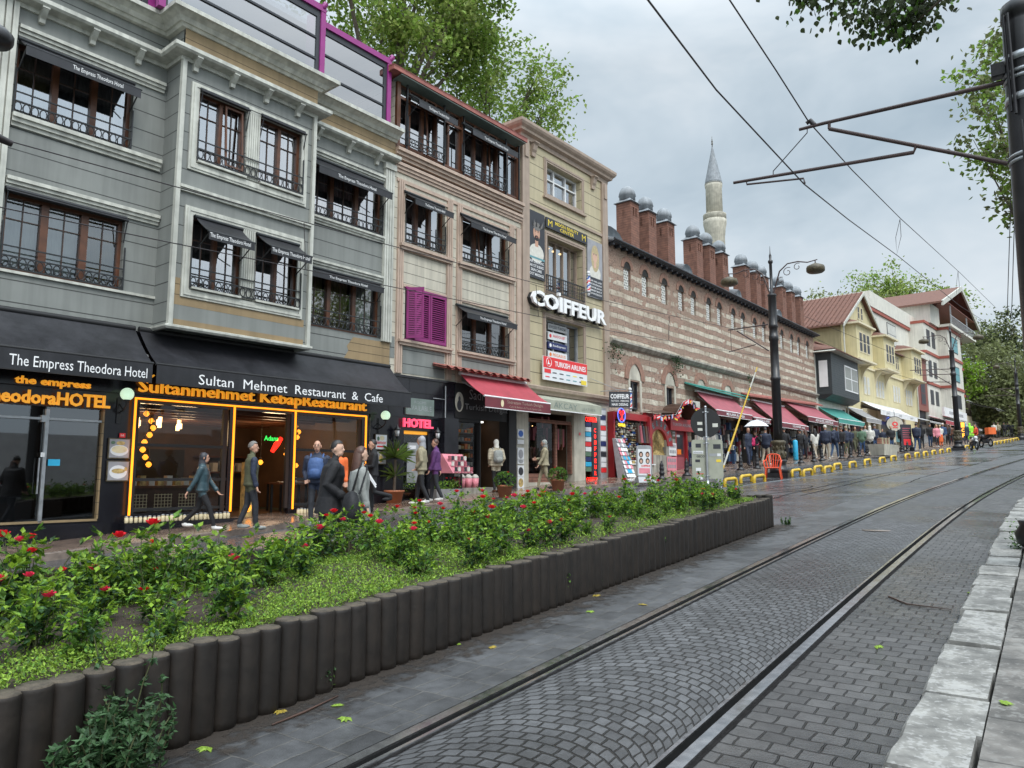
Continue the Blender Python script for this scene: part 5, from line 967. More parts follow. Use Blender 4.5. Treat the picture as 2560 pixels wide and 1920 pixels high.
for z0, z1, mt, tx, tm, lb in ((6.9, 7.14, 'grey_metal', 'EXCESS TURIZM', 'photo_dark', 'grey office name strip at the top of the office window'), (6.55, 6.82, 'white_board', 'ANADOLUJET', 'red_sign', 'white airline sticker with red letters in the office window'), (6.22, 6.46, 'navy', 'SunExpress', 'white_letter', 'navy blue airline sticker in the office window'), (5.88, 6.13, 'white_board', 'PEGASUS', 'orange', 'white airline sticker with orange letters, lowest in the office window')):
    t = sign(lb, 15.02, 16.2, z0, z1, -.2, mt, 'sticker', 'window_sticker'); m = MB(F); put_text(m, tx, 15.3 if z0 < 6.9 else 15.1, 16.1, z0+.07, z1-.07, -.197, 0, .012)
    if z0 < 6.9: m.raw([(15.16+.07*cos(a), -.197, (z0+z1)/2+.07*sin(a)) for a in [k*pi/6 for k in range(12)]], [tuple(range(12))])
    m.build('lettering', tm, t)
def barber(u, d, z, h, label):
    t = thing('barber_pole', label, 'barber pole', F(u, d, z)); r = .075; m = MB(F); n = 14; k = 10; vs = []; fs = []; ms = []
    for i in range(k+1): vs += [F(u+r*cos(2*pi*j/n), d+r*sin(2*pi*j/n), z+h*.18+h*.6*i/k) for j in range(n)]
    for i in range(k):
        for j in range(n): m.raw([vs[i*n+j], vs[i*n+(j+1) % n], vs[(i+1)*n+(j+1) % n], vs[(i+1)*n+j]], [(0, 1, 2, 3)], (0, 1, 0, 2)[int((j*4/n+i*.7)) % 4], True, True)
    m.build('striped_tube', ('white_board', 'red_sign', 'blue'), t); m = MB(F); m.lathe([(.09, z+h*.1), (.09, z+h*.18)], (u, d, 0), 12); m.lathe([(.09, z+h*.78), (.09, z+h*.85)], (u, d, 0), 12); m.box(u-.03, u+.03, .0, d, z+h*.12, z+h*.16); m.build('collar', 'steel', t); m = MB(F); m.ell((u, d, z+h*.93), r*1.0); m.ell((u, d, z+h*.05), r*.8); m.build('globe', 'white_board', t)
barber(16.86, .35, 8.42, .92, 'striped barber pole high beside the blond woman poster'); 
t = thing('blade_sign', 'black hairdresser sign hung out on a bracket above the street', 'sign', F(18.5, .7, 4.2)); _u, _z = F.px(1549, 999, .8); c = F(_u, .8, _z); m = MB(); e1 = Vector((cos(.62), sin(.62), 0)); 
E1 = lambda a, b, z: c+F.e*a+F.n*(b)+Vector((0, 0, z))
BL = Frame(*(c.xy), 50); m = MB(BL); m.box(-.62, .62, -.05, .05, -.33, .33); m.build('board', 'photo_dark', t) if False else None
m = MB(BL)
for x0, x1, y0, y1, z0, z1 in ((-.40, .40, -.05, .05, c.z-.30, c.z+.30),): m.box(x0, x1, y0, y1, z0, z1)
m.build('board', 'photo_dark', t); m = MB(BL); put_text(m, 'COIFFEUR', -.36, .36, c.z+.03, c.z+.21, .053, 0, .03); put_text(m, 'TATTOO - PIERCING', -.34, .34, c.z-.09, c.z-.02, .053, 0, .008); put_text(m, 'HAIR DESING', -.31, .31, c.z-.24, c.z-.14, .053, 0, .015); m.build('lettering', 'white_letter', t); m = MB(F); m.tube([(_u-.1, .02, _z+.36), (_u-.1, 1.15, _z+.36)], .018, 5); m.tube([(_u-.8, .02, _z+.8), (_u-.1, .8, _z+.36)], .01, 4); m.tube([(_u-.1, .8, _z+.36), (_u-.1, .8, _z+.28)], .012, 4); m.build('bracket', 'grey_metal', t)
barber(19.55, .5, 4.2, .95, 'striped barber pole beside the black hanging sign')
t = thing('neon_scissors', 'round neon sign of red scissors in a blue ring over the stalls', 'neon sign', F(19.2, .4, 3.9)); m = MB(F); cu, cz = 19.0, 4.02
m.tube([(cu+.28*cos(a), .42, cz+.27*sin(a)) for a in [k*pi/12 for k in range(25)]], .018, 5, 0)
for s in (-1, 1): m.tube([(cu-s*.1, .43, cz-.2), (cu+s*.1, .43, cz+.08)], .016, 5, 1); m.tube([(cu+s*.12+.06*cos(a), .43, cz+.13+.06*sin(a)) for a in [k*pi/6 for k in range(13)]], .014, 5, 1)
m.build('neon_tube', ('blue_neon', 'red_neon'), t); m = MB(F); put_text(m, 'COIFFEUR', 18.72, 19.28, 3.58, 3.7, .42, 0, .03); m.build('lettering', 'yellow_neon', t); m = MB(F); m.lathe([(.27, 0), (.27, .01)], (0, 0, 0), 4) if False else m.raw([(cu+.27*cos(a), .4, cz+.26*sin(a)) for a in [k*pi/10 for k in range(20)]], [tuple(range(20))]); m.build('disc', 'navy', t)
# shops under the tan house
Q = thing('leather_shop', 'leather goods shop with reddish wooden window under the tan house', 'shop', F(15, 0, FZ(15))); m = MB(F)
m.wall(13.46, 18.76, .8, 4.5, [(13.5, 16.24, 1.45, 3.86), (16.98, 17.8, 1.5, 3.9)], .0, .3); m.box(16.24, 16.96, 0, .05, 1.2, 4.4); m.build('front', 'stone', Q); m = MB(F); m.box(13.5, 15.25, -.2, -.05, 1.2, 1.75); m.box(13.5, 16.2, -.2, -.05, 3.5, 3.62)
for u in (13.5, 15.2, 16.15): m.box(u, u+.1, -.2, -.04, 1.75, 3.5)
m.build('wooden_frame', 'brick_red', Q); m = MB(F); room(m, 13.48, 16.26, 1.4, 3.88, 3, d0=-.3); room(m, 16.97, 17.82, 1.45, 3.9, 1.5, d0=-.3); m.build('interior', 'warm_room', Q); m = MB(F); random.seed(8)
for i in range(60): a = rnd(13.6, 16.1); z = rnd(1.8, 3.4); m.box(a, a+rnd(.05, .14), -rnd(.5, 1.6), -.45, z, z+rnd(.15, .45), random.choice((0, 0, 1, 2, 3)))
for i in range(9): m.box(15.35+i*.08, 15.4+i*.08, -.5, -.2, 2.6+.1*(i % 3), 3.35, i % 4)
m.build('shop_goods', ('dark_wood', 'bronze', 'brown_wood', 'wine_canvas'), None, 'bags and belts hung inside the leather shop', 'stuff'); m = MB(F); m.quad((13.6, -.12, 1.75), (15.2, -.12, 1.75), (15.2, -.12, 3.5), (13.6, -.12, 3.5)); m.build('shop_window', 'shop_glass', Q)
tag(MB(F).lathe([(.06, 3.45), (.05, 3.4)], (14.9, -.8, 0), 8).build('ceiling_spotlight', 'warm_bulb'), 'small warm spotlight in the leather shop window', 'spotlight')
t = thing('shop_awning', 'faded olive fixed awning with worn lettering over the leather shop', 'awning', F(15, .4, 3.9)); m = MB(F); m.sheet((13.2, .1, 4.42), (17.0, .1, 4.42), (17.0, .75, 4.2), (13.2, .75, 4.2)); m.box(13.2, 17.0, .74, .76, 3.88, 4.2); m.build('canvas', 'olive_canvas', t); m = MB(F); put_text(m, 'AKCAY', 14.0, 15.4, 3.94, 4.14, .764, 0, -.004); put_text(m, 'LEATHER', 15.7, 16.6, 3.96, 4.06, .764, 0, -.008); m.build('lettering', 'green_grey', t); m = MB(F); m.box(13.2, 17.0, .73, .775, 3.85, 3.88); m.build('bar', 'white_metal', t)
t = thing('vertical_sign', 'black vertical sign with red glowing letters beside the salon stairs', 'sign', F(17.4, .05, 1.6)); m = MB(F); m.box(17.42, 17.82, .02, .06, 1.62, 3.75); m.build('board', 'photo_dark', t); m = MB(F)
for i, ch in enumerate('COIFFEUR'): put_text(m, ch, 17.56, 17.7, 3.3-i*.23, 3.46-i*.23, .064, 0, .03)
put_text(m, 'COIFFEUR', 16.98, 17.76, 3.68, 3.86, .064, 0, .03); put_text(m, 'COIFFEUR', 17.0, 17.76, 1.5, 1.62, .064, 0, .02); m.build('lettering', 'red_neon', t)
t = thing('notice_board', 'tall board of coloured airline and travel posters by the stairs', 'notice board', F(17.2, .05, 1.6)); m = MB(F)
for i, mi in enumerate((4, 0, 1, 0, 2, 0, 3, 4, 1, 3)): z = 3.5-i*.185; m.box(17.0, 17.38, .02, .05, z, z+.165, mi)
m.build('poster', ('white_board', 'cyan', 'red_sign', 'green_cloth', 'navy'), t)
t = thing('notice_column', 'white column of small company plates right of the salon stairs', 'notice column', F(18.0, .1, 1.6)); m = MB(F); m.box(17.88, 18.34, .02, .12, 1.5, 4.25); m.build('column', 'grey_metal', t); m = MB(F)
for i, mi in enumerate((0, 1, 0, 2, 0, 0, 1, 0, 3, 0, 0, 2)): z = 4.0-i*.2; m.box(17.93, 18.29, .12, .135, z, z+.17, mi)
m.build('plate', ('white_board', 'navy', 'red_sign', 'photo_dark'), t)
plate(16.6, 3.2, '12', 'tiny red house number plate on the pale shop pillar', .06)
# ---------------------------------------------------------------- striped brick and stone bath house
def banded(name):
    m = bpy.data.materials.new(name); m.use_nodes = True; n = m.node_tree.nodes; l = m.node_tree.links; p = n['Principled BSDF']; MAT[name] = m
    uv = n.new('ShaderNodeUVMap'); s = n.new('ShaderNodeSeparateXYZ'); l.new(uv.outputs[0], s.inputs[0]); geo = n.new('ShaderNodeNewGeometry')
    def M(op, a, b=None, cl=False):
        q = n.new('ShaderNodeMath'); q.operation = op; q.use_clamp = cl
        for i, x in enumerate((a, b)):
            if x is None: continue
            if isinstance(x, (int, float)): q.inputs[i].default_value = x
            else: l.new(x, q.inputs[i])
        return q.outputs[0]
    def nz(sc, det=5, vec=None):
        z = n.new('ShaderNodeTexNoise'); z.inputs['Scale'].default_value = sc; z.inputs['Detail'].default_value = det; l.new(vec or geo.outputs['Position'], z.inputs['Vector']); return z.outputs[0]
    def mapr(src, a, b, c, d):
        r = n.new('ShaderNodeMapRange'); r.inputs[1].default_value, r.inputs[2].default_value, r.inputs[3].default_value, r.inputs[4].default_value = a, b, c, d; l.new(src, r.inputs[0]); return r.outputs[0]
    def mix(f, a, b):
        x = n.new('ShaderNodeMixRGB')
        for i, v in zip((0, 1, 2), (f, a, b)):
            if isinstance(v, tuple): x.inputs[i].default_value = (*v, 1)
            elif isinstance(v, (int, float)): x.inputs[i].default_value = v
            else: l.new(v, x.inputs[i])
        return x.outputs[0]
    wob = M('MULTIPLY', M('SUBTRACT', nz(.9), .5), .16); v = M('ADD', s.outputs[1], wob); u = s.outputs[0]
    def bricktex(w, h, mo, c1, c2, cm, sq=1):
        cb = n.new('ShaderNodeCombineXYZ'); l.new(u, cb.inputs[0]); l.new(v, cb.inputs[1]); b = n.new('ShaderNodeTexBrick'); l.new(cb.outputs[0], b.inputs[0]); b.inputs['Scale'].default_value = 1; b.inputs['Brick Width'].default_value = w; b.inputs['Row Height'].default_value = h; b.inputs['Mortar Size'].default_value = mo; b.inputs['Mortar Smooth'].default_value = .3
        b.inputs['Color1'].default_value = (*c1, 1); b.inputs['Color2'].default_value = (*c2, 1); b.inputs['Mortar'].default_value = (*cm, 1); return b
    per = .47; f = M('FRACT', M('DIVIDE', v, per)); stone = M('LESS_THAN', f, .5)
    up = M('LESS_THAN', s.outputs[1], 10.35); patch = M('GREATER_THAN', nz(.55, 3), .43); stone = M('MULTIPLY', M('MULTIPLY', stone, up), M('ADD', patch, M('GREATER_THAN', nz(3., 2), .5), True))
    bs = bricktex(.55, per/2, .014, (.50, .44, .345), (.66, .60, .49), (.22, .16, .125)); bb = bricktex(.30, per/8, .010, (.30, .175, .128), (.42, .26, .195), (.42, .34, .27))
    c = mix(stone, bb.outputs[0], bs.outputs[0])
    dirt = mapr(nz(1.1, 8), .42, .68, 0, .75); c = mix(dirt, c, (.33, .24, .18)); c = mix(mapr(nz(6, 6), .55, .72, 0, .6), c, (.10, .075, .06))
    hgt = n.new('ShaderNodeMath'); hgt.operation = 'MULTIPLY'; l.new(nz(14, 6), hgt.inputs[0]); hgt.inputs[1].default_value = 1.
    mort = mix(stone, bb.outputs['Fac'], bs.outputs['Fac']); h2 = M('SUBTRACT', hgt.outputs[0], M('MULTIPLY', mort, .6)); bp = n.new('ShaderNodeBump'); bp.inputs['Strength'].default_value = .9; bp.inputs['Distance'].default_value = .05; l.new(h2, bp.inputs['Height']); l.new(bp.outputs[0], p.inputs['Normal'])
    l.new(c, p.inputs['Base Color']); p.inputs['Roughness'].default_value = .85
banded('banded_wall')
def uv_facade(o, parent_off, fr):
    me = o.data; ul = me.uv_layers.new(name='UVMap')
    for lp in me.loops:
        q = me.vertices[lp.vertex_index].co+parent_off; d2 = q.xy-fr.a; ul.data[lp.index].uv = (d2.dot(fr.e)+d2.dot(fr.n), q.z)
B = thing('bath_house', 'long old bath house wall striped in brick and pale stone', 'historic building', F(32, 0, gz(39))); U0, U1 = 18.77, 45.25
WU = [20.35, 21.88, 23.67, 25.33, 26.65, 28.4, 29.7, 31.5, 32.82, 34.55, 35.95, 37.5, 38.97, 40.75, 42.08, 43.82]
holes = [(u-.27, u+.30, 9.37, 10.28) for u in WU]; low = [(20.36, 21.2, 4.3, 5.56), (23.52, 24.34, 4.5, 5.58)]
m = MB(F); m.wall(U0, U1, 0, 11.1, holes+low, 0, .28); m.quad((U1, 0, 0), (U1, -9, 0), (U1, -9, 11), (U1, 0, 11)); m.box(U0, U1, -9.2, -9, 0, 12); o = m.build('wall', 'banded_wall', B); uv_facade(o, LOC[B.name], F)
def ogive(cu, w, z0, h, k=7):           # points of a pointed arch, left to right
    R = (w*w/4+h*h)/w; P = []
    for i in range(k+1): a = i/k*atan2(h, R-w/2) if R > w/2 else i/k*pi/2; P.append((cu-w/2+R-R*cos(a), z0+R*sin(a)))
    return P+[(2*cu-x, z) for x, z in reversed(P[:-1])]
for u in WU:                              # pierced stone lattice windows with brick arches
    c = u+.015; m = MB(F); P = ogive(c, .57, 10.28, .3); m.raw([(x, -.0, z) for x, z in P], [tuple(range(len(P)))]); m.build('arch_infill', 'dark_room', B) if False else None
    m = MB(F); P1 = ogive(c, .57, 10.28, .30); P2 = ogive(c, .98, 10.28, .52); n_ = len(P1)
    m.raw([(x, .03, z) for x, z in P1]+[(x, .03, z) for x, z in P2]+[(x, 0, z) for x, z in P2], [(i, i+1, n_+i+1, n_+i) for i in range(n_-1)]+[(n_+i, n_+i+1, 2*n_+i+1, 2*n_+i) for i in range(n_-1)])
    m.raw([(x, .004, z) for x, z in P1], [tuple(range(n_))], 1); m.build('brick_arch', ('arch_brick', 'dark_room'), B)
    m = MB(F); q = MB(F); m.box(u-.27, u+.3, -.3, -.26, 9.37, 10.3, 1); r = .036
    for row in range(8):
        for col in range(4):
            x = u-.20+col*.135+(.067 if row % 2 else 0); z = 9.45+row*.112
            if x < u+.16: m.raw([(x+r*cos(a), -.052, z+r*1.05*sin(a)) for a in [k*pi/3+.5 for k in range(6)]], [tuple(range(6))], 1)
    m.box(u-.27, u+.2, -.09, -.06, 9.37, 10.42, 0); m.build('lattice_window', ('lattice_stone', 'dark_room'), B)
m = MB(F); m.sweep([(U1, 0), (U0, 0)], [(0, 6.86), (.1, 6.9), (.22, 7.02), (.22, 7.1), (0, 7.16)]); m.build('string_course', 'dirty_stone', B)
for c, zt, ap, wdt in ((20.8, 5.62, 6.3, 1.02), (23.95, 5.7, 6.3, .98), (27.2, 5.9, 6.28, .9), (30.4, 5.95, 6.26, .9)):
    m = MB(F); P1 = ogive(c, wdt, zt, ap-zt); P2 = ogive(c, wdt+.62, zt, ap-zt+.34); n_ = len(P1); m.raw([(x, .05, z) for x, z in P1]+[(x, .05, z) for x, z in P2]+[(x, 0, z) for x, z in P2], [(i, i+1, n_+i+1, n_+i) for i in range(n_-1)]+[(n_+i, n_+i+1, 2*n_+i+1, 2*n_+i) for i in range(n_-1)]); m.build('brick_arch', 'arch_brick', B)
    m = MB(F); P1 = [(c-wdt/2, zt-.35)]+P1+[(c+wdt/2, zt-.35)]; m.raw([(x, .012, z) for x, z in P1], [tuple(range(len(P1)))]) if c > 25 else m.raw([(x, .012, z) for x, z in P1[1:-1]], [tuple(range(len(P1)-2))])
    if c < 25:
        for a in (c-wdt/2-.02, c+wdt/2-.1): m.box(a, a+.13, .0, .04, 4.3, zt)
    m.build('stone_tympanum', 'stone', B)
    if c < 25: window(B, F, c-.42, c+.42, zt-1.2, zt-.06, -.1, 2, wood='photo_dark', cur=None, muntin=False)
m = MB(F); vs = []
m.sheet((U0-.0, .34, 11.16), (U1+.1, .34, 11.16), (U1+.1, -3.5, 12.3), (U0, -3.5, 12.3), .1); m.sheet((U0, -3.5, 12.3), (U1, -3.5, 12.3), (U1, -9, 12.4), (U0, -9, 12.4), .1)
for i in range(36): u = U0+.2+i*.735; m.tube([(u, .34, 11.18), (u, -3.4, 12.31)], .028, 5)
for a, b in ((18.8, 20.8), (33.1, 33.9), (26.4, 27.6), (39.5, 40.5)): m.raw([(a+(b-a)*(.5+.5*cos(t)), d, 11.25+(0.25 if d > -1 else .95)+.55*sin(t)) for d in (-.4, -3.2) for t in [k*pi/8 for k in range(9)]], [(i, i+1, 10+i, 9+i) for i in range(8)]+[tuple(range(9))], 0, True)
R_ = m.build('roof', 'lead', B); m = MB(F); m.box(U0, U1+.06, .0, .3, 11.02, 11.1); m.tube([(U0, .38, 11.12), (U1+.1, .38, 11.12)], .055, 6)
for i in range(52): m.box(U0+.1+i*.508, U0+.22+i*.508, .02, .26, 10.92, 11.03)
m.build('eave', 'photo_dark', B)
for u in (24.0, 30.5, 36.8, 42.5): m = MB(F); m.lathe([(1.6, 12.2), (1.55, 12.7), (1.25, 13.25), (.7, 13.6), (.05, 13.72)], (u, -5.5, 0), 18); m.build('dome', 'lead', B)
# chimneys with lead caps
random.seed(3)
for ue in (22.85, 24.5, 26.4, 29.62, 31.2, 32.95, 36.15, 37.9, 39.3, 42.45, 44.2, 45.95):
    a, b = ue-.74, ue; d1, d0 = -.75, -1.5; m = MB(F); m.box(a, b, d0, d1, 11.3, 13.28); m.box(a, a+.12, d0, d1, 13.28, 13.72); m.box(b-.12, b, d0, d1, 13.28, 13.72); m.box(a+.12, b-.12, d1-.1, d1, 13.28, 13.3)
    for x in (a+.1, (a+b)/2-.05, b-.2): m.box(x, x+.1, d1-.12, d1, 13.28, 13.72); m.box(x, x+.12, d0, d0+.12, 13.28, 13.72)
    for y in ((d0+d1)/2-.06,): m.box(a, a+.12, y, y+.12, 13.28, 13.72); m.box(b-.12, b, y, y+.12, 13.28, 13.72)
    m.box(a, b, d0, d1, 13.72, 13.98); m.box(a+.2, b-.2, d0+.2, d1-.2, 13.28, 13.72, 1); c = m.build('chimney', ('brick_red', 'dark_room'), R_); m = MB(F); cu, cd_ = (a+b)/2, (d0+d1)/2
    m.hexa([(a-.1, d0-.1, 13.96), (b+.1, d0-.1, 13.96), (b+.1, d1+.1, 13.96), (a-.1, d1+.1, 13.96), (a+.1, d0+.1, 14.14), (b-.1, d0+.1, 14.14), (b-.1, d1-.1, 14.14), (a+.1, d1-.1, 14.14)]); m.lathe([(.37, 14.12), (.36, 14.3), (.40, 14.33), (.37, 14.5), (.28, 14.68), (.12, 14.79), (.02, 14.82)], (cu, cd_, 0), 12); m.build('lead_cap', 'lead', R_) if False else m.build('lead_cap', 'lead', c) if False else m.build('chimney_cap', 'lead', R_)
# ivy tufts on the string course
random.seed(19); m = MB(F)
for cu, cz, k in ((24.3, 6.95, 160), (19.0, 6.8, 120), (33, 7.05, 50)):
    for i in range(k): leaf(m, F(cu+random.gauss(0, .3), .16+rnd(0, .12), cz-abs(random.gauss(0, .4))+.1), rdir(-.3), Vector((0, 0, 1)), .09, .07)
tag(m.build('wall_plant', 'rose_leaf_dark', label=''), 'dark weeds growing out of the stone course of the old wall', 'weed')
# shop fronts built against the old wall
Q = thing('souvenir_stall', 'red framed souvenir stall crammed with trinkets against the brick wall', 'shop', F(20, 0, FZ(20))); m = MB(F); m.box(18.6, 21.5, .02, .3, 3.9, 4.16); m.box(18.6, 18.7, .02, .3, 1.6, 3.9); m.box(21.3, 21.5, .02, .4, 1.7, 4.1); m.build('frame', 'red_paint', Q)
m = MB(F); random.seed(44); m.box(18.7, 21.3, .02, .05, 1.6, 3.9, 0)
for i in range(17):
    for j in range(20):
        if random.random() < .9: a = 18.75+i*.15; z = 1.95+j*.095; m.box(a, a+rnd(.05, .14), .05, rnd(.09, .16), z, z+rnd(.03, .09), random.choice((1, 1, 2, 3, 4, 5, 6, 6, 7, 8, 1, 6)))
m.build('souvenir_goods', ('dark_room', 'stone', 'photo_food', 'blue', 'wine_canvas', 'bronze', 'dirty_stone', 'white_cloth', 'brown_wood'), None, 'wall of tiny souvenirs in the red framed stall', 'stuff')
m = MB(F); m.box(18.9, 20.9, .3, .85, 2.1, 2.14, 0); m.box(18.95, 20.85, .34, .8, 1.55, 2.1, 1)
for i in range(26): a = rnd(18.95, 20.8); m.box(a, a+.08, .4, .7, 2.141, 2.16+rnd(.02, .12), random.choice((0, 2, 3)))
t = thing('goods_table', 'white topped table of trinkets below the souvenir stall', 'table', F(19.9, .55, 1.5)); m.build('table', ('white_board', 'dirty_stone', 'steel', 'photo_food'), t)
for i in range(5): q = MB(F); a = 20.3+i*.22; q.hexa([(a, .3, 3.0), (a+.2, .3, 3.0), (a+.2, .42, 3.0), (a, .42, 3.0), (a+.05, .3, 3.7), (a+.15, .3, 3.7), (a+.15, .36, 3.7), (a+.05, .36, 3.7)]); q.tube([(a+.1, .33, 3.7), (a+.1, .33, 3.88)], .01, 4); tag(q.build('hanging_bag', ('dark_wood', 'wine_canvas', 'photo_dark', 'brown_wood', 'wine_dark')[i]), ('dark brown', 'wine red', 'black', 'tan brown', 'deep maroon')[i]+' leather bag hanging under the stall roof', 'bag')
t = thing('postcard_rack', 'tall leaning rack full of pale postcards by the salon column', 'postcard rack', F(18.6, .8, FZ(18.6))); m = MB(F); m.hexa([(18.3, .62, 1.5), (19.0, .62, 1.5), (19.0, 1.0, 1.5), (18.3, 1.0, 1.5), (18.3, .4, 3.1), (18.95, .4, 3.1), (18.95, .5, 3.1), (18.3, .5, 3.1)]); m.build('frame', 'grey_metal', t); m = MB(F); random.seed(2)
for r in range(9):
    for c_i in range(4): a = 18.32+c_i*.165; z = 1.62+r*.165; y = 1.02-r*.055; m.hexa([(a, y, z), (a+.14, y, z), (a+.14, y+.02, z), (a, y+.02, z), (a, y-.06, z+.13), (a+.14, y-.06, z+.13), (a+.14, y-.04, z+.13), (a, y-.04, z+.13)], random.choice((0, 0, 0, 1, 2, 3)))
m.build('postcard', ('white_board', 'photo_grey', 'pinkish', 'cyan'), t)
O = thing('travel_kiosk', 'small red fronted travel office with a round arched window', 'kiosk', F(23.3, 0, FZ(23))); m = MB(F)
P = ogive(22.4, 1.5, 2.85, .85); 
m.box(21.5, 23.5, .02, .2, 1.6, 2.55); m.box(21.5, 21.7, .02, .2, 2.55, 3.6); m.box(23.1, 24.0, .02, .2, 2.55, 3.7); m.build('rubble_front', 'dirty_stone', O); m = MB(F)
rr = lambda r, k=14: [(22.4+r*1.12*cos(pi*i/k), 2.95+r*1.02*sin(pi*i/k)) for i in range(k+1)]
a, b = rr(.68), rr(1.12); n_ = len(a); m.raw([(x, .24, z) for x, z in a]+[(x, .24, z) for x, z in b]+[(x, .02, z) for x, z in b]+[(x, .02, z) for x, z in a], [(i, i+1, n_+i+1, n_+i) for i in range(n_-1)]+[(n_+i, n_+i+1, 2*n_+i+1, 2*n_+i) for i in range(n_-1)]+[(3*n_+i, 3*n_+i+1, i+1, i) for i in range(n_-1)])
m.box(23.3, 25.75, .1, .34, 3.66, 4.2); m.box(21.4, 25.75, .02, .2, 4.14, 4.3); m.box(23.98, 24.1, .02, .2, 1.85, 3.66); m.box(25.05, 25.2, .02, .2, 1.85, 3.66); m.build('red_frame', 'red_paint', O)
m = MB(F); c_ = [(x, z) for x, z in rr(.68)]; m.raw([(x, .1, z) for x, z in c_]+[(23.15, .1, 2.55), (21.65, .1, 2.55)], [tuple(range(n_+2))]); m.build('arched_window', 'photo_food', O); m = MB(F); m.box(24.1, 25.05, .04, .1, 1.88, 3.66); m.box(24.2, 24.95, .1, .12, 1.95, 2.5, 1); m.quad((24.25, .104, 2.65), (24.9, .104, 2.65), (24.9, .104, 3.5), (24.25, .104, 3.5), 2); m.box(24.3, 24.7, .106, .11, 2.62, 2.85, 3); m.box(24.25, 24.6, .106, .11, 3.4, 3.5, 4); m.build('door', ('wine_dark', 'wine_canvas', 'photo_dark', 'orange', 'white_board'), O)
m = MB(F)
for i, ch in enumerate('OVERSEAS'):
    an = pi-(.32+i*.36); cx, cz = 22.4+.92*1.12*cos(an), 2.97+.92*sin(an); vs, fs = glyphs(ch, .03); s_, h_ = .17, .24; rot = an-pi/2
    m.raw([(cx+(x-.5)*s_*cos(rot)-(y-.5)*h_*sin(rot), .25, cz+(x-.5)*s_*sin(rot)+(y-.5)*h_*cos(rot)) for x, y in vs], fs)
put_text(m, 'TURKISH AIRLINES', 23.5, 25.35, 3.86, 3.99, .345, 1, .01); m.raw([(25.55+.1*cos(a), .346, 3.93+.13*sin(a)) for a in [k*pi/8 for k in range(16)]], [tuple(range(16))], 1); m.build('lettering', ('teal', 'photo_grey'), O)
for i, (a, b, z0, z1, mi, lb) in enumerate(((23.3, 24.0, 2.55, 3.1, 'white_board', 'white paper notice right of the arched kiosk window'), (23.1, 24.0, 1.9, 2.5, 'pinkish', 'pink notice with rows of small photos below the white notice'), (23.6, 23.95, 3.3, 3.6, 'bronze', 'small dark framed notice by the kiosk door'), (25.25, 25.6, 2.1, 3.2, 'navy', 'narrow purple cloth hanging right of the kiosk door'), (21.28, 21.5, 2.9, 3.5, 'cyan', 'small blue notice left of the kiosk arch'))):
    t = MB(F); t.box(a, b, .21, .23, z0, z1, 0)
    for k in range(8): x = a+.06+(k % 4)*(b-a-.1)/4; t.box(x, x+(b-a)*.15, .231, .234, z0+.1+(k//4)*(z1-z0)*.45, z0+.1+(z1-z0)*.25+(k//4)*(z1-z0)*.45, 1)
    tag(t.build('notice', (mi, 'photo_grey')), lb, 'notice')
t = thing('curved_canopy', 'dark barrel canopy over the travel kiosk', 'canopy', F(24, .5, 4.2)); m = MB(F); k = 10; vs = []
for d in (.1, .9): vs += [(23.9-1.0*cos(pi*i/k), d, 4.22+.62*sin(pi*i/k)) for i in range(k+1)]
m.raw(vs, [(i, i+1, k+2+i, k+1+i) for i in range(k)]); m.raw([(x, d, z-.04) for x, d, z in vs], [(i, k+1+i, k+2+i, i+1) for i in range(k)]); m.sheet((21.3, .1, 4.36), (22.9, .1, 4.5), (22.9, .8, 4.36), (21.3, .8, 4.25)); m.build('canopy', 'dark_wood', t)
# garland of flags
FM = ('red_sign', 'white_board', 'yellow', 'blue', 'green_cloth', 'photo_dark'); t = thing('flag_garland', 'string of small national flags draped over the travel kiosk', 'bunting', F(22.5, .95, 4.2)); ga = [(20.6, 4.0), (21.6, 4.05), (22.6, 4.15), (23.3, 4.75), (23.9, 4.9), (24.6, 4.6), (25.3, 4.15)]; m = MB(F); m.tube([(u, .95, z+.1) for u, z in ga], .006, 4); m.build('string', 'white_board', t); random.seed(6); pts = []
for (a, za), (b, zb) in zip(ga, ga[1:]): pts += [(a+(b-a)*s, za+(zb-za)*s) for s in (0, .28, .56, .84)]
for i, (u, z) in enumerate(pts):
    m = MB(F); w_, h_ = .22, .17; tl = rnd(-.1, .12); k = i % 4
    P = lambda s, v: (u+w_*s, .96+.05*s*sin(i), z+.08-h_*v+tl*s); a, b = random.sample(range(6), 2)
    if k == 0: m.quad(P(0, 0), P(1, 0), P(1, 1), P(0, 1), 0); m.quad(P(.35, .3), P(.65, .3), P(.65, .7), P(.35, .7), 1)
    elif k == 1:
        for j, c in enumerate((0, 1, 0)): m.quad(P(0, j/3), P(1, j/3), P(1, (j+1)/3), P(0, (j+1)/3), c)
    elif k == 2:
        for j, c in enumerate((3, 1, 0)): m.quad(P(j/3, 0), P((j+1)/3, 0), P((j+1)/3, 1), P(j/3, 1), c)
    else:
        for j, c in enumerate((5, 0, 2)): m.quad(P(0, j/3), P(1, j/3), P(1, (j+1)/3), P(0, (j+1)/3), c)
    m.build('flag', FM, t)
t = thing('air_conditioner', 'white air conditioner unit on the old wall above the kiosk', 'air conditioner', F(25.7, .1, 4.5)); m = MB(F); m.box(25.15, 26.15, .06, .42, 4.45, 5.1); m.build('case', 'white_trim', t); m = MB(F); m.raw([(25.5+.24*cos(a), .424, 4.78+.26*sin(a)) for a in [k*pi/8 for k in range(16)]], [tuple(range(16))]); m.box(25.15, 25.16, .1, .38, 4.5, 5.05); m.build('fan_grille', 'photo_dark', t)
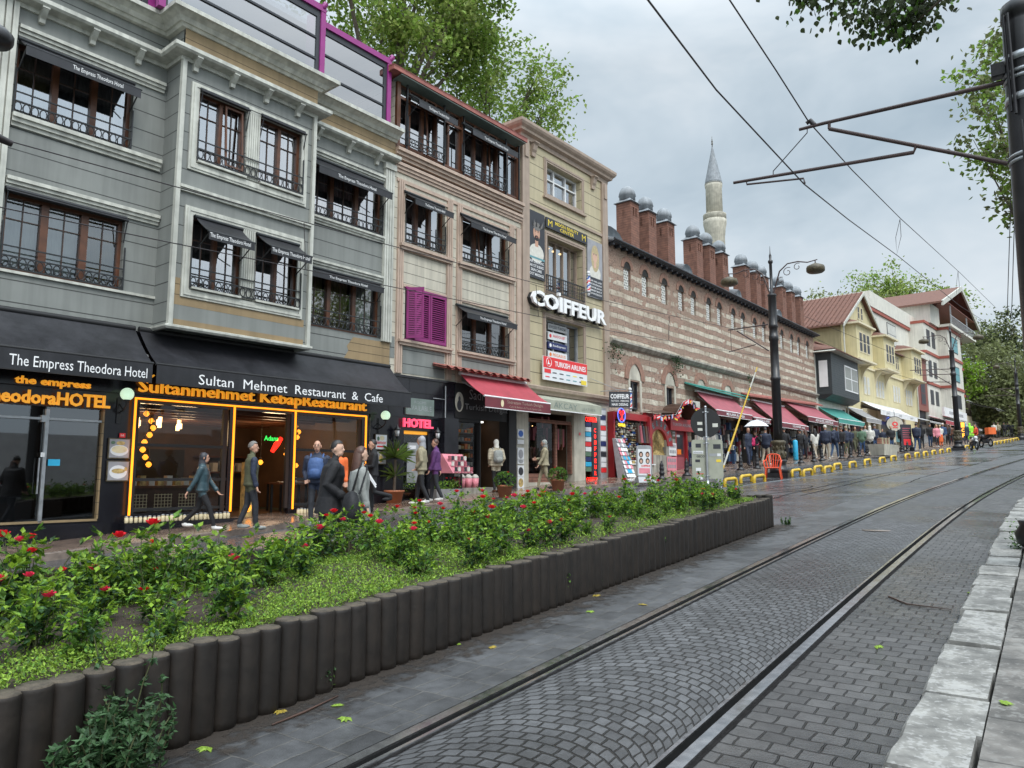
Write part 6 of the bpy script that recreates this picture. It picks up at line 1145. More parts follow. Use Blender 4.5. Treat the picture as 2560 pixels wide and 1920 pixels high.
# awnings over the souvenir shops
def shop(u0, u1, z0, z1, label, seed, mi=('dark_room', 'photo_dark', 'denim', 'grey_cloth', 'white_cloth', 'brown_wood', 'wine_dark', 'bronze'), dep=1.4):
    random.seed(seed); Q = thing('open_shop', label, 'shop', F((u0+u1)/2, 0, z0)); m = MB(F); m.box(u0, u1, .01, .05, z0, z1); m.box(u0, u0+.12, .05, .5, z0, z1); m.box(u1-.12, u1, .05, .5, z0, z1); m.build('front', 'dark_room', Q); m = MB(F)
    for i in range(int((u1-u0)*24)): a = rnd(u0+.15, u1-.3); z = rnd(z0+.3, z1-.4); m.box(a, a+rnd(.06, .25), .05, rnd(.1, .35), z, z+rnd(.08, .5), random.randrange(1, len(mi)))
    m.build('souvenir_goods', mi, None, 'jumble of goods hung in the '+label, 'stuff'); return Q
shop(26.0, 31.6, 1.9, 4.5, 'dark souvenir shop opening under the first wine awning', 3); shop(31.7, 37.6, 2.2, 4.8, 'dark shop opening behind the ornate lamp post', 5); shop(37.7, 45.2, 2.6, 5.2, 'dark shop opening under the last wine awning', 7)
def saw(label, u0, u1, zt, zf_, D, drop, txt, tw, mt='wine_canvas', mt2='wine_dark'):
    t = thing('shop_awning', label, 'awning', F((u0+u1)/2, D/2, zf_)); big_awning(t, u0, u1, zt, .15, zf_, D, drop, mt, mt2)
    if txt: m = MB(F); put_text(m, txt, tw[0], tw[1], zf_-drop*.78, zf_-drop*.22, D+.03, 0, .012); m.build('lettering', 'white_letter', t)
saw('first wine red awning, under the green tiled strip', 26.3, 30.6, 5.66, 4.70, 1.15, .24, 'MEVLANA ALi BABA', (27.4, 29.6)); saw('second wine red awning, low and part hidden by the first', 30.75, 33.1, 5.3, 4.62, 1.2, .22, 'MEVLANA ALi BABA', (31.0, 32.9)); saw('faded wine red awning behind the lamp post', 33.3, 38.4, 5.78, 4.52, 1.5, .26, 'SOUVENIR shop', (35.6, 37.7)); saw('last wine red awning against the old wall', 38.3, 44.3, 6.14, 5.12, 1.55, .28, 'ADI GUZEL HEDIYELIK', (39.6, 43.2))
t = thing('tiled_canopy', 'green corrugated roof strip above the first wine awning', 'canopy', F(28, .3, 5.7)); m = MB(F); m.sheet((25.4, .02, 5.98), (32.0, .02, 5.86), (32.0, .55, 5.68), (25.4, .55, 5.8), .05)
for i in range(40): u = 25.45+i*.165; m.tube([(u, .02, 5.985-.018*(i/40)*6.6*.16), (u, .56, 5.805-.018*(i/40)*6.6*.16)], .022, 4)
m.build('sheet', 'green_canvas', t)
t = thing('tiled_canopy', 'rusty corrugated strip above the later wine awnings', 'canopy', F(38, .3, 6.1)); m = MB(F); m.sheet((32.2, .02, 6.1), (45.0, .02, 6.5), (45.0, .5, 6.3), (32.2, .5, 5.9), .05)
for i in range(60): u = 32.25+i*.213; m.tube([(u, .02, 6.1+.4*i/60), (u, .5, 5.91+.4*i/60)], .03, 4)
m.build('sheet', 'rust_eave', t)
# racks of clothes in front of the first shop
random.seed(14)
for i, (u, d, lb) in enumerate(((25.6, .7, 'rail of grey patterned shirts outside the souvenir shop'), (26.9, .8, 'rail of pale striped dresses by the barrier rod'), (26.6, .5, 'rail of mixed scarves on a low stand'))):
    t = thing('clothes_rack', lb, 'clothes rack', F(u, d, FZ(u))); z = FZ(u); m = MB(F)
    for a in (u-.45, u+.45): m.tube([(a, d, z), (a, d, z+1.55)], .014, 5); m.tube([(a, d-.25, z+.02), (a, d+.25, z+.02)], .014, 5)
    m.tube([(u-.45, d, z+1.55), (u+.45, d, z+1.55)], .014, 5); m.build('frame', 'steel', t)
    for k in range(8):
        m = MB(F); x = u-.4+k*.11; w_ = rnd(.16, .22); L_ = rnd(.75, 1.15); m.hexa([(x-.03, d-w_*1.15, z+1.5-L_), (x+.04, d-w_*1.15, z+1.5-L_), (x+.04, d+w_*1.15, z+1.5-L_), (x-.03, d+w_*1.15, z+1.5-L_), (x-.015, d-w_*.8, z+1.5), (x+.02, d-w_*.8, z+1.5), (x+.02, d+w_*.8, z+1.5), (x-.015, d+w_*.8, z+1.5)]); m.build('garment', random.choice((('grey_cloth', 'photo_grey', 'white_cloth') if i == 0 else ('white_cloth', 'grey_cloth', 'navy_cloth') if i == 1 else ('tan_cloth', 'wine_dark', 'pinkish', 'grey_cloth'))), t)
# ---------------------------------------------------------------- minaret
p = at_dist(1790, 640, 96); t = thing('minaret', 'slim grey stone minaret with a pointed lead cone', 'minaret', (p.x, p.y, gz(p.y))); P0 = Vector((p.x, p.y, 0)); zz = lambda py: at_dist(1785, py, 96).z; k = 96/1850*1.07
pxw = lambda w: w*k/2*.86
m = MB(); m.lathe([(pxw(50), 0), (pxw(50), zz(592)), (pxw(52), zz(590)), (pxw(55), zz(575)), (pxw(61), zz(562)), (pxw(62), zz(552)), (pxw(58), zz(551))], P0, 18); m.build('shaft', 'stone', t)
m = MB(); m.lathe([(pxw(61), zz(554)), (pxw(61), zz(540)), (pxw(62), zz(538)), (pxw(58), zz(538))], P0, 18); m.build('balcony', 'stone', t); m = MB(); m.lathe([(pxw(44), zz(560)), (pxw(43), zz(472)), (pxw(46), zz(468)), (pxw(47), zz(460))], P0, 18); m.build('upper_shaft', 'stone', t); m = MB(); m.lathe([(pxw(47.5), zz(462)), (pxw(45), zz(455)), (pxw(2.5), zz(366)), (pxw(2), zz(362))], P0, 18); m.build('lead_cone', 'lead', t)
m = MB(); m.lathe([(pxw(3), zz(366)), (pxw(2), zz(362)), (pxw(6), zz(360)), (pxw(2), zz(357)), (pxw(5), zz(354)), (pxw(2), zz(351)), (pxw(3), zz(349)), (pxw(1), zz(347)), (.03, zz(341))], P0, 10); m.build('finial', 'bronze', t)
# ---------------------------------------------------------------- houses up the street
F2 = Frame(-11.782, 59.41, 6.0)
K_ = thing('bay_house', 'small dark boarded bay house with white sash windows and a tiled cap', 'house', F(48, 0, gz(55))); m = MB(F)
m.box(45.3, 52.4, -5, 0, 2.5, 9.9, 1); m.box(45.5, 52.3, 0, 1.0, 7.1, 9.95, 0); m.hexa([(45.6, .1, 6.8), (52.2, .1, 6.8), (52.2, .5, 6.8), (45.6, .5, 6.8), (45.5, 0, 7.1), (52.3, 0, 7.1), (52.3, 1.0, 7.1), (45.5, 1.0, 7.1)], 0); m.build('wall', ('charcoal_board', 'ivory_wall'), K_)
m = MB(F); m.hexa([(45.0, -.2, 9.95), (52.8, -.2, 9.95), (52.8, 1.5, 9.95), (45.0, 1.5, 9.95), (45.4, -.2, 10.12), (52.4, -.2, 10.12), (52.4, 1.2, 10.12), (45.4, 1.2, 10.12)]); m.build('eave', 'white_trim', K_); m = MB(F); m.hexa([(45.2, -3, 10.1), (52.6, -3, 10.1), (52.6, 1.3, 10.12), (45.2, 1.3, 10.12), (46.5, -3, 11.0), (51.5, -3, 11.0), (51.2, -.3, 10.9), (46.8, -.3, 10.9)])
for i in range(16): m.tube([(45.6+i*.44, 1.2, 10.15), (46.6+i*.32, -.3, 10.92)], .07, 5)
m.build('roof', 'roof_tile', K_)
def sash(P, fr, u0, u1, z0, z1, d, mt='white_metal', n=1, dark='photo_dark'):
    m = MB(fr); m.box(u0, u1, d-.02, d+.035, z0, z1); w = (u1-u0)/n; m.build('window', mt, P); W = bpy.context.scene.collection.objects[-1] if False else None
    q = MB(fr)
    for i in range(n):
        for a, b in ((z0+.09, (z0+z1)/2-.03), ((z0+z1)/2+.03, z1-.09)): q.quad((u0+w*i+.09, d+.037, a), (u0+w*(i+1)-.06, d+.037, a), (u0+w*(i+1)-.06, d+.037, b), (u0+w*i+.09, d+.037, b))
    q.build('window_pane', dark, P)
sash(K_, F, 48.6, 51.9, 7.6, 9.4, 1.0, n=2, dark='grey_cloth'); m = MB(F); m.box(45.46, 45.5, .2, .75, 7.6, 9.4); m.build('window', 'white_metal', K_)
Y_ = thing('yellow_house', 'pale yellow house row with three jettied bays and a gable', 'house', F2(10, 0, gz(69))); m = MB(F2)
m.wall(-.3, 21.4, 2.5, 10.35, [], 0); m.box(-.3, 9.6, -9, -.01, 10.35, 13.2); m.box(9.6, 21.4, -9, -.01, 10.35, 12.6); m.prism([(-.3, 13.2), (9.6, 13.2), (4.6, 16.2)], -9, -.01); m.quad((-.3, 0, 2.5), (-.3, -9, 2.5), (-.3, -9, 13.2), (-.3, 0, 13.2)); m.box(-8, -.3, -9, -3.2, 9, 12.2); m.build('wall', 'yellow_wall', Y_)
m = MB(F2)
for a, b in ((.5, 4.3), (7.6, 10.8), (16.3, 19.9)): m.cut(); m.box(a, b, -.5, .85, 10.45, 13.1)
m.build('bay', 'yellow_wall', Y_); m = MB(F2)
for a, b in ((.5, 4.3), (7.6, 10.8), (16.3, 19.9)):
    m.box(a-.2, b+.2, -.5, 1.1, 10.32, 10.46); m.box(a-.25, b+.25, -.5, 1.15, 13.1, 13.24); k = 8
    for x in (a+.1, b-.25): m.raw([(x, 0, 10.32)]+[(x, .95*(1-cos(pi/2*i/k)) if False else .95-.95*sin(pi/2*i/k), 10.32-1.5*(1-cos(pi/2*i/k))) for i in range(k+1)]+[(x+.15, 0, 10.32)]+[(x+.15, .95-.95*sin(pi/2*i/k), 10.32-1.5*(1-cos(pi/2*i/k))) for i in range(k+1)], [tuple(range(k+2)), tuple(range(2*k+3, k+1, -1))]+[(1+i, 2+i, k+4+i, k+3+i) for i in range(k)])
m.box(-.3, 21.4, 0, .12, 10.22, 10.34); m.build('bay_trim', 'cream_wall', Y_)
m = MB(F2)
for a, b in ((.3, 4.5), (7.4, 11.0), (16.1, 20.1)): m.hexa([(a, -.5, 13.24), (b, -.5, 13.24), (b, 1.1, 13.24), (a, 1.1, 13.24), (a+.8, -.5, 13.75), (b-.8, -.5, 13.75), (b-1, .1, 13.7), (a+1, .1, 13.7)])
m.sheet((-.7, .35, 13.05), (-.7, -9, 13.05), (4.65, -9, 16.4), (4.65, .35, 16.4), .14); m.sheet((10.0, .35, 13.05), (10.0, -9, 13.05), (4.65, -9, 16.4), (4.65, .35, 16.4), .14); m.sheet((9.6, .3, 12.6), (21.6, .3, 12.6), (21.6, -6, 14.6), (9.6, -6, 14.6), .12); m.sheet((-8.2, -3, 12.0), (-.3, -3, 12.0), (-.3, -7, 13.6), (-8.2, -7, 13.6), .12)
for i in range(26): m.tube([(-.7, .2-i*.36, 13.1), (4.6, .2-i*.36, 16.42)], .05, 4)
m.build('roof', 'roof_tile', Y_); m = MB(F2)
for (x0, z0, x1, z1) in ((-.7, 12.98, 4.65, 16.33), (4.65, 16.33, 10.0, 12.98)): m.hexa([(x0, .3, z0-.2), (x1, .3, z1-.2), (x1, .4, z1-.2), (x0, .4, z0-.2), (x0, .3, z0+.06), (x1, .3, z1+.06), (x1, .4, z1+.06), (x0, .4, z0+.06)])
m.build('gable_board', 'white_trim', Y_); m = MB(F2); m.tube([(-.15, .15, 5), (-.15, .15, 13)], .06, 6); m.cut(); m.tube([(20.9, .1, 5), (20.9, .1, 12.6)], .06, 6); m.build('drain_pipe', 'white_trim', Y_)
for a, b, n in ((.95, 3.7, 3), (8.0, 10.5, 3), (16.9, 19.5, 3)):
    for i in range(n): w = (b-a)/n; sash(Y_, F2, a+w*i+.06, a+w*(i+1)-.1, 11.0, 12.6, .85, 'cream_wall')
for a, b, n in ((.6, 3.0, 3), (4.4, 6.1, 2), (7.6, 10.1, 3), (12.7, 15.1, 3), (16.8, 19.2, 3)):
    for i in range(n): w = (b-a)/n; sash(Y_, F2, a+w*i+.04, a+w*(i+1)-.08, 8.1, 9.6, .0, 'cream_wall', dark='curtain')
for i in range(2): sash(Y_, F2, 14.1+i*.6, 14.55+i*.6, 11.1, 12.4, .0, 'cream_wall'); sash(Y_, F2, 3.9+i*.8, 4.4+i*.8, 14.1, 15.2, .0, 'cream_wall')
# ground floor shops of the yellow house
for a, b, lb, sd in ((-6.8, -.6, 'green lit grocery opening below the dark bay house', 5), (0, 3.4, 'small shop opening under the grey awning', 6)): 
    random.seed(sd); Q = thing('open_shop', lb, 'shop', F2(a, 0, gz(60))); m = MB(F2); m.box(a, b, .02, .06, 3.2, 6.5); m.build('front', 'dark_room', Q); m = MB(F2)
    for i in range(40): x = rnd(a, b-.5); z = rnd(3.6, 5.6); m.box(x, x+rnd(.15, .5), .06, .2, z, z+rnd(.15, .6), random.randrange(5))
    m.build('shop_goods', ('lime_cloth', 'white_cloth', 'orange', 'photo_dark', 'brown_wood') if sd == 5 else ('wine_dark', 'photo_dark', 'brown_wood', 'navy_cloth', 'grey_cloth'), None, 'jumble of goods in the '+lb, 'stuff')
def aw2(label, u0, u1, zt, zf_, D, drop, mt, mt2=None, txt=None, fr=F2):
    global F; old = F; F = fr; t = thing('shop_awning', label, 'awning', fr((u0+u1)/2, D/2, zf_)); big_awning(t, u0, u1, zt, .1, zf_, D, drop, mt, mt2)
    if txt:
        for x in txt: m = MB(fr); put_text(m, 'SIMIT', x-.5, x+.5, zf_-drop*.75, zf_-drop*.3, D+.03); m.build('lettering', 'grey_metal', t)
    F = old
aw2('teal green awning below the dark bay house', -6.9, -1.4, 6.45, 5.45, 1.6, .3, 'green_canvas'); aw2('plain grey awning between the green and white awnings', -.2, 3.5, 6.75, 5.9, 1.4, .3, 'grey_canvas')
aw2('long white awning of the bakery under the yellow house', 3.5, 14.5, 7.45, 6.75, 1.4, .38, 'white_canvas', None, (5.5, 9, 12.5))
Q = thing('bakery_front', 'tan tiled bakery front with square pillars under the yellow house', 'shop', F2(9, 0, gz(68))); m = MB(F2); m.box(3.4, 14.6, .01, .05, 3.4, 7.2, 1)
for u in (3.6, 6.4, 10.6, 14.2): m.box(u, u+.7, .05, .4, 3.4, 6.9)
m.box(3.4, 14.6, .05, .3, 6.2, 6.9); m.build('front', ('cream_wall', 'bronze'), Q); m = MB(F2); m.box(10.9, 13.8, .06, .1, 4.6, 5.8); m.box(11, 13.6, .06, .3, 6.0, 6.08, 1); m.box(9.2, 10.5, .42, .46, 6.0, 6.5, 2); m.build('shop_window', ('teal', 'white_light', 'blue_neon'), Q)
t = thing('round_sign', 'round pale shop sign with a small red ring hung under the white awning', 'sign', F2(6, 1.5, 6)); c = F2(5.9, 1.75, 5.72); FS = Frame(c.x, c.y, 54); m = MB(FS); D = lambda r, d, mi: m.raw([(r*1.15*cos(a), d, c.z+r*sin(a)) for a in [k*pi/12 for k in range(24)]], [tuple(range(24))], mi); m.prism([(.62*1.15*cos(a), c.z+.62*sin(a)) for a in [k*pi/12 for k in range(24)]], -.06, 0, 0); D(.57, .006, 1); D(.2, .01, 2); D(.1, .014, 1); m.box(-.2, .2, .005, .012, c.z-.32, c.z-.25, 2); m.build('disc', ('photo_dark', 'stone', 'red_sign'), t); m = MB(FS); m.tube([(0, -.03, c.z+.6), (0, -.03, c.z+1.1)], .02, 5); m.build('hanger', 'black_iron', t)
# roof clutter: water tanks, dishes
for i, (u, d, z, lb) in enumerate(((12.5, -2, 13.6, 'black square water tank on the roof beside the yellow gable'), )):
    t = thing('water_tank', lb, 'water tank', F2(u, d, z)); m = MB(F2); m.box(u-1, u+1, d-.8, d+.8, z+.3, z+2.3); m.build('tank', 'photo_dark', t); m = MB(F2)
    for x in (-.9, .9): m.box(u+x-.05, u+x+.05, d-.7, d+.7, z-1, z+.3)
    m.build('stand', 'black_iron', t)
t = thing('water_tank', 'steel water drum lying behind the black tank on the roof', 'water tank', F2(11, -3, 14)); m = MB(F2); m.tube([(10.6, -3.2, 15.0), (14.6, -3.2, 15.0)], .8, 14); m.build('drum', 'white_metal', t)
for i, (u, lb) in enumerate(((11.6, 'dark satellite dish nearest the yellow gable'), (14.4, 'dark satellite dish in the middle of the roof'), (16.2, 'dark satellite dish nearest the red roof'))):
    t = thing('satellite_dish', lb, 'satellite dish', F2(u, -3, 16)); m = MB(F2); m.raw([(u+.7*cos(a), -3.0, 17.0+.75*sin(a)) for a in [k*pi/8 for k in range(16)]], [tuple(range(16))]); m.build('dish', 'rust_tube', t); m = MB(F2); m.tube([(u, -3.1, 13.5), (u, -3.1, 17)], .05, 5); m.build('mast', 'black_iron', t)
# brown narrow house, white hotel
N2_ = thing('brown_house', 'narrow maroon tiled house squeezed beside the yellow house', 'house', F2(23, 0, gz(82))); m = MB(F2); m.box(21.5, 25.4, -6, .0, 8.0, 13.2); m.box(21.3, 25.6, -6, .3, 13.2, 13.5, 1); m.box(21.5, 25.4, -6, -.3, 3, 8.0, 2); m.build('wall', ('maroon_wall', 'ivory_wall', 'photo_dark'), N2_); sash(N2_, F2, 22.6, 24.4, 8.6, 10.9, 0, 'wine_dark'); m = MB(F2); m.box(21.7, 25.2, .01, .08, 4.4, 6.6); m.build('roller_shutter', 'shutter_metal', N2_)
aw2('thin grey lean-to canopy over the roller shutter', 19.5, 26.2, 7.1, 6.75, 1.3, .12, 'grey_canvas')
Wh = thing('white_hotel', 'ivory hotel with red bands, jutting front and a big red gable roof', 'hotel', F2(32, 0, gz(91))); m = MB(F2)
m.box(10.2, 31, -14, -1.4, 9, 16.8); m.box(25.6, 31.2, -10, 0, 5, 17.2); m.box(31.2, 37.6, -10, 1.0, 8.2, 17.2); m.box(37.6, 43.5, -10, .0, 5, 17.2); m.box(31.2, 37.6, -10, .0, 5, 8.2); m.build('wall', 'ivory_wall', Wh)
m = MB(F2)
for z in (10.9, 14.1, 17.2): m.box(25.55, 31.2, -10, .12, z, z+.28); m.box(31.1, 37.7, -10, 1.12, z, z+.28); m.box(37.6, 43.6, -10, .12, z, z+.28)
m.box(10.2, 25.6, -1.4, -1.25, 16.5, 16.8); m.build('red_band', 'red_band', Wh)
m = MB(F2); m.box(27.5, 31.6, -10, .3, 17.48, 19.6); m.box(31.2, 43.5, -10, -2.4, 17.48, 20); m.box(30.9, 44.2, -2.4, 1.5, 17.48, 17.75); m.prism([(28, 19.6), (44, 19.6), (37, 22.3)], -10, -2.4); m.box(12, 28, -12, -1.2, 16.8, 18.2); m.build('upper_storey', 'ivory_wall', Wh)
m = MB(F2); m.sheet((26.9, 1.6, 19.5), (26.9, -14, 19.5), (37, -14, 22.9), (37, 1.6, 22.9), .2); m.sheet((46.4, 1.6, 19.5), (46.4, -14, 19.5), (37, -14, 22.9), (37, 1.6, 22.9), .2); m.build('roof', 'roof_tile', Wh)
m = MB(F2)
for (x0, z0, x1, z1) in ((26.9, 19.5, 37, 22.9), (37, 22.9, 46.4, 19.5)): m.hexa([(x0, 1.5, z0-.5), (x1, 1.5, z1-.5), (x1, 1.68, z1-.5), (x0, 1.68, z0-.5), (x0, 1.5, z0+.02), (x1, 1.5, z1+.02), (x1, 1.68, z1+.02), (x0, 1.68, z0+.02)])
m.build('gable_board', 'white_trim', Wh); m = MB(F2); m.prism([(29.5, 19.3), (44, 19.3), (37, 21.9)], -2.35, -2.3); m.sheet((30, 1.5, 19.9), (44, 1.5, 19.9), (44, -2.3, 19.9), (30, -2.3, 19.9), .05); m.build('soffit', 'maroon_wall', Wh)
m = MB(F2); m.box(31.2, 44, 1.38, 1.42, 18.7, 18.78)
for i in range(44): a = 31.2+i*.29; m.box(a, a+.03, 1.385, 1.415, 17.75, 18.7)
for a in (31.6, 40): m.box(a, a+.12, 1.3, 1.42, 17.75, 20)
m.build('balcony_rail', 'grey_metal', Wh)
for z0, z1 in ((8.9, 10.4), (11.8, 13.5), (15.0, 16.7)):
    sash(Wh, F2, 33.0, 35.9, z0, z1, 1.0, 'photo_dark', dark='teal' if z0 > 11 else 'photo_dark')
    for a in (26.6, 28.8, 38.6, 41.0): sash(Wh, F2, a, a+1.3, z0, z1, 0, 'photo_dark')
sash(Wh, F2, 17.6, 20.6, 14.1, 16.2, -1.4, 'photo_dark', dark='curtain'); sash(Wh, F2, 11.5, 13.5, 14.1, 15.8, -1.4, 'photo_dark')
t = thing('shop_sign', 'long pale grey shop sign under the white hotel', 'sign', F2(31, 1, 8)); m = MB(F2); m.box(25.8, 36.6, 1.1, 1.3, 7.6, 8.5); m.build('board', 'white_canvas', t); m = MB(F2)
for i in range(11): m.box(28+i*.62, 28.45+i*.62, 1.3, 1.31, 7.9, 8.2)
m.build('lettering', 'photo_grey', t)
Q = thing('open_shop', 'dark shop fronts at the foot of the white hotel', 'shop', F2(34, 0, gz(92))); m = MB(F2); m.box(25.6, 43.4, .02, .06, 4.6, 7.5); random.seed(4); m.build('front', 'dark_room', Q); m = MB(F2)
for i in range(40): x = rnd(25.8, 42.5); z = rnd(5.4, 6.9); m.box(x, x+rnd(.2, .7), .06, .2, z, z+rnd(.2, .7), random.randrange(5))
m.build('shop_goods', ('photo_dark', 'red_sign', 'white_cloth', 'navy', 'photo_food'), None, 'posters and goods in the shop fronts below the white hotel', 'stuff')
aw2('small red awning beside the long grey sign', 24.5, 28.5, 7.6, 7.1, 1.6, .4, 'red_canvas'); aw2('grey canopy under the long sign of the white hotel', 28.6, 43, 7.55, 7.0, 1.6, .15, 'grey_canvas'); aw2('black canvas canopy at the far corner of the white hotel', 44, 50, 10.6, 9.5, 3.0, .2, 'black_canvas')
t = thing('neon_sign', 'orange lit vertical exchange sign behind the second lamp post', 'sign', F2(29, 3, 7)); c = at_dist(2406, 1072, 66); FS = Frame(c.x, c.y, 54); m = MB(FS); m.box(-.18, .18, -.05, .05, c.z-.9, c.z+.55); m.build('panel', 'photo_dark', t); m = MB(FS); m.box(-.13, .13, .05, .06, c.z+.1, c.z+.48); put_text(m, 'C', -.1, .1, c.z-.25, c.z+.02, .055, 0, .04); put_text(m, 'F', -.08, .1, c.z-.65, c.z-.35, .055, 0, .04); m.build('lettering', 'amber_bulb', t)
c = at_dist(2396, 1070, 60.2); FS = Frame(c.x, c.y, 54); tag(MB(FS).box(-.05, .05, -.04, .04, c.z-1.2, c.z+1.2).build('light_tube', 'amber_bulb'), 'vertical orange light strip behind the second lamp post', 'light strip')
# garden wall, far gate and street end
t = thing('garden_wall', 'pale stone garden wall with a coping at the top of the street', 'wall', F2(52, 0, gz(112))); m = MB(F2); m.box(47, 64, -.3, .0, 4.5, 8.1); m.box(43.5, 47, -.5, 0, 4.5, 8.8); m.build('wall', 'cream_wall', t); m = MB(F2); m.box(46.8, 64.2, -.4, .1, 8.1, 8.3); m.build('coping', 'stone', t)
t = thing('far_building', 'pale low building with tall windows at the end of the street', 'building', at_dist(2545, 1075, 125).xy.to_3d()); c = at_dist(2545, 1040, 125); FS = Frame(c.x, c.y, 54); m = MB(FS); m.box(-5, 9, -4, 0, 5, 12.5); m.build('wall', 'stone', t)
for i in range(5): sash(t, FS, -4+i*2.2, -2.8+i*2.2, 8.2, 11.6, 0, 'ivory_wall')
# far trees
def ftree(px, py, D, R, nl, mts, label, sd, L_=.5, base_off=0, clump=2.2, limbs=12, name='tree'):
    c = at_dist(px, py, D); tree(name, label, (c.x, c.y, gz(c.y)-.5), max(3, c.z-gz(c.y)-R[2]*.6), (c, R), nl, L_, mts, sd, .5, limbs, clump)
ftree(2462, 1000, 118, (8.5, 8, 7.2), 11000, ('far_leaf', 'far_leaf'), 'broad green tree filling the top of the street', 31); ftree(2540, 925, 138, (7, 7, 7.5), 6000, ('far_leaf', 'dark_leaf'), 'taller dark tree behind the broad street tree', 32); ftree(2412, 950, 108, (2.6, 3, 3), 1500, ('lime_leaf', 'far_leaf_light'), 'small bright lime tree beside the white hotel', 33, .4, clump=1.2, limbs=6); ftree(2445, 870, 150, (6, 6, 3.2), 2200, ('far_leaf_light', 'far_leaf'), 'pale budding tree crown above the broad tree', 34)
ftree(2545, 1010, 112, (6, 6, 5), 4500, ('far_leaf', 'far_leaf'), 'green tree hanging over the far lamp post', 38)
ftree(2235, 768, 112, (8.5, 8.5, 3.6), 6500, ('far_leaf_light', 'plane_leaf'), 'windblown light green tree behind the white hotel roof', 35, .4, clump=1.5); ftree(2118, 782, 105, (6.5, 6.5, 2.8), 4500, ('far_leaf_light', 'far_leaf'), 'silvery green tree behind the yellow gable', 36, .4, clump=1.4)
c = at_dist(2585, 300, 23); tree('ash_tree', 'slender leafy tree half hidden behind the thick black pole', (c.x, c.y, gz(c.y)), 4.5, (c, (1.5, 1.5, 3.3)), 5200, .16, ('plane_leaf', 'far_leaf'), 37, .12, 12, .55)
# near overhanging lime tree: trunk out of frame at the right, one bough hangs into view
random.seed(51); t = thing('lime_tree', 'dark leafy bough of a street tree hanging in at the top', 'tree', (3.2, 5.5, gz(5.5))); tr = MB(); tr.tube([(3.2, 5.5, gz(5.5)), (3.1, 5.6, 3.5), (2.9, 5.9, 6.0)], [.2, .17, .14], 9); lv = MB()
for px, py, D, rr, k in ((2060, -20, 9.0, .42, 8), (2150, -30, 9.2, .5, 10), (2245, -10, 9.0, .5, 11), (2330, -30, 8.8, .4, 7), (2230, 60, 9.0, .33, 7), (2170, 40, 9.1, .36, 6), (2290, 55, 9.0, .28, 5), (2010, -10, 9.1, .2, 3), (2270, 105, 9.0, .10, 1), (2200, -120, 9.2, .9, 12), (2050, -130, 9.4, .8, 9), (2380, -120, 8.6, .8, 9)):
    c = at_dist(px, py, D); tr.tube([(2.9, 5.9, 6.0), (Vector((2.9, 5.9, 6.4))+c)/2+Vector((0, 0, .5)), c+Vector((0, 0, .15))], [.06, .035, .01], 5)
    for i in range(k*24):
        p = c+Vector((random.gauss(0, .42), random.gauss(0, .42), random.gauss(0, .32)))*rr; d = Vector((rnd(-.7, .7), rnd(-.7, .7), -1)).normalized(); s = rdir(); s = (s-d*s.dot(d)).normalized(); L_ = rnd(.055, .085); n_ = d.cross(s)
        lv.raw([p, p+d*L_*.12+s*L_*.3, p+d*L_*.42+s*L_*.44, p+d*L_*.75+s*L_*.22, p+d*L_, p+d*L_*.75-s*L_*.22, p+d*L_*.42-s*L_*.44, p+d*L_*.12-s*L_*.3, p+d*L_*.45+n_*L_*.1], [(i, i+1, 8) for i in range(7)]+[(7, 0, 8)], 0 if random.random() < .8 else 1, False, True)
tr.build('trunk', 'bark', t); lv.build('crown', ('dark_leaf', 'rose_leaf'), t)

# the side of the street behind the camera: a plain hoarding and street trees, seen only as reflections in the shop glass
t = thing('site_hoarding', 'plain pale hoarding along the back of the near pavement', 'hoarding', (9.5, 15, gz(15))); m = MB()
for i in range(12): y = -14+i*5; m.vprism([(9.5, y), (9.6, y), (9.6, y+4.95), (9.5, y+4.95)], gz(y), gz(y)+3.0)
m.build('hoarding_board', 'white_canvas', t)
for i, (x, y) in enumerate(((13, -6), (14, 6), (13, 19))): tree('street_tree', 'leafy street tree standing behind the hoarding', (x, y, gz(y)), 4, ((x, y, gz(y)+7.5), (3.6, 3.6, 3.4)), 2600, .4, ('far_leaf', 'dark_leaf'), 90+i, .2, 8, 1.1, group='street trees behind the hoarding')
# ---------------------------------------------------------------- tram poles and overhead line
t = thing('tram_pole', 'thick black steel tram pole with bracket arms at the right edge', 'pole', (.14, 10, gz(10)+.1)); CX = .15
lx = lambda px, py: CX-at_y(px, py, 10).x
m = MB(); zt = at_y(2520, 23, 10).z; m.lathe([(.27, gz(10)), (.27, 1.2), (lx(2558, 887), 2.4), (lx(2541, 640), at_y(2541, 640, 10).z), (lx(2524, 400), at_y(2524, 400, 10).z), (lx(2510, 190), at_y(2510, 190, 10).z), (lx(2505, 75), at_y(2505, 75, 10).z), (lx(2504, 50), zt-.18), (lx(2499, 48), zt-.17), (lx(2499, 23), zt), (.1, zt+.08), (.03, zt+.1)], (CX, 10, 0), 24); m.build('shaft', 'pole_black', t)
m = MB()
for py in (200, 215, 405, 418): z = at_y(2510, py, 10).z; r = lx(2524, 400)+.012 if py > 300 else lx(2510, 190)+.012; m.lathe([(r, z-.018), (r+.008, z), (r, z+.018)], (CX, 10, 0), 24)
for py in (265, 165): z = at_y(2510, py, 10).z; m.lathe([(lx(2514, 265)+.008, z-.04), (lx(2514, 265)+.008, z+.04)], (CX, 10, 0), 24)
m.build('clamp_band', 'steel', t); m = MB(); z0, z1 = at_y(2540, 700, 10).z, zt-.45
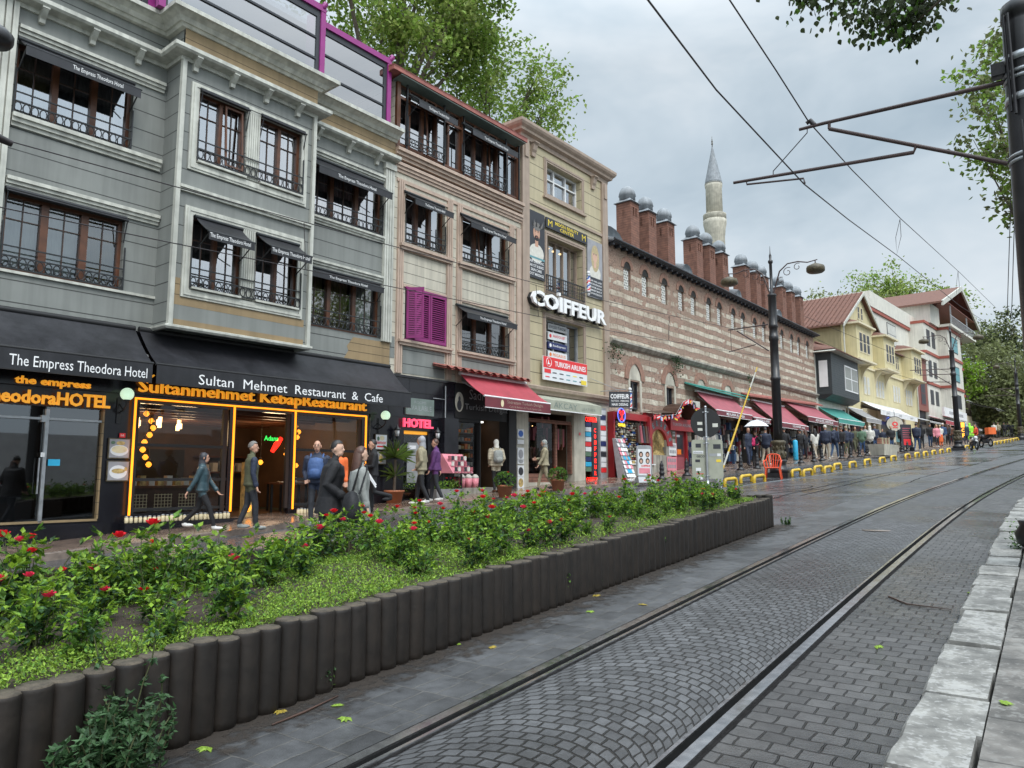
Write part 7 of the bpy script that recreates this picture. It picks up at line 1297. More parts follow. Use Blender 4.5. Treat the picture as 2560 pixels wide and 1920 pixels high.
for a, zz_ in ((-.55, (at_y(2510, 60, 10).z, at_y(2510, 310, 10).z)), (-.35, (at_y(2510, 330, 10).z, 2.0)), (-.75, (at_y(2510, 60, 10).z, at_y(2510, 300, 10).z))):
    r = lx(2524, 400)+.03; m.tube([(CX+r*sin(a)*.98, 10-r*cos(a), zz_[0]), (CX+(r-.01)*sin(a), 10-r*cos(a), zz_[1])], .018, 6)
m.box(CX-.34, CX-.2, 9.9, 10.05, at_y(2500, 195, 10).z, at_y(2500, 165, 10).z); m.build('cable_pipe', 'pole_black', t)
AY = lambda px, py, y=10.: at_y(px, py, y)
m = MB(); m.tube([AY(2512, 205), AY(2060, 308), AY(1998, 324)], [.03, .024, .022], 8); m.build('top_arm', 'rust_tube', t); m = MB(); m.tube([AY(2520, 409), AY(2073, 322)], .026, 8); m.tube([AY(2073, 322), AY(2073, 306)], .02, 6); m.build('strut', 'rust_tube', t)
m = MB(); m.tube([AY(2290, 364), AY(2284, 381), AY(1834, 457)], [.022, .026, .022], 8); m.build('register_arm', 'rust_tube', t); m = MB(); m.tube([AY(1866, 450), AY(1867, 461), AY(2009, 446), AY(2012, 459)], .014, 6); m.build('steady_arm', 'rust_tube', t); m = MB(); m.tube([AY(2018, 318), AY(2018, 332), AY(1933, 428), AY(1933, 440)], .007, 5); m.tube([AY(2016, 309), AY(2026, 301), AY(2036, 312)], .03, 6); m.build('drop_wire', 'wire', t)
def wire(pts, label, r=.009, cat='overhead wire', name='overhead_wire'):
    m = MB(); m.tube(pts, r, 5); return tag(m.build(name, 'wire'), label, cat)
wire([AY(1560, -70, 4.4), AY(1620, 0, 5.2), AY(1790, 224, 7.2), AY(2010, 460, 10), AY(2120, 548, 13.5), AY(2245, 640, 20), AY(2400, 765, 34), AY(2480, 815, 48)], 'lower tram wire running up the street from the top of the picture'); wire([AY(1770, -80, 6.4), AY(1824, 0, 7.3), AY(1940, 176, 9), AY(2022, 305, 10), AY(2130, 425, 13.5), AY(2250, 545, 20), AY(2400, 682, 36), AY(2490, 770, 48)], 'upper tram wire carried on the end of the top arm')
for (a, b, y, lb) in (((2250, 548), (2242, 636), 20, 'first thin dropper between the two tram wires'), ((2395, 678), (2394, 757), 35, 'second thin dropper farther up the tram wires')): m = MB(); p, q = AY(*a, y), AY(*b, y); m.tube([p, (p+q)/2+Vector((.06, 0, 0)), q, (p+q)/2-Vector((.06, 0, 0)), p], .006, 4); tag(m.build('dropper', 'wire'), lb, 'wire')
AX = lambda px, py, x=-9.6: at_x(px, py, x)
wire([AX(-60, 332), AX(17, 351), AX(448, 469), AX(779, 560), AX(1040, 631), AX(1519, 754), AX(1833, 822), AX(2010, 860)], 'upper thin wire stretched along the house fronts', .008); wire([AX(-60, 500), AX(0, 518), AX(434, 608), AX(779, 677), AX(1040, 729), AX(1519, 826), AX(1830, 879), AX(2010, 908)], 'lower thin wire stretched along the house fronts', .008)
for (a, b, lb) in (((1340, 712), (1346, 790), 'thin dropper across the white block letters'), ((760, 557), (764, 672), 'thin dropper in front of the jutting bay'), ((1673, 790), (1672, 850), 'thin dropper in front of the striped wall')): m = MB(); m.tube([AX(*a), AX(*b)], .008, 4); tag(m.build('dropper', 'wire'), lb, 'wire')
wire([AY(2528, 470, 12), AY(2520, 720, 14.5), AY(2518, 790, 15)], 'slack cable hanging beside the thick pole', .006); wire([AY(2537, 520, 12), AY(2530, 760, 14.5), AY(2526, 800, 15)], 'second slack cable beside the thick pole', .006)
wire([AY(1790, 800, 30), AY(2060, 720, 52), AY(2330, 950, 60)][:0] or [at_dist(2010, 790, 45), at_dist(2200, 870, 52), at_dist(2370, 930, 62)], 'thin wire crossing the yellow house', .012); wire([at_dist(2030, 842, 45), at_dist(2205, 925, 52), at_dist(2370, 975, 62)], 'lower thin wire crossing the yellow house', .012)
# ---------------------------------------------------------------- ornate lamp posts
def lamp_post(loc, label, sc=1., arms=True, rz=0.):
    x, y, z = loc; t = thing('lamp_post', label, 'lamp post', loc); m = MB(); c = loc
    m.vprism([(x-.40, y-.40), (x+.40, y-.40), (x+.40, y+.40), (x-.40, y+.40)], z-.02, z+.16); m.lathe([(.36, .14), (.35, .3), (.27, .36), (.24, .5), (.28, .56), (.28, .62), (.2, .66)], c, 14); m.build('base', 'pole_black', t)
    m = MB(); m.lathe([(.2, .64), (.26, .76), (.23, .86), (.19, 1.0), (.21, 1.15), (.25, 1.22), (.27, 1.27), (.26, 1.33), (.17, 1.36)], c, 14)
    for i in range(8): a = i*pi/4; m.ell((x+.23*cos(a), y+.23*sin(a), z+.85), (.06, .06, .1), 6, 5); m.ell((x+.2*cos(a), y+.2*sin(a), z+1.08), (.045, .045, .09), 6, 5)
    m.build('ornate_collar', 'bronze', t); m = MB(); m.lathe([(.17, 1.34), (.165, 3.6), (.19, 3.62), (.19, 3.72), (.16, 3.74), (.155, 5.1), (.18, 5.12), (.18, 5.3), (.155, 5.32), (.15, 5.6), (.18, 5.62), (.17, 5.72), (.155, 5.74), (.15, 6.82), (.17, 6.84), (.16, 6.9), (.06, 6.92), (.055, 8.1), (.09, 8.14), (.09, 8.22), (.04, 8.26), (.05, 8.42), (.02, 8.5), (.006, 8.8)], c, 14); m.build('shaft', 'pole_black', t)
    if arms:
        for s in (-1, 1):
            m = MB(); X_ = lambda a, h: (x+s*a*cos(rz), y+s*a*sin(rz), z+h); m.tube([X_(.06, 6.9), X_(.18, 7.3), X_(.32, 7.75), X_(.62, 8.0), X_(1.0, 8.02), X_(1.35, 7.93), X_(1.7, 7.98)], [.03, .028, .028, .025, .025, .022, .018], 6)
            for cx, cz, r, n in ((.62, 7.68, .19, 14), (.98, 7.82, .15, 12), (.36, 7.4, .13, 10)): m.tube([X_(cx+r*(1-.06*k)*cos(k*.55+1), cz+r*(1-.06*k)*sin(k*.55+1)) for k in range(n)], .014, 5)
            m.tube([X_(1.62, 7.98), X_(1.62, 7.84)], .02, 6); m.build('arm', 'rust_tube', t); m = MB(); m.lathe([(.03, 7.86), (.1, 7.83), (.3, 7.74), (.33, 7.66), (.33, 7.56), (.27, 7.5), (.05, 7.46)], (x+s*1.62*cos(rz), y+s*1.62*sin(rz), z), 14); m.build('lamp_head', 'bronze', t)
    return t
LPs = (-8.0, 28.15, gz(28.15)); T1 = lamp_post(LPs, 'ornate black lamp post behind the orange chair'); q = LPs
m = MB(); Y8 = lambda px, py: AY(px, py, 28.15)
m.tube([Y8(1920, 811), Y8(1821, 825)], .025, 6); m.tube([Y8(1842, 827), Y8(1922, 877)], .025, 6); m.tube([Y8(1890, 861), Y8(1822, 880)], .018, 6); m.tube([Y8(1826, 826), Y8(1829, 878)], .008, 4); m.build('bracket_arm', 'rust_tube', T1)
m = MB(); m.lathe([(.172, 1.95), (.172, 2.35)], q, 14); m.build('yellow_band', 'yellow_paint', T1) if False else None
l2 = on_ground(2397, 1126); T2 = lamp_post((l2.x, l2.y, gz(l2.y)), 'second ornate lamp post, in front of the white hotel', rz=.1); l3 = on_ground(2553, 1100); T3 = lamp_post((l3.x, l3.y, gz(l3.y)), 'third lamp post, far up at the right edge', rz=.1)
for T_, y, pl in ((T2, l2.y, ((2383, 922, 2275, 926), (2383, 935, 2300, 938), (2385, 965, 2315, 925), (2375, 955, 2310, 955))), (T3, l3.y, ((2548, 970, 2490, 973), (2550, 995, 2500, 972), (2545, 987, 2463, 990)))):
    m = MB()
    for a in pl: m.tube([AY(a[0], a[1], y), AY(a[2], a[3], y)], .03, 5)
    m.build('bracket_arm', 'rust_tube', T_)
t = thing('street_lamp', 'dark bowl shaped street lamp poking in at the left edge', 'street lamp', (at_dist(-60, 90, 10.5).x, at_dist(-60, 90, 10.5).y, 0)); c = at_dist(-14, 100, 10.5); m = MB(); m.lathe([(.03, .2), (.12, .16), (.2, .08), (.2, 0), (.17, -.05), (.03, -.06)], c, 16); m.build('lamp_head', 'pole_black', t); m = MB(); b = at_dist(-90, 60, 10.6); m.tube([c+Vector((0, 0, .2)), (c+b)/2+Vector((0, 0, .35)), b, Vector((b.x, b.y, .3))], .04, 6); m.build('mast', 'pole_black', t)
c = AX(6, 350); t = thing('insulator', 'dark clamp gripping the thin wire at the left edge', 'insulator', c); m = MB(); m.tube([c+Vector((0, -.16, .03)), c+Vector((0, .1, -.01))], [.06, .04], 8); m.tube([c+Vector((0, -.05, -.05)), c+Vector((0, -.06, -.4))], .012, 5); m.build('clamp', 'wire', t)
# ---------------------------------------------------------------- road sign seen from behind, boom rod
sx_, sy = -8.3, 21.7; t = thing('road_sign', 'grey sign post carrying a black disc seen from behind and two stickered panels', 'road sign', (sx_, sy, gz(sy))); FS = Frame(sx_, sy, 62); sz = lambda px, py: AY(px, py, sy).z
m = MB(FS); m.tube([(0, 0, gz(sy)-.05), (0, 0, sz(1762, 1020))], .036, 10); m.lathe([(.05, 0), (.05, .3)], (0, 0, gz(sy)-.02), 10); m.ell((0, 0, sz(1762, 1018)), .045, 8, 6); m.build('post', 'steel', t)
cz = sz(1762, 1057); m = MB(FS); m.prism([(.45*cos(a), cz+.46*sin(a)) for a in [k*pi/16 for k in range(32)]], -.055, -.04); m.build('disc', 'black_matte', t)
m = MB(FS); m.box(-.25, -.1, -.038, -.035, cz-.06, cz+.03); m.box(.2, .36, -.038, -.035, cz-.13, cz-.02); m.box(-.24, -.1, -.038, -.035, cz-.24, cz-.16); m.build('sticker', 'white_trim', t)
def rrect(u0, u1, z0, z1, r=.07): return [(cx+r*cos(a), cz_+r*sin(a)) for cx, cz_, a0 in ((u1-r, z1-r, 0), (u0+r, z1-r, pi/2), (u0+r, z0+r, pi), (u1-r, z0+r, 1.5*pi)) for a in (a0, a0+pi/6, a0+pi/3, a0+pi/2)]
zt, zb = sz(1762, 1099), sz(1762, 1197)
for u0, u1 in ((-.44, -.02), (.0, .48)): m = MB(FS); m.prism(rrect(u0, u1, zb, zt), -.058, -.042); m.build('panel', 'olive_canvas', t)
m = MB(FS); st = lambda u0, u1, z0, z1, mi: m.box(u0, u1, -.041, -.038, zt-z1, zt-z0, mi)
st(-.32, -.16, .12, .24, 1); st(-.4, -.1, .34, .42, 0); st(.2, .42, .14, .28, 1); st(.08, .3, .42, .5, 2); st(.31, .42, .42, .5, 0); st(.28, .42, .6, .68, 3); st(-.33, -.18, .85, .95, 0); st(-.32, -.1, 1.02, 1.04, 4); st(-.3, -.14, 1.12, 1.2, 0); st(-.34, -.2, .6, .68, 1)
put_text(m, 'kilemmz', -.38, -.12, zt-.4, zt-.36, -.036, 1, .01); put_text(m, 'GECO', -.3, -.06, zt-.54, zt-.47, -.04, 1, .03); m.build('sticker', ('white_board', 'photo_dark', 'grey_metal', 'yellow', 'red_sign'), t)
m = MB(FS)
for py in (1030, 1093, 1108, 1190): m.lathe([(.042, sz(1762, py)-.02), (.042, sz(1762, py)+.02)], (0, 0, 0), 10); m.box(-.09, .09, -.05, -.03, sz(1762, py)-.015, sz(1762, py)+.015)
m.build('clamp', 'steel', t)
a, b = AY(1802, 1186, 22.6), AY(1893, 918, 24.4); t = thing('barrier_boom', 'raised yellow and white barrier rod leaning up behind the road sign', 'barrier', (a.x, a.y, gz(a.y)))
m = MB(); m.tube([a, a+(b-a)*.5, b], [.032, .028, .016], 8)
for i in range(len(m.f)): m.m[i] = 0
m.build('rod', 'yellow_paint', t); m = MB()
for s0, s1 in ((.08, .2), (.42, .55), (.8, .95)): m.tube([a+(b-a)*s0, a+(b-a)*s1], [.034-.016*s0, .034-.016*s1], 8)
m.build('white_band', 'white_trim', t); m = MB(); g = on_ground(1785, 1230); m.tube([a, Vector((g.x, g.y, gz(g.y)+.02))], .02, 6); m.tube([a+Vector((.05, 0, 0)), Vector((g.x+.12, g.y+.25, gz(g.y)+.02))], .02, 6); m.lathe([(.05, 0), (.05, .1)], (g.x, g.y, gz(g.y)), 8); m.ell(a, (.1, .1, .14), 8, 6); m.build('stand', 'steel', t)
# ---------------------------------------------------------------- yellow hoops, bollards
hp = None
def hoop(px, py, label, first=[]):
    global hp
    g = on_ground(px, py); ang = -radians(7 if g.y < 60 else 14)
    if hp is None:
        hp = thing('kerb_hoop', label, 'traffic hoop', (0, 0, 0), 'yellow hoops along the tram lane'); m = MB(); m.tube([(0, -.40, 0), (0, -.40, .12), (0, -.37, .2), (0, -.30, .235), (0, .30, .235), (0, .37, .2), (0, .40, .12), (0, .40, 0)], .055, 8); m.build('tube', 'yellow_paint', hp); m = MB()
        for s in (-1, 1): m.vprism([(-.09, s*.40-.09), (.09, s*.40-.09), (.09, s*.40+.09), (-.09, s*.40+.09)], 0, .012)
        m.build('foot_plate', 'photo_dark', hp); hp.location = (g.x, g.y, gz(g.y)); hp.rotation_euler = (radians(3.3), 0, ang); return
    r = copy_thing(hp, (g.x, g.y, gz(g.y)), ang, label, 'yellow hoops along the tram lane'); r.rotation_euler = (radians(3.3), 0, ang)
H_ = [(1827, 1216), (1866, 1207), (1899, 1207), (1991, 1191), (2020, 1191), (2046, 1181), (2071, 1182), (2094, 1174), (2132, 1169), (2169, 1162), (2206, 1157), (2234, 1152), (2269, 1147), (2293, 1143), (2314, 1140), (2335, 1137), (2354, 1134), (2372, 1131), (2418, 1123), (2429, 1121), (2488, 1112), (2497, 1110), (2506, 1108), (2515, 1106.5), (2522, 1105), (2530, 1103.5), (2537, 1102), (2543, 1101)]
ordn = ('first', 'second', 'third', 'fourth', 'fifth', 'sixth', 'seventh', 'eighth', 'ninth', 'tenth', 'eleventh', 'twelfth', 'thirteenth', 'fourteenth', 'fifteenth', 'sixteenth', 'seventeenth', 'eighteenth', 'nineteenth', 'twentieth')
for i, (px, py) in enumerate(H_): hoop(px, py, 'yellow steel hoop on the road, %s from the flower bed' % ordn[i] if i < 3 else 'yellow steel hoop, %s up the street past the orange chair' % ordn[i-3] if i < 18 else 'small far yellow hoop, %s beyond the second lamp post' % ordn[i-18])
bo = None
for i, (px, py) in enumerate(((1600, 1205), (1655, 1199), (1717, 1190), (1806, 1180), (1852, 1176), (1893, 1172), (2003, 1158), (2035, 1154), (2055, 1152), (2104, 1147), (2127, 1144), (2149, 1142), (2168, 1139), (2187, 1137), (2223, 1133), (2239, 1131), (2255, 1129.5), (2269, 1128), (2281, 1127))):
    g = on_ground(px, py, .12); lb = 'dark cast iron bollard on the pavement edge, %s along from the salon board' % ordn[i]; gr = 'iron bollards along the pavement edge'
    if bo is None:
        bo = thing('bollard', lb, 'bollard', (g.x, g.y, g.z), gr); m = MB(); m.lathe([(.17, 0), (.16, .06), (.09, .1), (.075, .16), (.1, .2), (.1, .25), (.07, .28), (.085, .36), (.085, .42), (.06, .45), (.075, .5), (.06, .56), (.03, .6), (.035, .64), (.01, .67)], (g.x, g.y, g.z), 12); m.build('bollard_body', 'pole_black', bo)
    else: copy_thing(bo, (g.x, g.y, g.z), 0, lb, gr)
# ---------------------------------------------------------------- orange plastic armchair
g = on_ground(1934, 1199); t = thing('plastic_chair', 'orange plastic garden armchair standing in the road by the lamp post', 'chair', (g.x, g.y, gz(g.y)), None, radians(12)); C_ = MB
m = C_(); m.hexa([(-.23, -.24, .40), (.23, -.24, .40), (.2, .22, .38), (-.2, .22, .38), (-.23, -.24, .425), (.23, -.24, .425), (.2, .22, .405), (-.2, .22, .405)]); m.tube([(-.23, -.24, .41), (.23, -.24, .41)], .02, 6); m.build('seat', 'orange_plastic', t)
for sx1 in (-1, 1):
    for sy1, yy in ((-.24, -.29), (.22, .3)): m = C_(); m.tube([(sx1*.22, sy1, .40), (sx1*.27, yy, 0)], [.032, .022], 6); m.build('leg', 'orange_plastic', t)
    m = C_(); m.tube([(sx1*.25, -.25, .40), (sx1*.29, -.24, .60), (sx1*.29, -.18, .655), (sx1*.285, .05, .66), (sx1*.25, .22, .68), (sx1*.23, .26, .72)], [.025, .025, .03, .03, .03, .025], 6); m.build('armrest', 'orange_plastic', t)
m = C_(); m.tube([(-.2, .22, .4), (-.25, .27, .7), (-.2, .31, .85), (-.1, .33, .9), (.1, .33, .9), (.2, .31, .85), (.25, .27, .7), (.2, .22, .4)], .024, 6)
for i in range(5): a = (i-2)*.062; m.tube([(a*.8, .225, .41), (a*1.25, .28, .68), (a*1.5, .33, .89)], .017, 5)
m.build('backrest', 'orange_plastic', t)
# ---------------------------------------------------------------- pavement board, pots, planter
g = on_ground(1612, 1206, .12); FS = Frame(g.x, g.y, 40); z = g.z; t = thing('pavement_board', 'grey pavement board with hair model photos outside the kiosk', 'pavement board', g); m = MB(FS); m.prism(rrect(-.28, .28, z+.18, z+1.25, .1), -.04, .0); m.hexa([(-.32, -.2, z), (.32, -.2, z), (.32, .25, z), (-.32, .25, z), (-.28, -.12, z+.18), (.28, -.12, z+.18), (.28, .1, z+.18), (-.28, .1, z+.18)]); m.build('body', 'grey_metal', t)
m = MB(FS); m.box(-.23, .23, .001, .004, z+.24, z+1.12, 0)
for i, (a, b, s) in enumerate(((-.12, .94, 3), (.12, .94, 4), (-.12, .72, 1), (.12, .72, 3))): m.raw([(a+.075*cos(k*pi/6), .006, z+b+.1*sin(k*pi/6)) for k in range(12)], [tuple(range(12))], s); m.raw([(a+.045*cos(k*pi/6), .008, z+b-.01+.06*sin(k*pi/6)) for k in range(12)], [tuple(range(12))], 2)
m.box(-.2, .2, .006, .008, z+.3, z+.48, 5); m.box(-.15, .1, .252, .254, z+.06, z+.1, 6); put_text(m, 'COIFFEUR', -.12, .21, z+.52, z+.59, .008, 6, .03); m.build('poster', ('white_board', 'hair_black', 'skin_light', 'hair_black', 'hair_brown', 'pinkish', 'red_sign'), t)
def pot(px, py, r, h, label, mt='terracotta'):
    g = on_ground(px, py, .125); t = thing('potted_plant', label, 'potted plant', g); m = MB(); m.lathe([(r*.72, 0), (r*.95, h*.85), (r*1.06, h*.86), (r*1.06, h), (r*.92, h), (r*.9, h*.9), (.01, h*.9)], g, 16); m.build('pot', mt, t); return t, g
t, g = pot(985, 1258, .26, .34, 'tall spiky yucca in a clay pot by the hotel entrance'); random.seed(6); m = MB(); st = MB(); st.tube([g+Vector((0, 0, .3)), g+Vector((.03, 0, 1.15))], .04, 6)
for h, n, L_ in ((.62, 26, .5), (1.12, 46, .62)):
    for i in range(n): d = rdir(.5); d.z = abs(d.z)*1.1-.15; d.normalize(); p = g+Vector((.02, 0, h+.1)); s = d.cross(Vector((0, 0, 1))).normalized()*.022; m.raw([p-s, p+s, p+d*L_*.6+s*.9, p+d*L_-Vector((0, 0, L_*.16)), p+d*L_*.6-s*.9], [(0, 1, 2, 3, 4)], 0, False, True)
m.build('leaves', ('yucca_leaf',), t); st.build('stem', 'bark', t)
def bushy(t, g, z0, R, n, L_, mt, sd, flowers=0):
    random.seed(sd); m = MB()
    for i in range(n): d = rdir(.3); p = g+Vector((d.x*R[0], d.y*R[0], z0+R[1]+d.z*R[1]))*1; leaf(m, p, (d+rdir()*.6), Vector((0, 0, 1)), L_, L_*.8, 0 if random.random() < .7 else 1)
    m.build('foliage', mt, t)
    for i in range(flowers): f = MB(); d = rdir(.6); rose_flower(f, g+Vector((d.x*R[0], d.y*R[0], z0+R[1]*2+.02)), .035); f.build('bloom', 'petal_red', t)
t, g = pot(946, 1256, .24, .3, 'dark purple leaved plant in a brown pot left of the yucca'); bushy(t, g, .22, (.3, .26), 260, .12, ('purple_leaf', 'purple_leaf'), 3); t, g = pot(1012, 1250, .16, .2, 'small leafy green shrub right of the yucca'); bushy(t, g, .2, (.24, .34), 260, .07, ('weed_leaf', 'rose_leaf'), 4)
t, g = pot(1262, 1244, .22, .34, 'clay pot of green geranium in front of the sweet shop'); bushy(t, g, .28, (.26, .19), 300, .08, ('rose_leaf', 'rose_leaf_dark'), 5, 2); t, g = pot(1395, 1227, .22, .34, 'clay pot of green geranium in front of the leather shop'); bushy(t, g, .28, (.26, .19), 300, .08, ('rose_leaf', 'rose_leaf_dark'), 6, 2)
g = on_ground(1113, 1246, .125); FS = Frame(g.x, g.y, 3.35); t = thing('planter_box', 'grey trough planter with small red blooms by the sweet shop window', 'planter', g); m = MB(FS); m.hexa([(-.45, -.12, g.z), (.45, -.12, g.z), (.45, .12, g.z), (-.45, .12, g.z), (-.52, -.17, g.z+.26), (.52, -.17, g.z+.26), (.52, .17, g.z+.26), (-.52, .17, g.z+.26)]); m.build('box', 'grey_metal', t); random.seed(15); m = MB()
for i in range(260): p = FS(rnd(-.5, .5), rnd(-.15, .15), g.z+.26+rnd(0, .22)); leaf(m, p, rdir(.3), Vector((0, 0, 1)), .07, .05, i % 2)
m.build('foliage', ('rose_leaf', 'weed_leaf'), t)
for i in range(3): f = MB(); rose_flower(f, FS(.05+.16*i, 0, g.z+.55), .035); f.build('bloom', 'petal_red', t)
g = on_ground(2210, 1139, .12); FS = Frame(g.x, g.y, 9); t = thing('concrete_planter', 'pale concrete tub planter on the pavement edge in front of the bakery', 'planter', g); m = MB(FS); m.hexa([(-1.0, -.35, g.z), (1.0, -.35, g.z), (1.0, .35, g.z), (-1.0, .35, g.z), (-1.2, -.45, g.z+.62), (1.2, -.45, g.z+.62), (1.2, .45, g.z+.62), (-1.2, .45, g.z+.62)]); m.build('tub', 'stone', t)
m = MB(FS)
for i in range(6): m.box(-.7+i*.26, -.5+i*.26, -.1, .1, g.z+.62, g.z+.95+.06*(i % 2), i % 2)
tag(m.build('snack_stand', ('brick_red', 'tan_cloth')), 'stacked snack boxes standing on the concrete tub', 'boxes')
g = on_ground(1990, 1151, .13); tag(MB().lathe([(.1, 0), (.13, .06), (.13, 1.0), (.1, 1.06), (.03, 1.08)], g, 12).build('rolled_fabric', 'cyan'), 'bright blue roll of fabric standing outside the souvenir shop', 'roll')
g = on_ground(2548, 1375, .11); t = thing('potted_plant', 'dark round planter with weeds at the right edge of the pavement', 'potted plant', (g.x, g.y, g.z)); c = Vector((g.x+.22, g.y+.1, g.z)); m = MB(); m.lathe([(.14, 0), (.24, .08), (.26, .2), (.2, .3), (.22, .36), (.18, .36)], c, 18); m.build('pot', 'pole_black', t); random.seed(9); m = MB()
for i in range(150): p = c+Vector((-.24+random.gauss(0, .05), random.gauss(0, .1), abs(random.gauss(.06, .12)))); leaf(m, p, rdir(.3), Vector((0, 0, 1)), .04, .025, i % 2)
m.build('foliage', ('rose_leaf', 'nettle_leaf'), t)
g = on_ground(2268, 1128, .12); FS = Frame(g.x, g.y, 40); t = thing('menu_stand', 'black standing menu board outside the bakery', 'menu board', g); m = MB(FS); m.box(-.4, .4, -.03, .03, g.z+.25, g.z+1.75); m.box(-.42, -.36, -.2, .2, g.z, g.z+.25); m.box(.36, .42, -.2, .2, g.z, g.z+.25); m.build('board', 'photo_dark', t); m = MB(FS)
for i in range(5): m.box(-.3, .3-.1*(i % 2), .031, .034, g.z+.9+i*.14, g.z+.96+i*.14, 0)
m.box(-.25, .3, .031, .034, g.z+.4, g.z+.8, 1); m.build('poster', ('wine_canvas', 'red_sign'), t)
# ---------------------------------------------------------------- motorcycles
def torus(m, c, R, r, axis, n=20, k=8, mi=0):
    ax = Vector(axis).normalized(); a = ax.cross(Vector((0, 0, 1))).normalized(); b = ax.cross(a); vs = []
    for i in range(n):
        o = a*cos(2*pi*i/n)+b*sin(2*pi*i/n)
        vs += [Vector(c)+o*(R+r*cos(2*pi*j/k))+ax*r*sin(2*pi*j/k) for j in range(k)]
    m.raw(vs, [(i*k+j, i*k+(j+1) % k, ((i+1) % n)*k+(j+1) % k, ((i+1) % n)*k+j) for i in range(n) for j in range(k)], mi, True, True)
def motorbike(loc, rz, label, body, box=None):
    t = thing('motorcycle', label, 'motorcycle', loc, None, rz)
    for y in (-.65, .65):
        m = MB(); torus(m, (0, y, .3), .25, .055, (1, 0, 0)); W_ = m.build('wheel', 'black_matte', t); m = MB(); torus(m, (0, y, .3), .17, .02, (1, 0, 0))
        for i in range(5): a = i*1.257; m.tube([(0, y, .3), (0, y+.17*cos(a), .3+.17*sin(a))], .014, 4)
        m.build('rim', 'steel', W_)
    m = MB(); m.ell((0, -.05, .72), (.14, .28, .14), 12, 8); m.ell((0, -.42, .78), (.13, .16, .16), 10, 7); m.tube([(0, .1, .7), (0, .5, .8), (0, .8, .9)], [.11, .1, .05], 8); m.tube([(0, -.65, .62), (0, -.48, .62), (0, -.8, .6)], [.07, .08, .05], 8); m.build('fairing', body, t)
    m = MB(); m.tube([(0, .0, .8), (0, .35, .84), (0, .72, .9)], [.1, .12, .08], 8); m.build('seat', 'black_matte', t); m = MB(); m.box(-.12, .12, -.25, .3, .3, .6); m.tube([(.14, .1, .3), (.16, .8, .42)], .04, 6); m.build('engine', 'photo_dark', t)
    m = MB()
    for s in (-.09, .09): m.tube([(s, -.65, .3), (s, -.45, .92)], .025, 6)
    m.tube([(-.36, -.36, 1.0), (-.12, -.45, .95), (.12, -.45, .95), (.36, -.36, 1.0)], .02, 6); m.tube([(-.12, -.45, .95), (-.3, -.45, 1.2)], .01, 4); m.tube([(.12, -.45, .95), (.3, -.45, 1.2)], .01, 4); m.ell((-.3, -.45, 1.22), (.07, .02, .04), 6, 4); m.ell((.3, -.45, 1.22), (.07, .02, .04), 6, 4); m.build('handlebar', 'black_iron', t); m = MB(); m.ell((0, -.57, .82), (.1, .05, .09), 8, 6); m.build('headlight', 'white_board', t)
    if box: m = MB(); m.box(-.26, .26, .45, .98, .92, 1.42); m.build('delivery_box', box, t)
    return t
g = on_ground(2436, 1126); motorbike((g.x, g.y, gz(g.y)), radians(18), 'white motorcycle parked facing down the street', 'white_metal'); g2 = on_ground(2466, 1118); motorbike((g2.x, g2.y, gz(g2.y)), radians(-150), 'dark delivery scooter with an orange box behind the white motorcycle', 'photo_dark', 'orange_cloth')
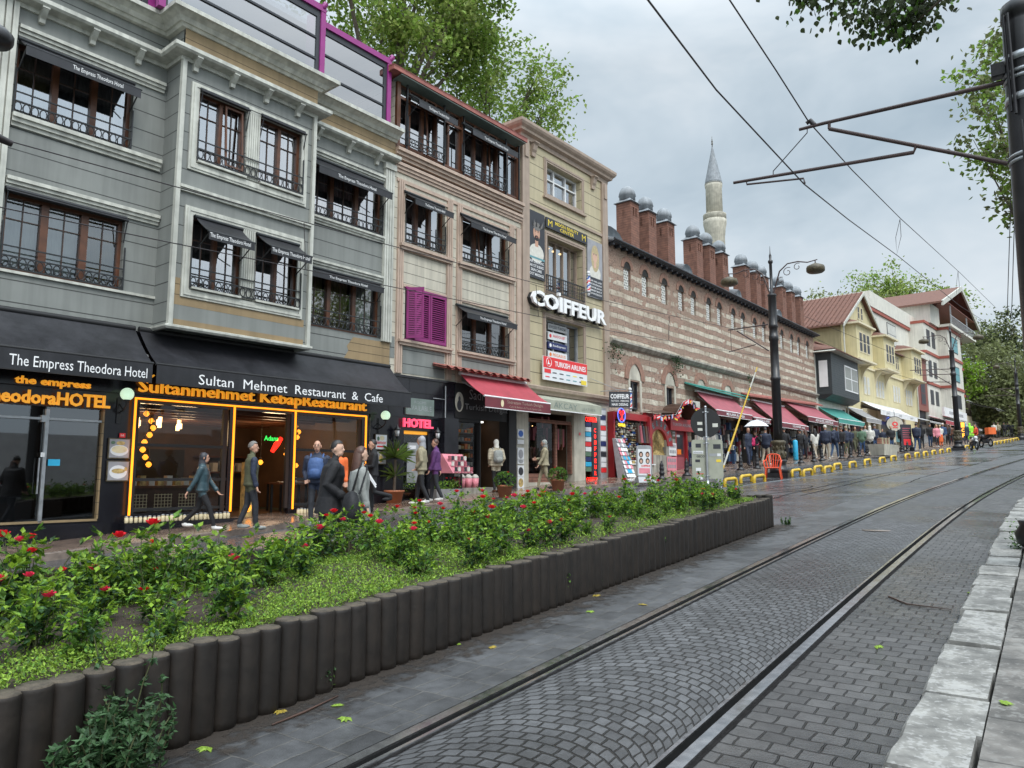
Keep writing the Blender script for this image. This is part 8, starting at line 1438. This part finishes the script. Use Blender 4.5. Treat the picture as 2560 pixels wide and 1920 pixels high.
# ---------------------------------------------------------------- people
def seg_d(P, a, b, ra, rb):
    ab = b-a; t = np.clip(((P-a) @ ab)/max(1e-9, ab @ ab), 0, 1); return np.linalg.norm(P-(a+t[:, None]*ab), axis=1)-(ra+(rb-ra)*t)
class Body:
    def __init__(s): s.m = MB(); s.pr = []
    def limb(s, pts, rs, mi, n=10):
        pts = [Vector(p) for p in pts]; P2, R2_ = [pts[0]], [rs[0]]
        for i in range(len(pts)-1): P2 += [(pts[i]+pts[i+1])/2, pts[i+1]]; R2_ += [(rs[i]+rs[i+1])/2*1.02, rs[i+1]]
        s.m.tube(P2, R2_, n); s.m.ell(pts[0], rs[0], 8, 6); s.m.ell(pts[-1], rs[-1], 8, 6)
        for i in range(len(pts)-1): s.pr.append((np.array(pts[i]), np.array(pts[i+1]), rs[i], rs[i+1], mi))
    def loft(s, rings, mi, n=14):            # rings: (x, y, z, rx, ry)
        vs = []
        for x, y, z, rx, ry in rings: vs += [(x+rx*cos(2*pi*j/n), y+ry*sin(2*pi*j/n), z) for j in range(n)]
        k = len(rings); s.m.raw(vs, [(i*n+j, i*n+(j+1) % n, (i+1)*n+(j+1) % n, (i+1)*n+j) for i in range(k-1) for j in range(n)]+[tuple(range(n-1, -1, -1)), tuple((k-1)*n+j for j in range(n))], 0, True)
        for i in range(k-1):
            a, b = rings[i], rings[i+1]; ra, rb = (min(a[3], a[4])), (min(b[3], b[4])); wa, wb = a[3]-ra, b[3]-rb
            for q in ((-1, 0, 1) if max(wa, wb) > .02 else (0,)): s.pr.append((np.array((a[0]+wa*q, a[1], a[2])), np.array((b[0]+wb*q, b[1], b[2])), ra, rb, mi))
    def ell(s, c, r, mi): s.m.ell(c, r, 12, 8); rr = min(r) if isinstance(r, tuple) else r; s.pr.append((np.array(c), np.array(c)+1e-4, rr, rr, mi))
    def build(s, t, mats, vox, extra=None):
        me = bpy.data.meshes.new('b'); me.from_pydata(s.m.v, [], s.m.f); o = bpy.data.objects.new('b', me); COL.objects.link(o)
        r = o.modifiers.new('r', 'REMESH'); r.mode = 'VOXEL'; r.voxel_size = vox; sm = o.modifiers.new('s', 'SMOOTH'); sm.iterations = 3 if vox < .025 else 2; sm.factor = .5
        dg = bpy.context.evaluated_depsgraph_get(); m2 = bpy.data.meshes.new_from_object(o.evaluated_get(dg)); bpy.data.objects.remove(o); bpy.data.meshes.remove(me)
        n = len(m2.polygons); C_ = np.empty(n*3); m2.polygons.foreach_get('center', C_); C_ = C_.reshape(-1, 3); best = np.full(n, 9.); idx = np.zeros(n, int)
        for a, b, ra, rb, mi in s.pr: d = seg_d(C_, a, b, ra, rb); k = d < best; best[k] = d[k]; idx[k] = mi
        vs = [v.co.copy() for v in m2.vertices]; fs = [tuple(p.vertices) for p in m2.polygons]; bpy.data.meshes.remove(m2)
        q = MB(); q.v, q.f, q.m, q.s = vs, fs, idx.tolist(), [True]*n
        if extra: o_ = len(q.v); q.v += extra.v; q.f += [tuple(i+o_ for i in f) for f in extra.f]; q.m += extra.m; q.s += extra.s
        return q.build('body', mats, t)
def hand(ex, w, d, side, mi, curl=.5, sc=1.):
    w, d = Vector(w), Vector(d).normalized(); s = d.cross(Vector((0, 1, 0))); s = s.normalized() if s.length > .1 else Vector((1, 0, 0)); n_ = s.cross(d)
    ex.hexa([w-s*.03-n_*.014, w+s*.03-n_*.014, w+s*.03+n_*.014, w-s*.03+n_*.014, w+d*.085-s*.04-n_*.012, w+d*.085+s*.04-n_*.012, w+d*.085+s*.04+n_*.012, w+d*.085-s*.04+n_*.012], mi)
    for i, L_ in enumerate((.062, .074, .07, .054)):
        b = w+d*.082+s*(-.03+.02*i); k = d*cos(curl)+n_*sin(curl); k2 = d*cos(curl*2)+n_*sin(curl*2); ex.tube([b, b+k*L_*.5, b+k*L_*.5+k2*L_*.5], [.0095, .009, .0075], 6, mi)
    b = w+d*.03-s*.035*side; ex.tube([b, b+(d*.6-s*side*.6)*.04, b+(d*.9-s*side*.3)*.075], [.012, .011, .009], 6, mi)
HAIRM = {'black': 'hair_black', 'brown': 'hair_brown', 'grey': 'hair_grey', 'blond': 'hair_blond'}
def person(label, loc, rz, h=1.72, top='navy_cloth', pants='dark_pants', skin='skin', shoes='shoe_dark', hair=None, long=False, hood=None, pose='walk', ph=1., arms='swing', coat=0., puff=1., cap=None, vox=.016, near=True, lean=0., look=0., group=None, sleeves=None, skirt=False):
    t = thing('person', label, 'person', loc, group, rz); B_ = Body(); ex = MB(); k = h/1.75; V = lambda x, y, z: (x*k, (y+lean*max(0, z-.9))*k, z*k)
    mats = [top, pants, skin, shoes, sleeves or top, 'hair_black', 'lip', hood or top]
    f = .30*ph if pose == 'walk' else .05*ph
    hz = .93-(.03 if pose == 'walk' else 0)
    legs = {1: (f*.62, f, .085), -1: (-f*.25, -f*1.05, .085+.06*abs(ph) if pose == 'walk' else .085)}
    if pose == 'kick': legs = {1: (.02, .02, .085), -1: (-.02, -.40, .36)}
    for sd, (ky, ay, az) in legs.items():
        x = .085*sd; B_.limb([V(x, 0, hz), V(x*1.05, ky, .5), V(x, ay-.03, az+.05)], [.088*k, .064*k, .048*k], 1)
        B_.ell(V(x, ay+.07, az-.035), (.045*k, .125*k, .042*k), 3); B_.ell(V(x, ay-.02, az-.01), (.043*k, .06*k, .06*k), 3)
    p_ = puff = puff*1.1
    B_.loft([(*V(0, 0, .86), .15*k, .11*k), (*V(0, 0, .95), .165*k*p_, .12*k*p_), (*V(0, .0, 1.1), .155*k*p_, .112*k*p_), (*V(0, .005, 1.27), .178*k*p_, .122*k*p_), (*V(0, 0, 1.40), .185*k*p_, .105*k*p_), (*V(0, -.005, 1.465), .12*k, .075*k), (*V(0, 0, 1.50), .06*k, .06*k)], 0)
    if near and not coat: B_.loft([(*V(0, 0, .885), .168*k*p_, .122*k*p_), (*V(0, 0, .93), .172*k*p_, .127*k*p_)], 0)
    if near and not hood: B_.loft([(*V(0, -.012, 1.455), .10*k, .085*k), (*V(0, -.012, 1.525), .074*k, .072*k)], 0)
    if coat: B_.loft([(*V(0, 0, .97-coat), .19*k*p_, .15*k*p_), (*V(0, 0, .95), .17*k*p_, .125*k*p_)], 1 if skirt else 0)
    W = {}
    for sd in (1, -1):
        s0 = V(.185*sd*min(1.1, p_), 0, 1.40)
        A_ = {'swing': ((.225, -.10*sd*ph, 1.13), (.22, .02-.24*sd*ph, .90)), 'down': ((.23, -.02, 1.13), (.24, .05, .88)), 'pocket': ((.26, -.06, 1.13), (.20, .08, .97)), 'front': ((.23, .06, 1.12), (.08, .27, 1.10)), 'phone': ((.21, .1, 1.14), (.07, .26, 1.27)), 'up': ((.27, .12, 1.2), (.12, .30, 1.45)), 'hug': ((.24, -.1, 1.14), (.26, .15, .98))}
        a = arms if isinstance(arms, str) else arms[0 if sd == 1 else 1]; e, w_ = A_[a]; e, w_ = V(e[0]*sd, e[1], e[2]), V(w_[0]*sd, w_[1], w_[2])
        B_.limb([s0, e, w_], [.06*k*p_, .048*k*p_, .036*k*p_], 4); W[sd] = (e, w_); d = Vector(w_)-Vector(e)
        if near: B_.limb([tuple(Vector(w_)-(Vector(w_)-Vector(e)).normalized()*.05*k), tuple(Vector(w_)-(Vector(w_)-Vector(e)).normalized()*.02*k)], [.046*k*p_, .045*k*p_], 4)
        if near: hand(ex, Vector(w_)+d.normalized()*.01, d, sd, 2)
        else: B_.ell(tuple(Vector(w_)+d.normalized()*.06), (.035*k, .04*k, .06*k), 2)
    B_.limb([V(0, 0, 1.46), V(0, .02, 1.58)], [.052*k, .05*k], 2 if not hood else 7); hc = V(0, .025, 1.655); HC = Vector(hc)
    Rl = Matrix.Rotation(look, 3, 'Z'); L3 = lambda x, y, z: tuple(HC+Rl @ Vector((x*k, y*k, z*k)))
    B_.ell(L3(0, 0, .012), (.076*k, .092*k, .108*k), 2); B_.ell(L3(0, .03, -.06), (.055*k, .06*k, .055*k), 2); B_.ell(L3(0, .095, -.015), (.014*k, .02*k, .022*k), 2)
    if hood: B_.ell(L3(0, -.03, .015), (.098*k, .10*k, .125*k), 7); B_.limb([V(0, -.02, 1.46), V(0, -.02, 1.60)], [.10*k, .085*k], 7)
    if near:
        for sd in (1, -1): ex.ell(L3(.078*sd, -.005, -.005), (.012, .02, .03), 8, 6, 2); ex.ell(L3(.03*sd, .087, .015), (.014, .008, .006), 6, 4, 5); ex.ell(L3(.032*sd, .09, .036), (.018, .006, .004), 6, 4, 5)
        ex.ell(L3(0, .089, -.062), (.024, .008, .006), 8, 4, 6)
    B_.build(t, mats, vox, ex)
    if hair and not hood:
        m = MB(); hm = HAIRM[hair]; n, q = 14, 8; vs = []
        for i in range(q+1):
            for j in range(n):
                a = 2*pi*j/n; th = (pi*.5+.15 if sin(a) < .3 else pi*.30)*i/q if not long else (pi*.62 if sin(a) < .25 else pi*.30)*i/q
                vs.append(L3(.088*sin(th)*cos(a), .104*sin(th)*sin(a)-.008, .02+.118*cos(th)))
        m.raw(vs, [(i*n+j, i*n+(j+1) % n, (i+1)*n+(j+1) % n, (i+1)*n+j) for i in range(q) for j in range(n)], 0, True)
        if long:
            vs = []; N5 = 9
            for i, (z, y, w_) in enumerate(((.06, -.10, .07), (-.02, -.115, .095), (-.12, -.125, .115), (-.24, -.14, .135), (-.36, -.135, .13), (-.43, -.125, .10))):
                vs += [L3(w_*cos(pi*j/(N5-1)), y+.085-.10*sin(pi*j/(N5-1)), z) for j in range(N5)]+[L3(w_*.8*cos(pi*j/(N5-1)), y+.11-.06*sin(pi*j/(N5-1)), z) for j in range(N5-1, -1, -1)]
            kk = 2*N5; m.raw(vs, [(i*kk+j, i*kk+(j+1) % kk, (i+1)*kk+(j+1) % kk, (i+1)*kk+j) for i in range(5) for j in range(kk)]+[tuple(5*kk+j for j in range(kk))], 0, True)
        m.build('hair', hm, t)
    if cap: m = MB(); m.ell(L3(0, -.005, .05), (.09*k, .102*k, .085*k), 12, 7); m.build('hat', cap, t)
    t['_k'] = 1; del t['_k']; return t, W, k, V, L3
def held(name, label, cat, t, mb_mats):      # something a person carries: a thing of its own, turned with the person
    o = thing(name, label, cat, t.location, None, t.rotation_euler.z); LOC[o.name] = Vector((0, 0, 0))
    for nm, m, mt in mb_mats: m.build(nm, mt, o)
    return o
def backpack(t, k, mt, label, front=False):
    s = 1 if front else -1; m = MB(); y0 = .12*s; m.lathe([(.01, .98*k), (.13, 1.0*k), (.15, 1.1*k), (.145, 1.3*k), (.11, 1.40*k), (.01, 1.42*k)], (0, 0, 0), 12)
    m.v = [Vector((v.x*1.05, v.y*.62+s*.2*k, v.z)) for v in m.v]; p = MB(); p.lathe([(.01, 1.0*k), (.1, 1.02*k), (.105, 1.16*k), (.01, 1.2*k)], (0, 0, 0), 10); p.v = [Vector((v.x*1.05, v.y*.5+s*.275*k, v.z)) for v in p.v]; st = MB()
    for x in (-.11, .11): st.tube([(x, s*.14*k, 1.34*k), (x*1.1, .02*s, 1.49*k), (x*1.15, -.135*s*k, 1.36*k), (x*1.25, -.11*s*k, 1.12*k), (x*1.35, s*.06, 1.04*k)], .02, 6)
    return held('backpack', label, 'backpack', t, (('pack', m, mt), ('pocket', p, mt), ('strap', st, mt)))
def face_cam(x, y): return atan2(-y, -x)-pi/2
def PG(px, py, off=.125): return on_ground(px, py, off)
UP = -radians(7)                             # walking up the street
def at(px, py, off=.125): g = on_ground(px, py, off); return (g.x, g.y, g.z)
RT = -radians(52); LF = radians(128)
# near group
person('short haired man in an olive hoodie seen from behind at the open doorway', at(622, 1326), UP-.25, 1.68, 'olive_cloth', 'dark_pants', hair='grey', pose='walk', ph=.45, arms='down', shoes='grey_cloth', sleeves='navy_cloth', look=-.5, puff=1.04, vox=.013)
person('hooded woman in a shiny teal jacket walking past the jars', at(500, 1326), RT+.15, 1.50, 'teal_leather', 'coat_black', hood='photo_dark', pose='walk', ph=1.1, arms='swing', shoes='shoe_white', puff=1.12, vox=.013)
t, W, k, V, L3 = person('bald man in a navy jacket with a blue backpack worn in front', at(788, 1316), pi+.05+atan2(-788+1280, 1850*1.0)*0+radians(38), 1.66, 'navy_cloth', 'dark_pants', hair=None, pose='stand', ph=2.2, arms=('pocket', 'down'), shoes='photo_grey', puff=1.12, vox=.013, lean=.03); backpack(t, k, 'blue_bag', 'blue backpack strapped to the chest of the bald man', True)
ca = on_ground(818, 1412); cb = on_ground(893, 1414)
person('dark haired man in a long black coat with his arm round the woman beside him', (ca.x, ca.y, gz(ca.y)), UP-.45, 1.74, 'coat_black', 'coat_black', skin='skin_light', hair='black', pose='walk', ph=.75, arms=('hug', 'swing'), coat=.24, puff=1.3, vox=.013, lean=.10, look=-.55)
t, W, k, V, L3 = person('long haired woman in a grey coat walking beside the man in black', (cb.x, cb.y, gz(cb.y)), UP-.35, 1.64, 'grey_cloth', 'coat_black', skin='skin_light', hair='brown', long=True, pose='walk', ph=.6, arms=('down', 'pocket'), coat=.3, puff=1.16, vox=.013)
m = MB(); m.lathe([(.05, 1.03), (.13, .99), (.2, .86), (.245, .72), (.22, .61), (.1, .56)], (0, 0, 0), 14); m.v = [Vector((v.x+.2+.03*sin(v.z*17), v.y*.5-.17+.02*sin(v.x*25), v.z+.03*sin(v.x*11))) for v in m.v]; st = MB(); st.tube([(.12, -.14, 1.0), (.2, -.06, 1.36), (.17, 0, 1.47), (.24, .04, 1.36), (.30, -.08, 1.0)], .014, 6); held('shoulder_bag', 'slouchy black shoulder bag on the arm of the woman in grey', 'bag', t, (('bag_body', m, 'coat_black'), ('strap', st, 'coat_black')))
person('waiter in black leaning by the restaurant with one leg kicked back', at(930, 1282), LF+.35, 1.66, 'coat_black', 'coat_black', hair='black', pose='kick', arms='front', vox=.013, shoes='coat_black')
m = MB(); g = at(930, 1282); c = Vector(g)
for i in range(2): a = c+Vector((.16, -.34, .88+.05*i)); m.hexa([a, a+Vector((.18, .1, -.3)), a+Vector((.2, .12, -.28)), a+Vector((.02, .02, .02)), a+Vector((.03, -.03, 0)), a+Vector((.21, .07, -.3)), a+Vector((.23, .09, -.28)), a+Vector((.05, -.01, .02))])
tag(m.build('menu_card', 'white_board'), 'two white menu folders held under the arm of the waiter', 'menu')
person('woman in orange half hidden behind the man in the black coat', at(838, 1296), pi+.7, 1.58, 'orange_cloth', 'dark_pants', hair='brown', pose='stand', arms='down', vox=.016)
person('person in a tan field jacket with a grey hood, walking down the pavement', at(1052, 1263), LF-.15, 1.72, 'tan_cloth', 'coat_black', hood='photo_grey', pose='walk', ph=.55, arms='pocket', shoes='shoe_white', puff=1.1, vox=.014)
person('woman in a purple quilted jacket just behind the tan jacket', at(1088, 1256), LF-.05, 1.64, 'purple_cloth', 'dark_pants', hair='brown', pose='walk', ph=.5, arms='swing', shoes='shoe_white', puff=1.1, vox=.014)
t, W, k, V, L3 = person('hooded woman in a pale quilted puffer jacket facing the sweet shop', at(1240, 1232), UP+1.15, 1.58, 'puffer', 'coat_black', hood='white_cloth', pose='stand', arms='pocket', shoes='brown_wood', puff=1.28, vox=.014); backpack(t, k, 'grey_cloth', 'small grey backpack on the woman in the puffer jacket')
t, W, k, V, L3 = person('woman in beige with a patterned headscarf walking past the leather shop', at(1362, 1226), LF, 1.52, 'tan_cloth', 'tan_cloth', hood='grey_cloth', pose='walk', ph=.85, arms=('front', 'swing'), shoes='shoe_dark', coat=.1, puff=1.12, vox=.014)
m = MB(); m.ell((.18, .14, .86), (.06, .13, .11), 10, 8); st = MB(); st.tube([(.18, .1, .95), (-.1, .12, 1.4), (-.12, -.1, 1.4), (.1, -.14, 1.1), (.18, .06, .95)], .01, 5); held('shoulder_bag', 'small brown shoulder bag on the woman in beige', 'bag', t, (('bag_body', m, 'dark_wood'), ('strap', st, 'dark_wood')))
# pavement farther up: (label, px, py foot, heading, height, top, trousers, options)
far = [('man in a dark suit and pale blue shirt outside the clothes rails', 1873, 1167, pi+.9, 1.78, 'navy_cloth', 'navy_cloth', dict(hair='black', sleeves='coat_black', arms='down')),
('person under the umbrella with a pink backpack', 1890, 1166, UP-.3, 1.62, 'coat_black', 'coat_black', dict(hair='brown', arms=('up', 'swing'))), ('person in a big dark coat and beige trousers beside the umbrella', 1916, 1163, UP, 1.74, 'navy_cloth', 'beige_pants', dict(hair='black', puff=1.25, shoes='shoe_white')),
('person in black just right of the lamp post', 1963, 1154, UP+.4, 1.72, 'coat_black', 'coat_black', dict(hair='black')), ('crouching looking person in black under the souvenir awning', 2003, 1149, UP+1.2, 1.62, 'coat_black', 'dark_pants', dict(hair='black')), ('person in dark brown browsing the souvenir racks', 2016, 1148, UP+1.5, 1.6, 'dark_pants', 'coat_black', dict(hair='brown', long=True)),
('woman in a white jacket and pale trousers', 2040, 1149, UP+.9, 1.62, 'white_cloth', 'beige_pants', dict(hair='black', long=True, shoes='shoe_white')), ('man in a dark padded jacket, beige trousers and a pale cap', 2066, 1148, UP, 1.78, 'navy_cloth', 'beige_pants', dict(cap='white_cloth', puff=1.25, shoes='shoe_white')), ('man in a navy hoodie and blue jeans walking away', 2088, 1146, UP-.1, 1.76, 'navy_cloth', 'denim', dict(hair='black', puff=1.15, shoes='shoe_white', pose='walk')), ('woman in a black quilted coat with pale hood', 2105, 1142, UP, 1.66, 'coat_black', 'dark_pants', dict(hair='brown', puff=1.2, coat=.1)),
('person in a dark jacket with a red scarf', 2118, 1139, UP+.5, 1.7, 'navy_cloth', 'olive_cloth', dict(cap='tan_cloth', hood=None, shoes='shoe_white')), ('slim person in dark blue behind the red scarf', 2127, 1136, UP+.2, 1.6, 'navy_cloth', 'coat_black', dict(hair='black')), ('woman in olive coming down the street', 2140, 1134, pi+.6, 1.68, 'olive_cloth', 'olive_cloth', dict(hair='brown', long=True)), ('woman in a green jacket and blue jeans', 2157, 1137, UP, 1.66, 'green_cloth', 'denim', dict(hair='black', puff=1.15, shoes='shoe_white', pose='walk')),
('dark haired man looking back over the crowd', 2166, 1130, pi+.3, 1.76, 'grey_cloth', 'dark_pants', dict(hair='black')), ('hooded person in a white jacket with a bag strap', 2178, 1136, UP-.1, 1.7, 'white_cloth', 'coat_black', dict(hood='white_cloth', puff=1.2, shoes='shoe_white', pose='walk')), ('man in a navy coat with a blue scarf', 2190, 1131, UP+.4, 1.78, 'navy_cloth', 'denim', dict(hair='grey', puff=1.15)), ('seated looking person in dark blue behind the concrete tub', 2209, 1128, pi, 1.5, 'navy_cloth', 'dark_pants', dict(hair='black')),
('woman with pale hair, black jacket and blue jeans facing down the street', 2230, 1129, pi+.5, 1.66, 'coat_black', 'denim', dict(hair='blond', puff=1.2)), ('person in black with a round backpack', 2257, 1127, UP, 1.7, 'dark_pants', 'dark_pants', dict(hair='black', puff=1.1)), ('man in a dark blue coat and bright jeans walking away', 2294, 1127, UP, 1.78, 'navy_cloth', 'denim', dict(hair='black', puff=1.2, shoes='shoe_white', pose='walk')), ('person in black carrying a white bag', 2306, 1122, UP+.2, 1.7, 'coat_black', 'dark_pants', dict(hair='black', hood='coat_black')),
('man in a black cap among the crowd', 2327, 1118, pi+.6, 1.76, 'coat_black', 'denim', dict(cap='photo_dark')), ('woman with blond hair and a red and white scarf', 2344, 1118, pi+.5, 1.66, 'pinkish', 'dark_pants', dict(hair='blond', long=True, shoes='shoe_white')), ('person in a long orange skirt', 2353, 1116, UP+.6, 1.62, 'white_cloth', 'orange_cloth', dict(hair='blond', coat=.6, skirt=True)), ('person in a denim jacket and pale cap', 2360, 1114, pi+.2, 1.76, 'denim', 'grey_cloth', dict(cap='white_cloth')), ('person in a dark coat left of the second lamp post', 2371, 1112, UP, 1.7, 'dark_pants', 'coat_black', dict(hair='brown', long=True)), ('person in brown close to the second lamp post', 2379, 1111, pi, 1.66, 'brown_wood', 'dark_pants', dict(hair='black')),
('person in a dark blue raincoat and pale green hood', 2416, 1110, UP, 1.72, 'navy_cloth', 'navy_cloth', dict(hood='teal', coat=.3, puff=1.2)), ('person wrapped in a lime green rain cape', 2427, 1108, UP, 1.72, 'lime_cloth', 'dark_pants', dict(hood='lime_cloth', coat=.55, puff=1.5)), ('person in black near the garden wall', 2441, 1103, UP, 1.74, 'coat_black', 'coat_black', dict(hair='black')), ('person in a white top by the garden wall', 2487, 1096, UP, 1.72, 'white_cloth', 'dark_pants', dict(hair='black')), ('person in brown by the garden wall', 2497, 1095, UP, 1.76, 'tan_cloth', 'dark_pants', dict(hair='brown')), ('person in black far up the pavement', 2512, 1093, UP, 1.74, 'coat_black', 'dark_pants', dict(hair='black', puff=1.2)), ('person with dark coat far up beside the pram', 2522, 1092, UP, 1.7, 'navy_cloth', 'grey_cloth', dict(hair='black')), ('person in dark grey at the far right of the crowd', 2530, 1092, UP, 1.74, 'dark_pants', 'coat_black', dict(hair='black', puff=1.2)), ('person in a navy coat just left of the third lamp post', 2541, 1090, UP, 1.72, 'navy_cloth', 'dark_pants', dict(hair='brown'))]
random.seed(3)
for i, (lb, px, py, rz, h, tp, pn, o) in enumerate(far):
    o = dict(o); o.setdefault('pose', random.choice(('walk', 'stand'))); o.setdefault('ph', rnd(.4, .8)); o.setdefault('arms', random.choice(('down', 'pocket', 'swing', 'front')))
    g = at(px, py, .13); t, W, k, V, L3 = person(lb, g, rz, h, tp, pn, vox=.024 if py > 1140 else .032, near=False, **o)
    if i == 1:
        backpack(t, k, 'pink_bag', 'bright pink backpack under the umbrella'); c = Vector(g)+Vector((.05, .1, 2.02)); u = thing('umbrella', 'half white half grey open umbrella above the pink backpack', 'umbrella', c); n = 8; tip = c+Vector((0, 0, .1)); can = {0: MB(), 1: MB()}
        for j in range(n):
            for q in range(4):
                a0, a1 = 2*pi*j/n, 2*pi*(j+1)/n; R_ = lambda s, a: c+Vector((.58*s*cos(a), .58*s*sin(a), .1-.30*s*s)); s0, s1 = q/4+.001, (q+1)/4; can[0 if 1 <= j <= 4 else 1].raw([R_(s0, a0), R_(s1, a0), R_(s1, a1), R_(s0, a1)], [(0, 1, 2, 3)])
        can[0].build('canopy_panel', 'grey_umbrella', u); can[1].build('canopy_panel', 'white_umbrella', u); m = MB(); m.tube([c+Vector((0, 0, .18)), c+Vector((0, 0, -.75))], .008, 5); m.build('shaft', 'steel', u)
    if i in (19,): backpack(t, k, 'photo_dark', 'round dark backpack on the person in black outside the bakery')
    if i == 8: backpack(t, k, 'navy_cloth', 'navy backpack on the man in the navy hoodie')
g = Vector((g2.x, g2.y, gz(g2.y))); person('scooter rider in orange and red beside the delivery scooter', (g.x-.6, g.y+.3, g.z), UP+2.2, 1.74, 'orange_cloth', 'dark_pants', hair='black', sleeves='red_cloth', pose='stand', arms='front', vox=.03, near=False)
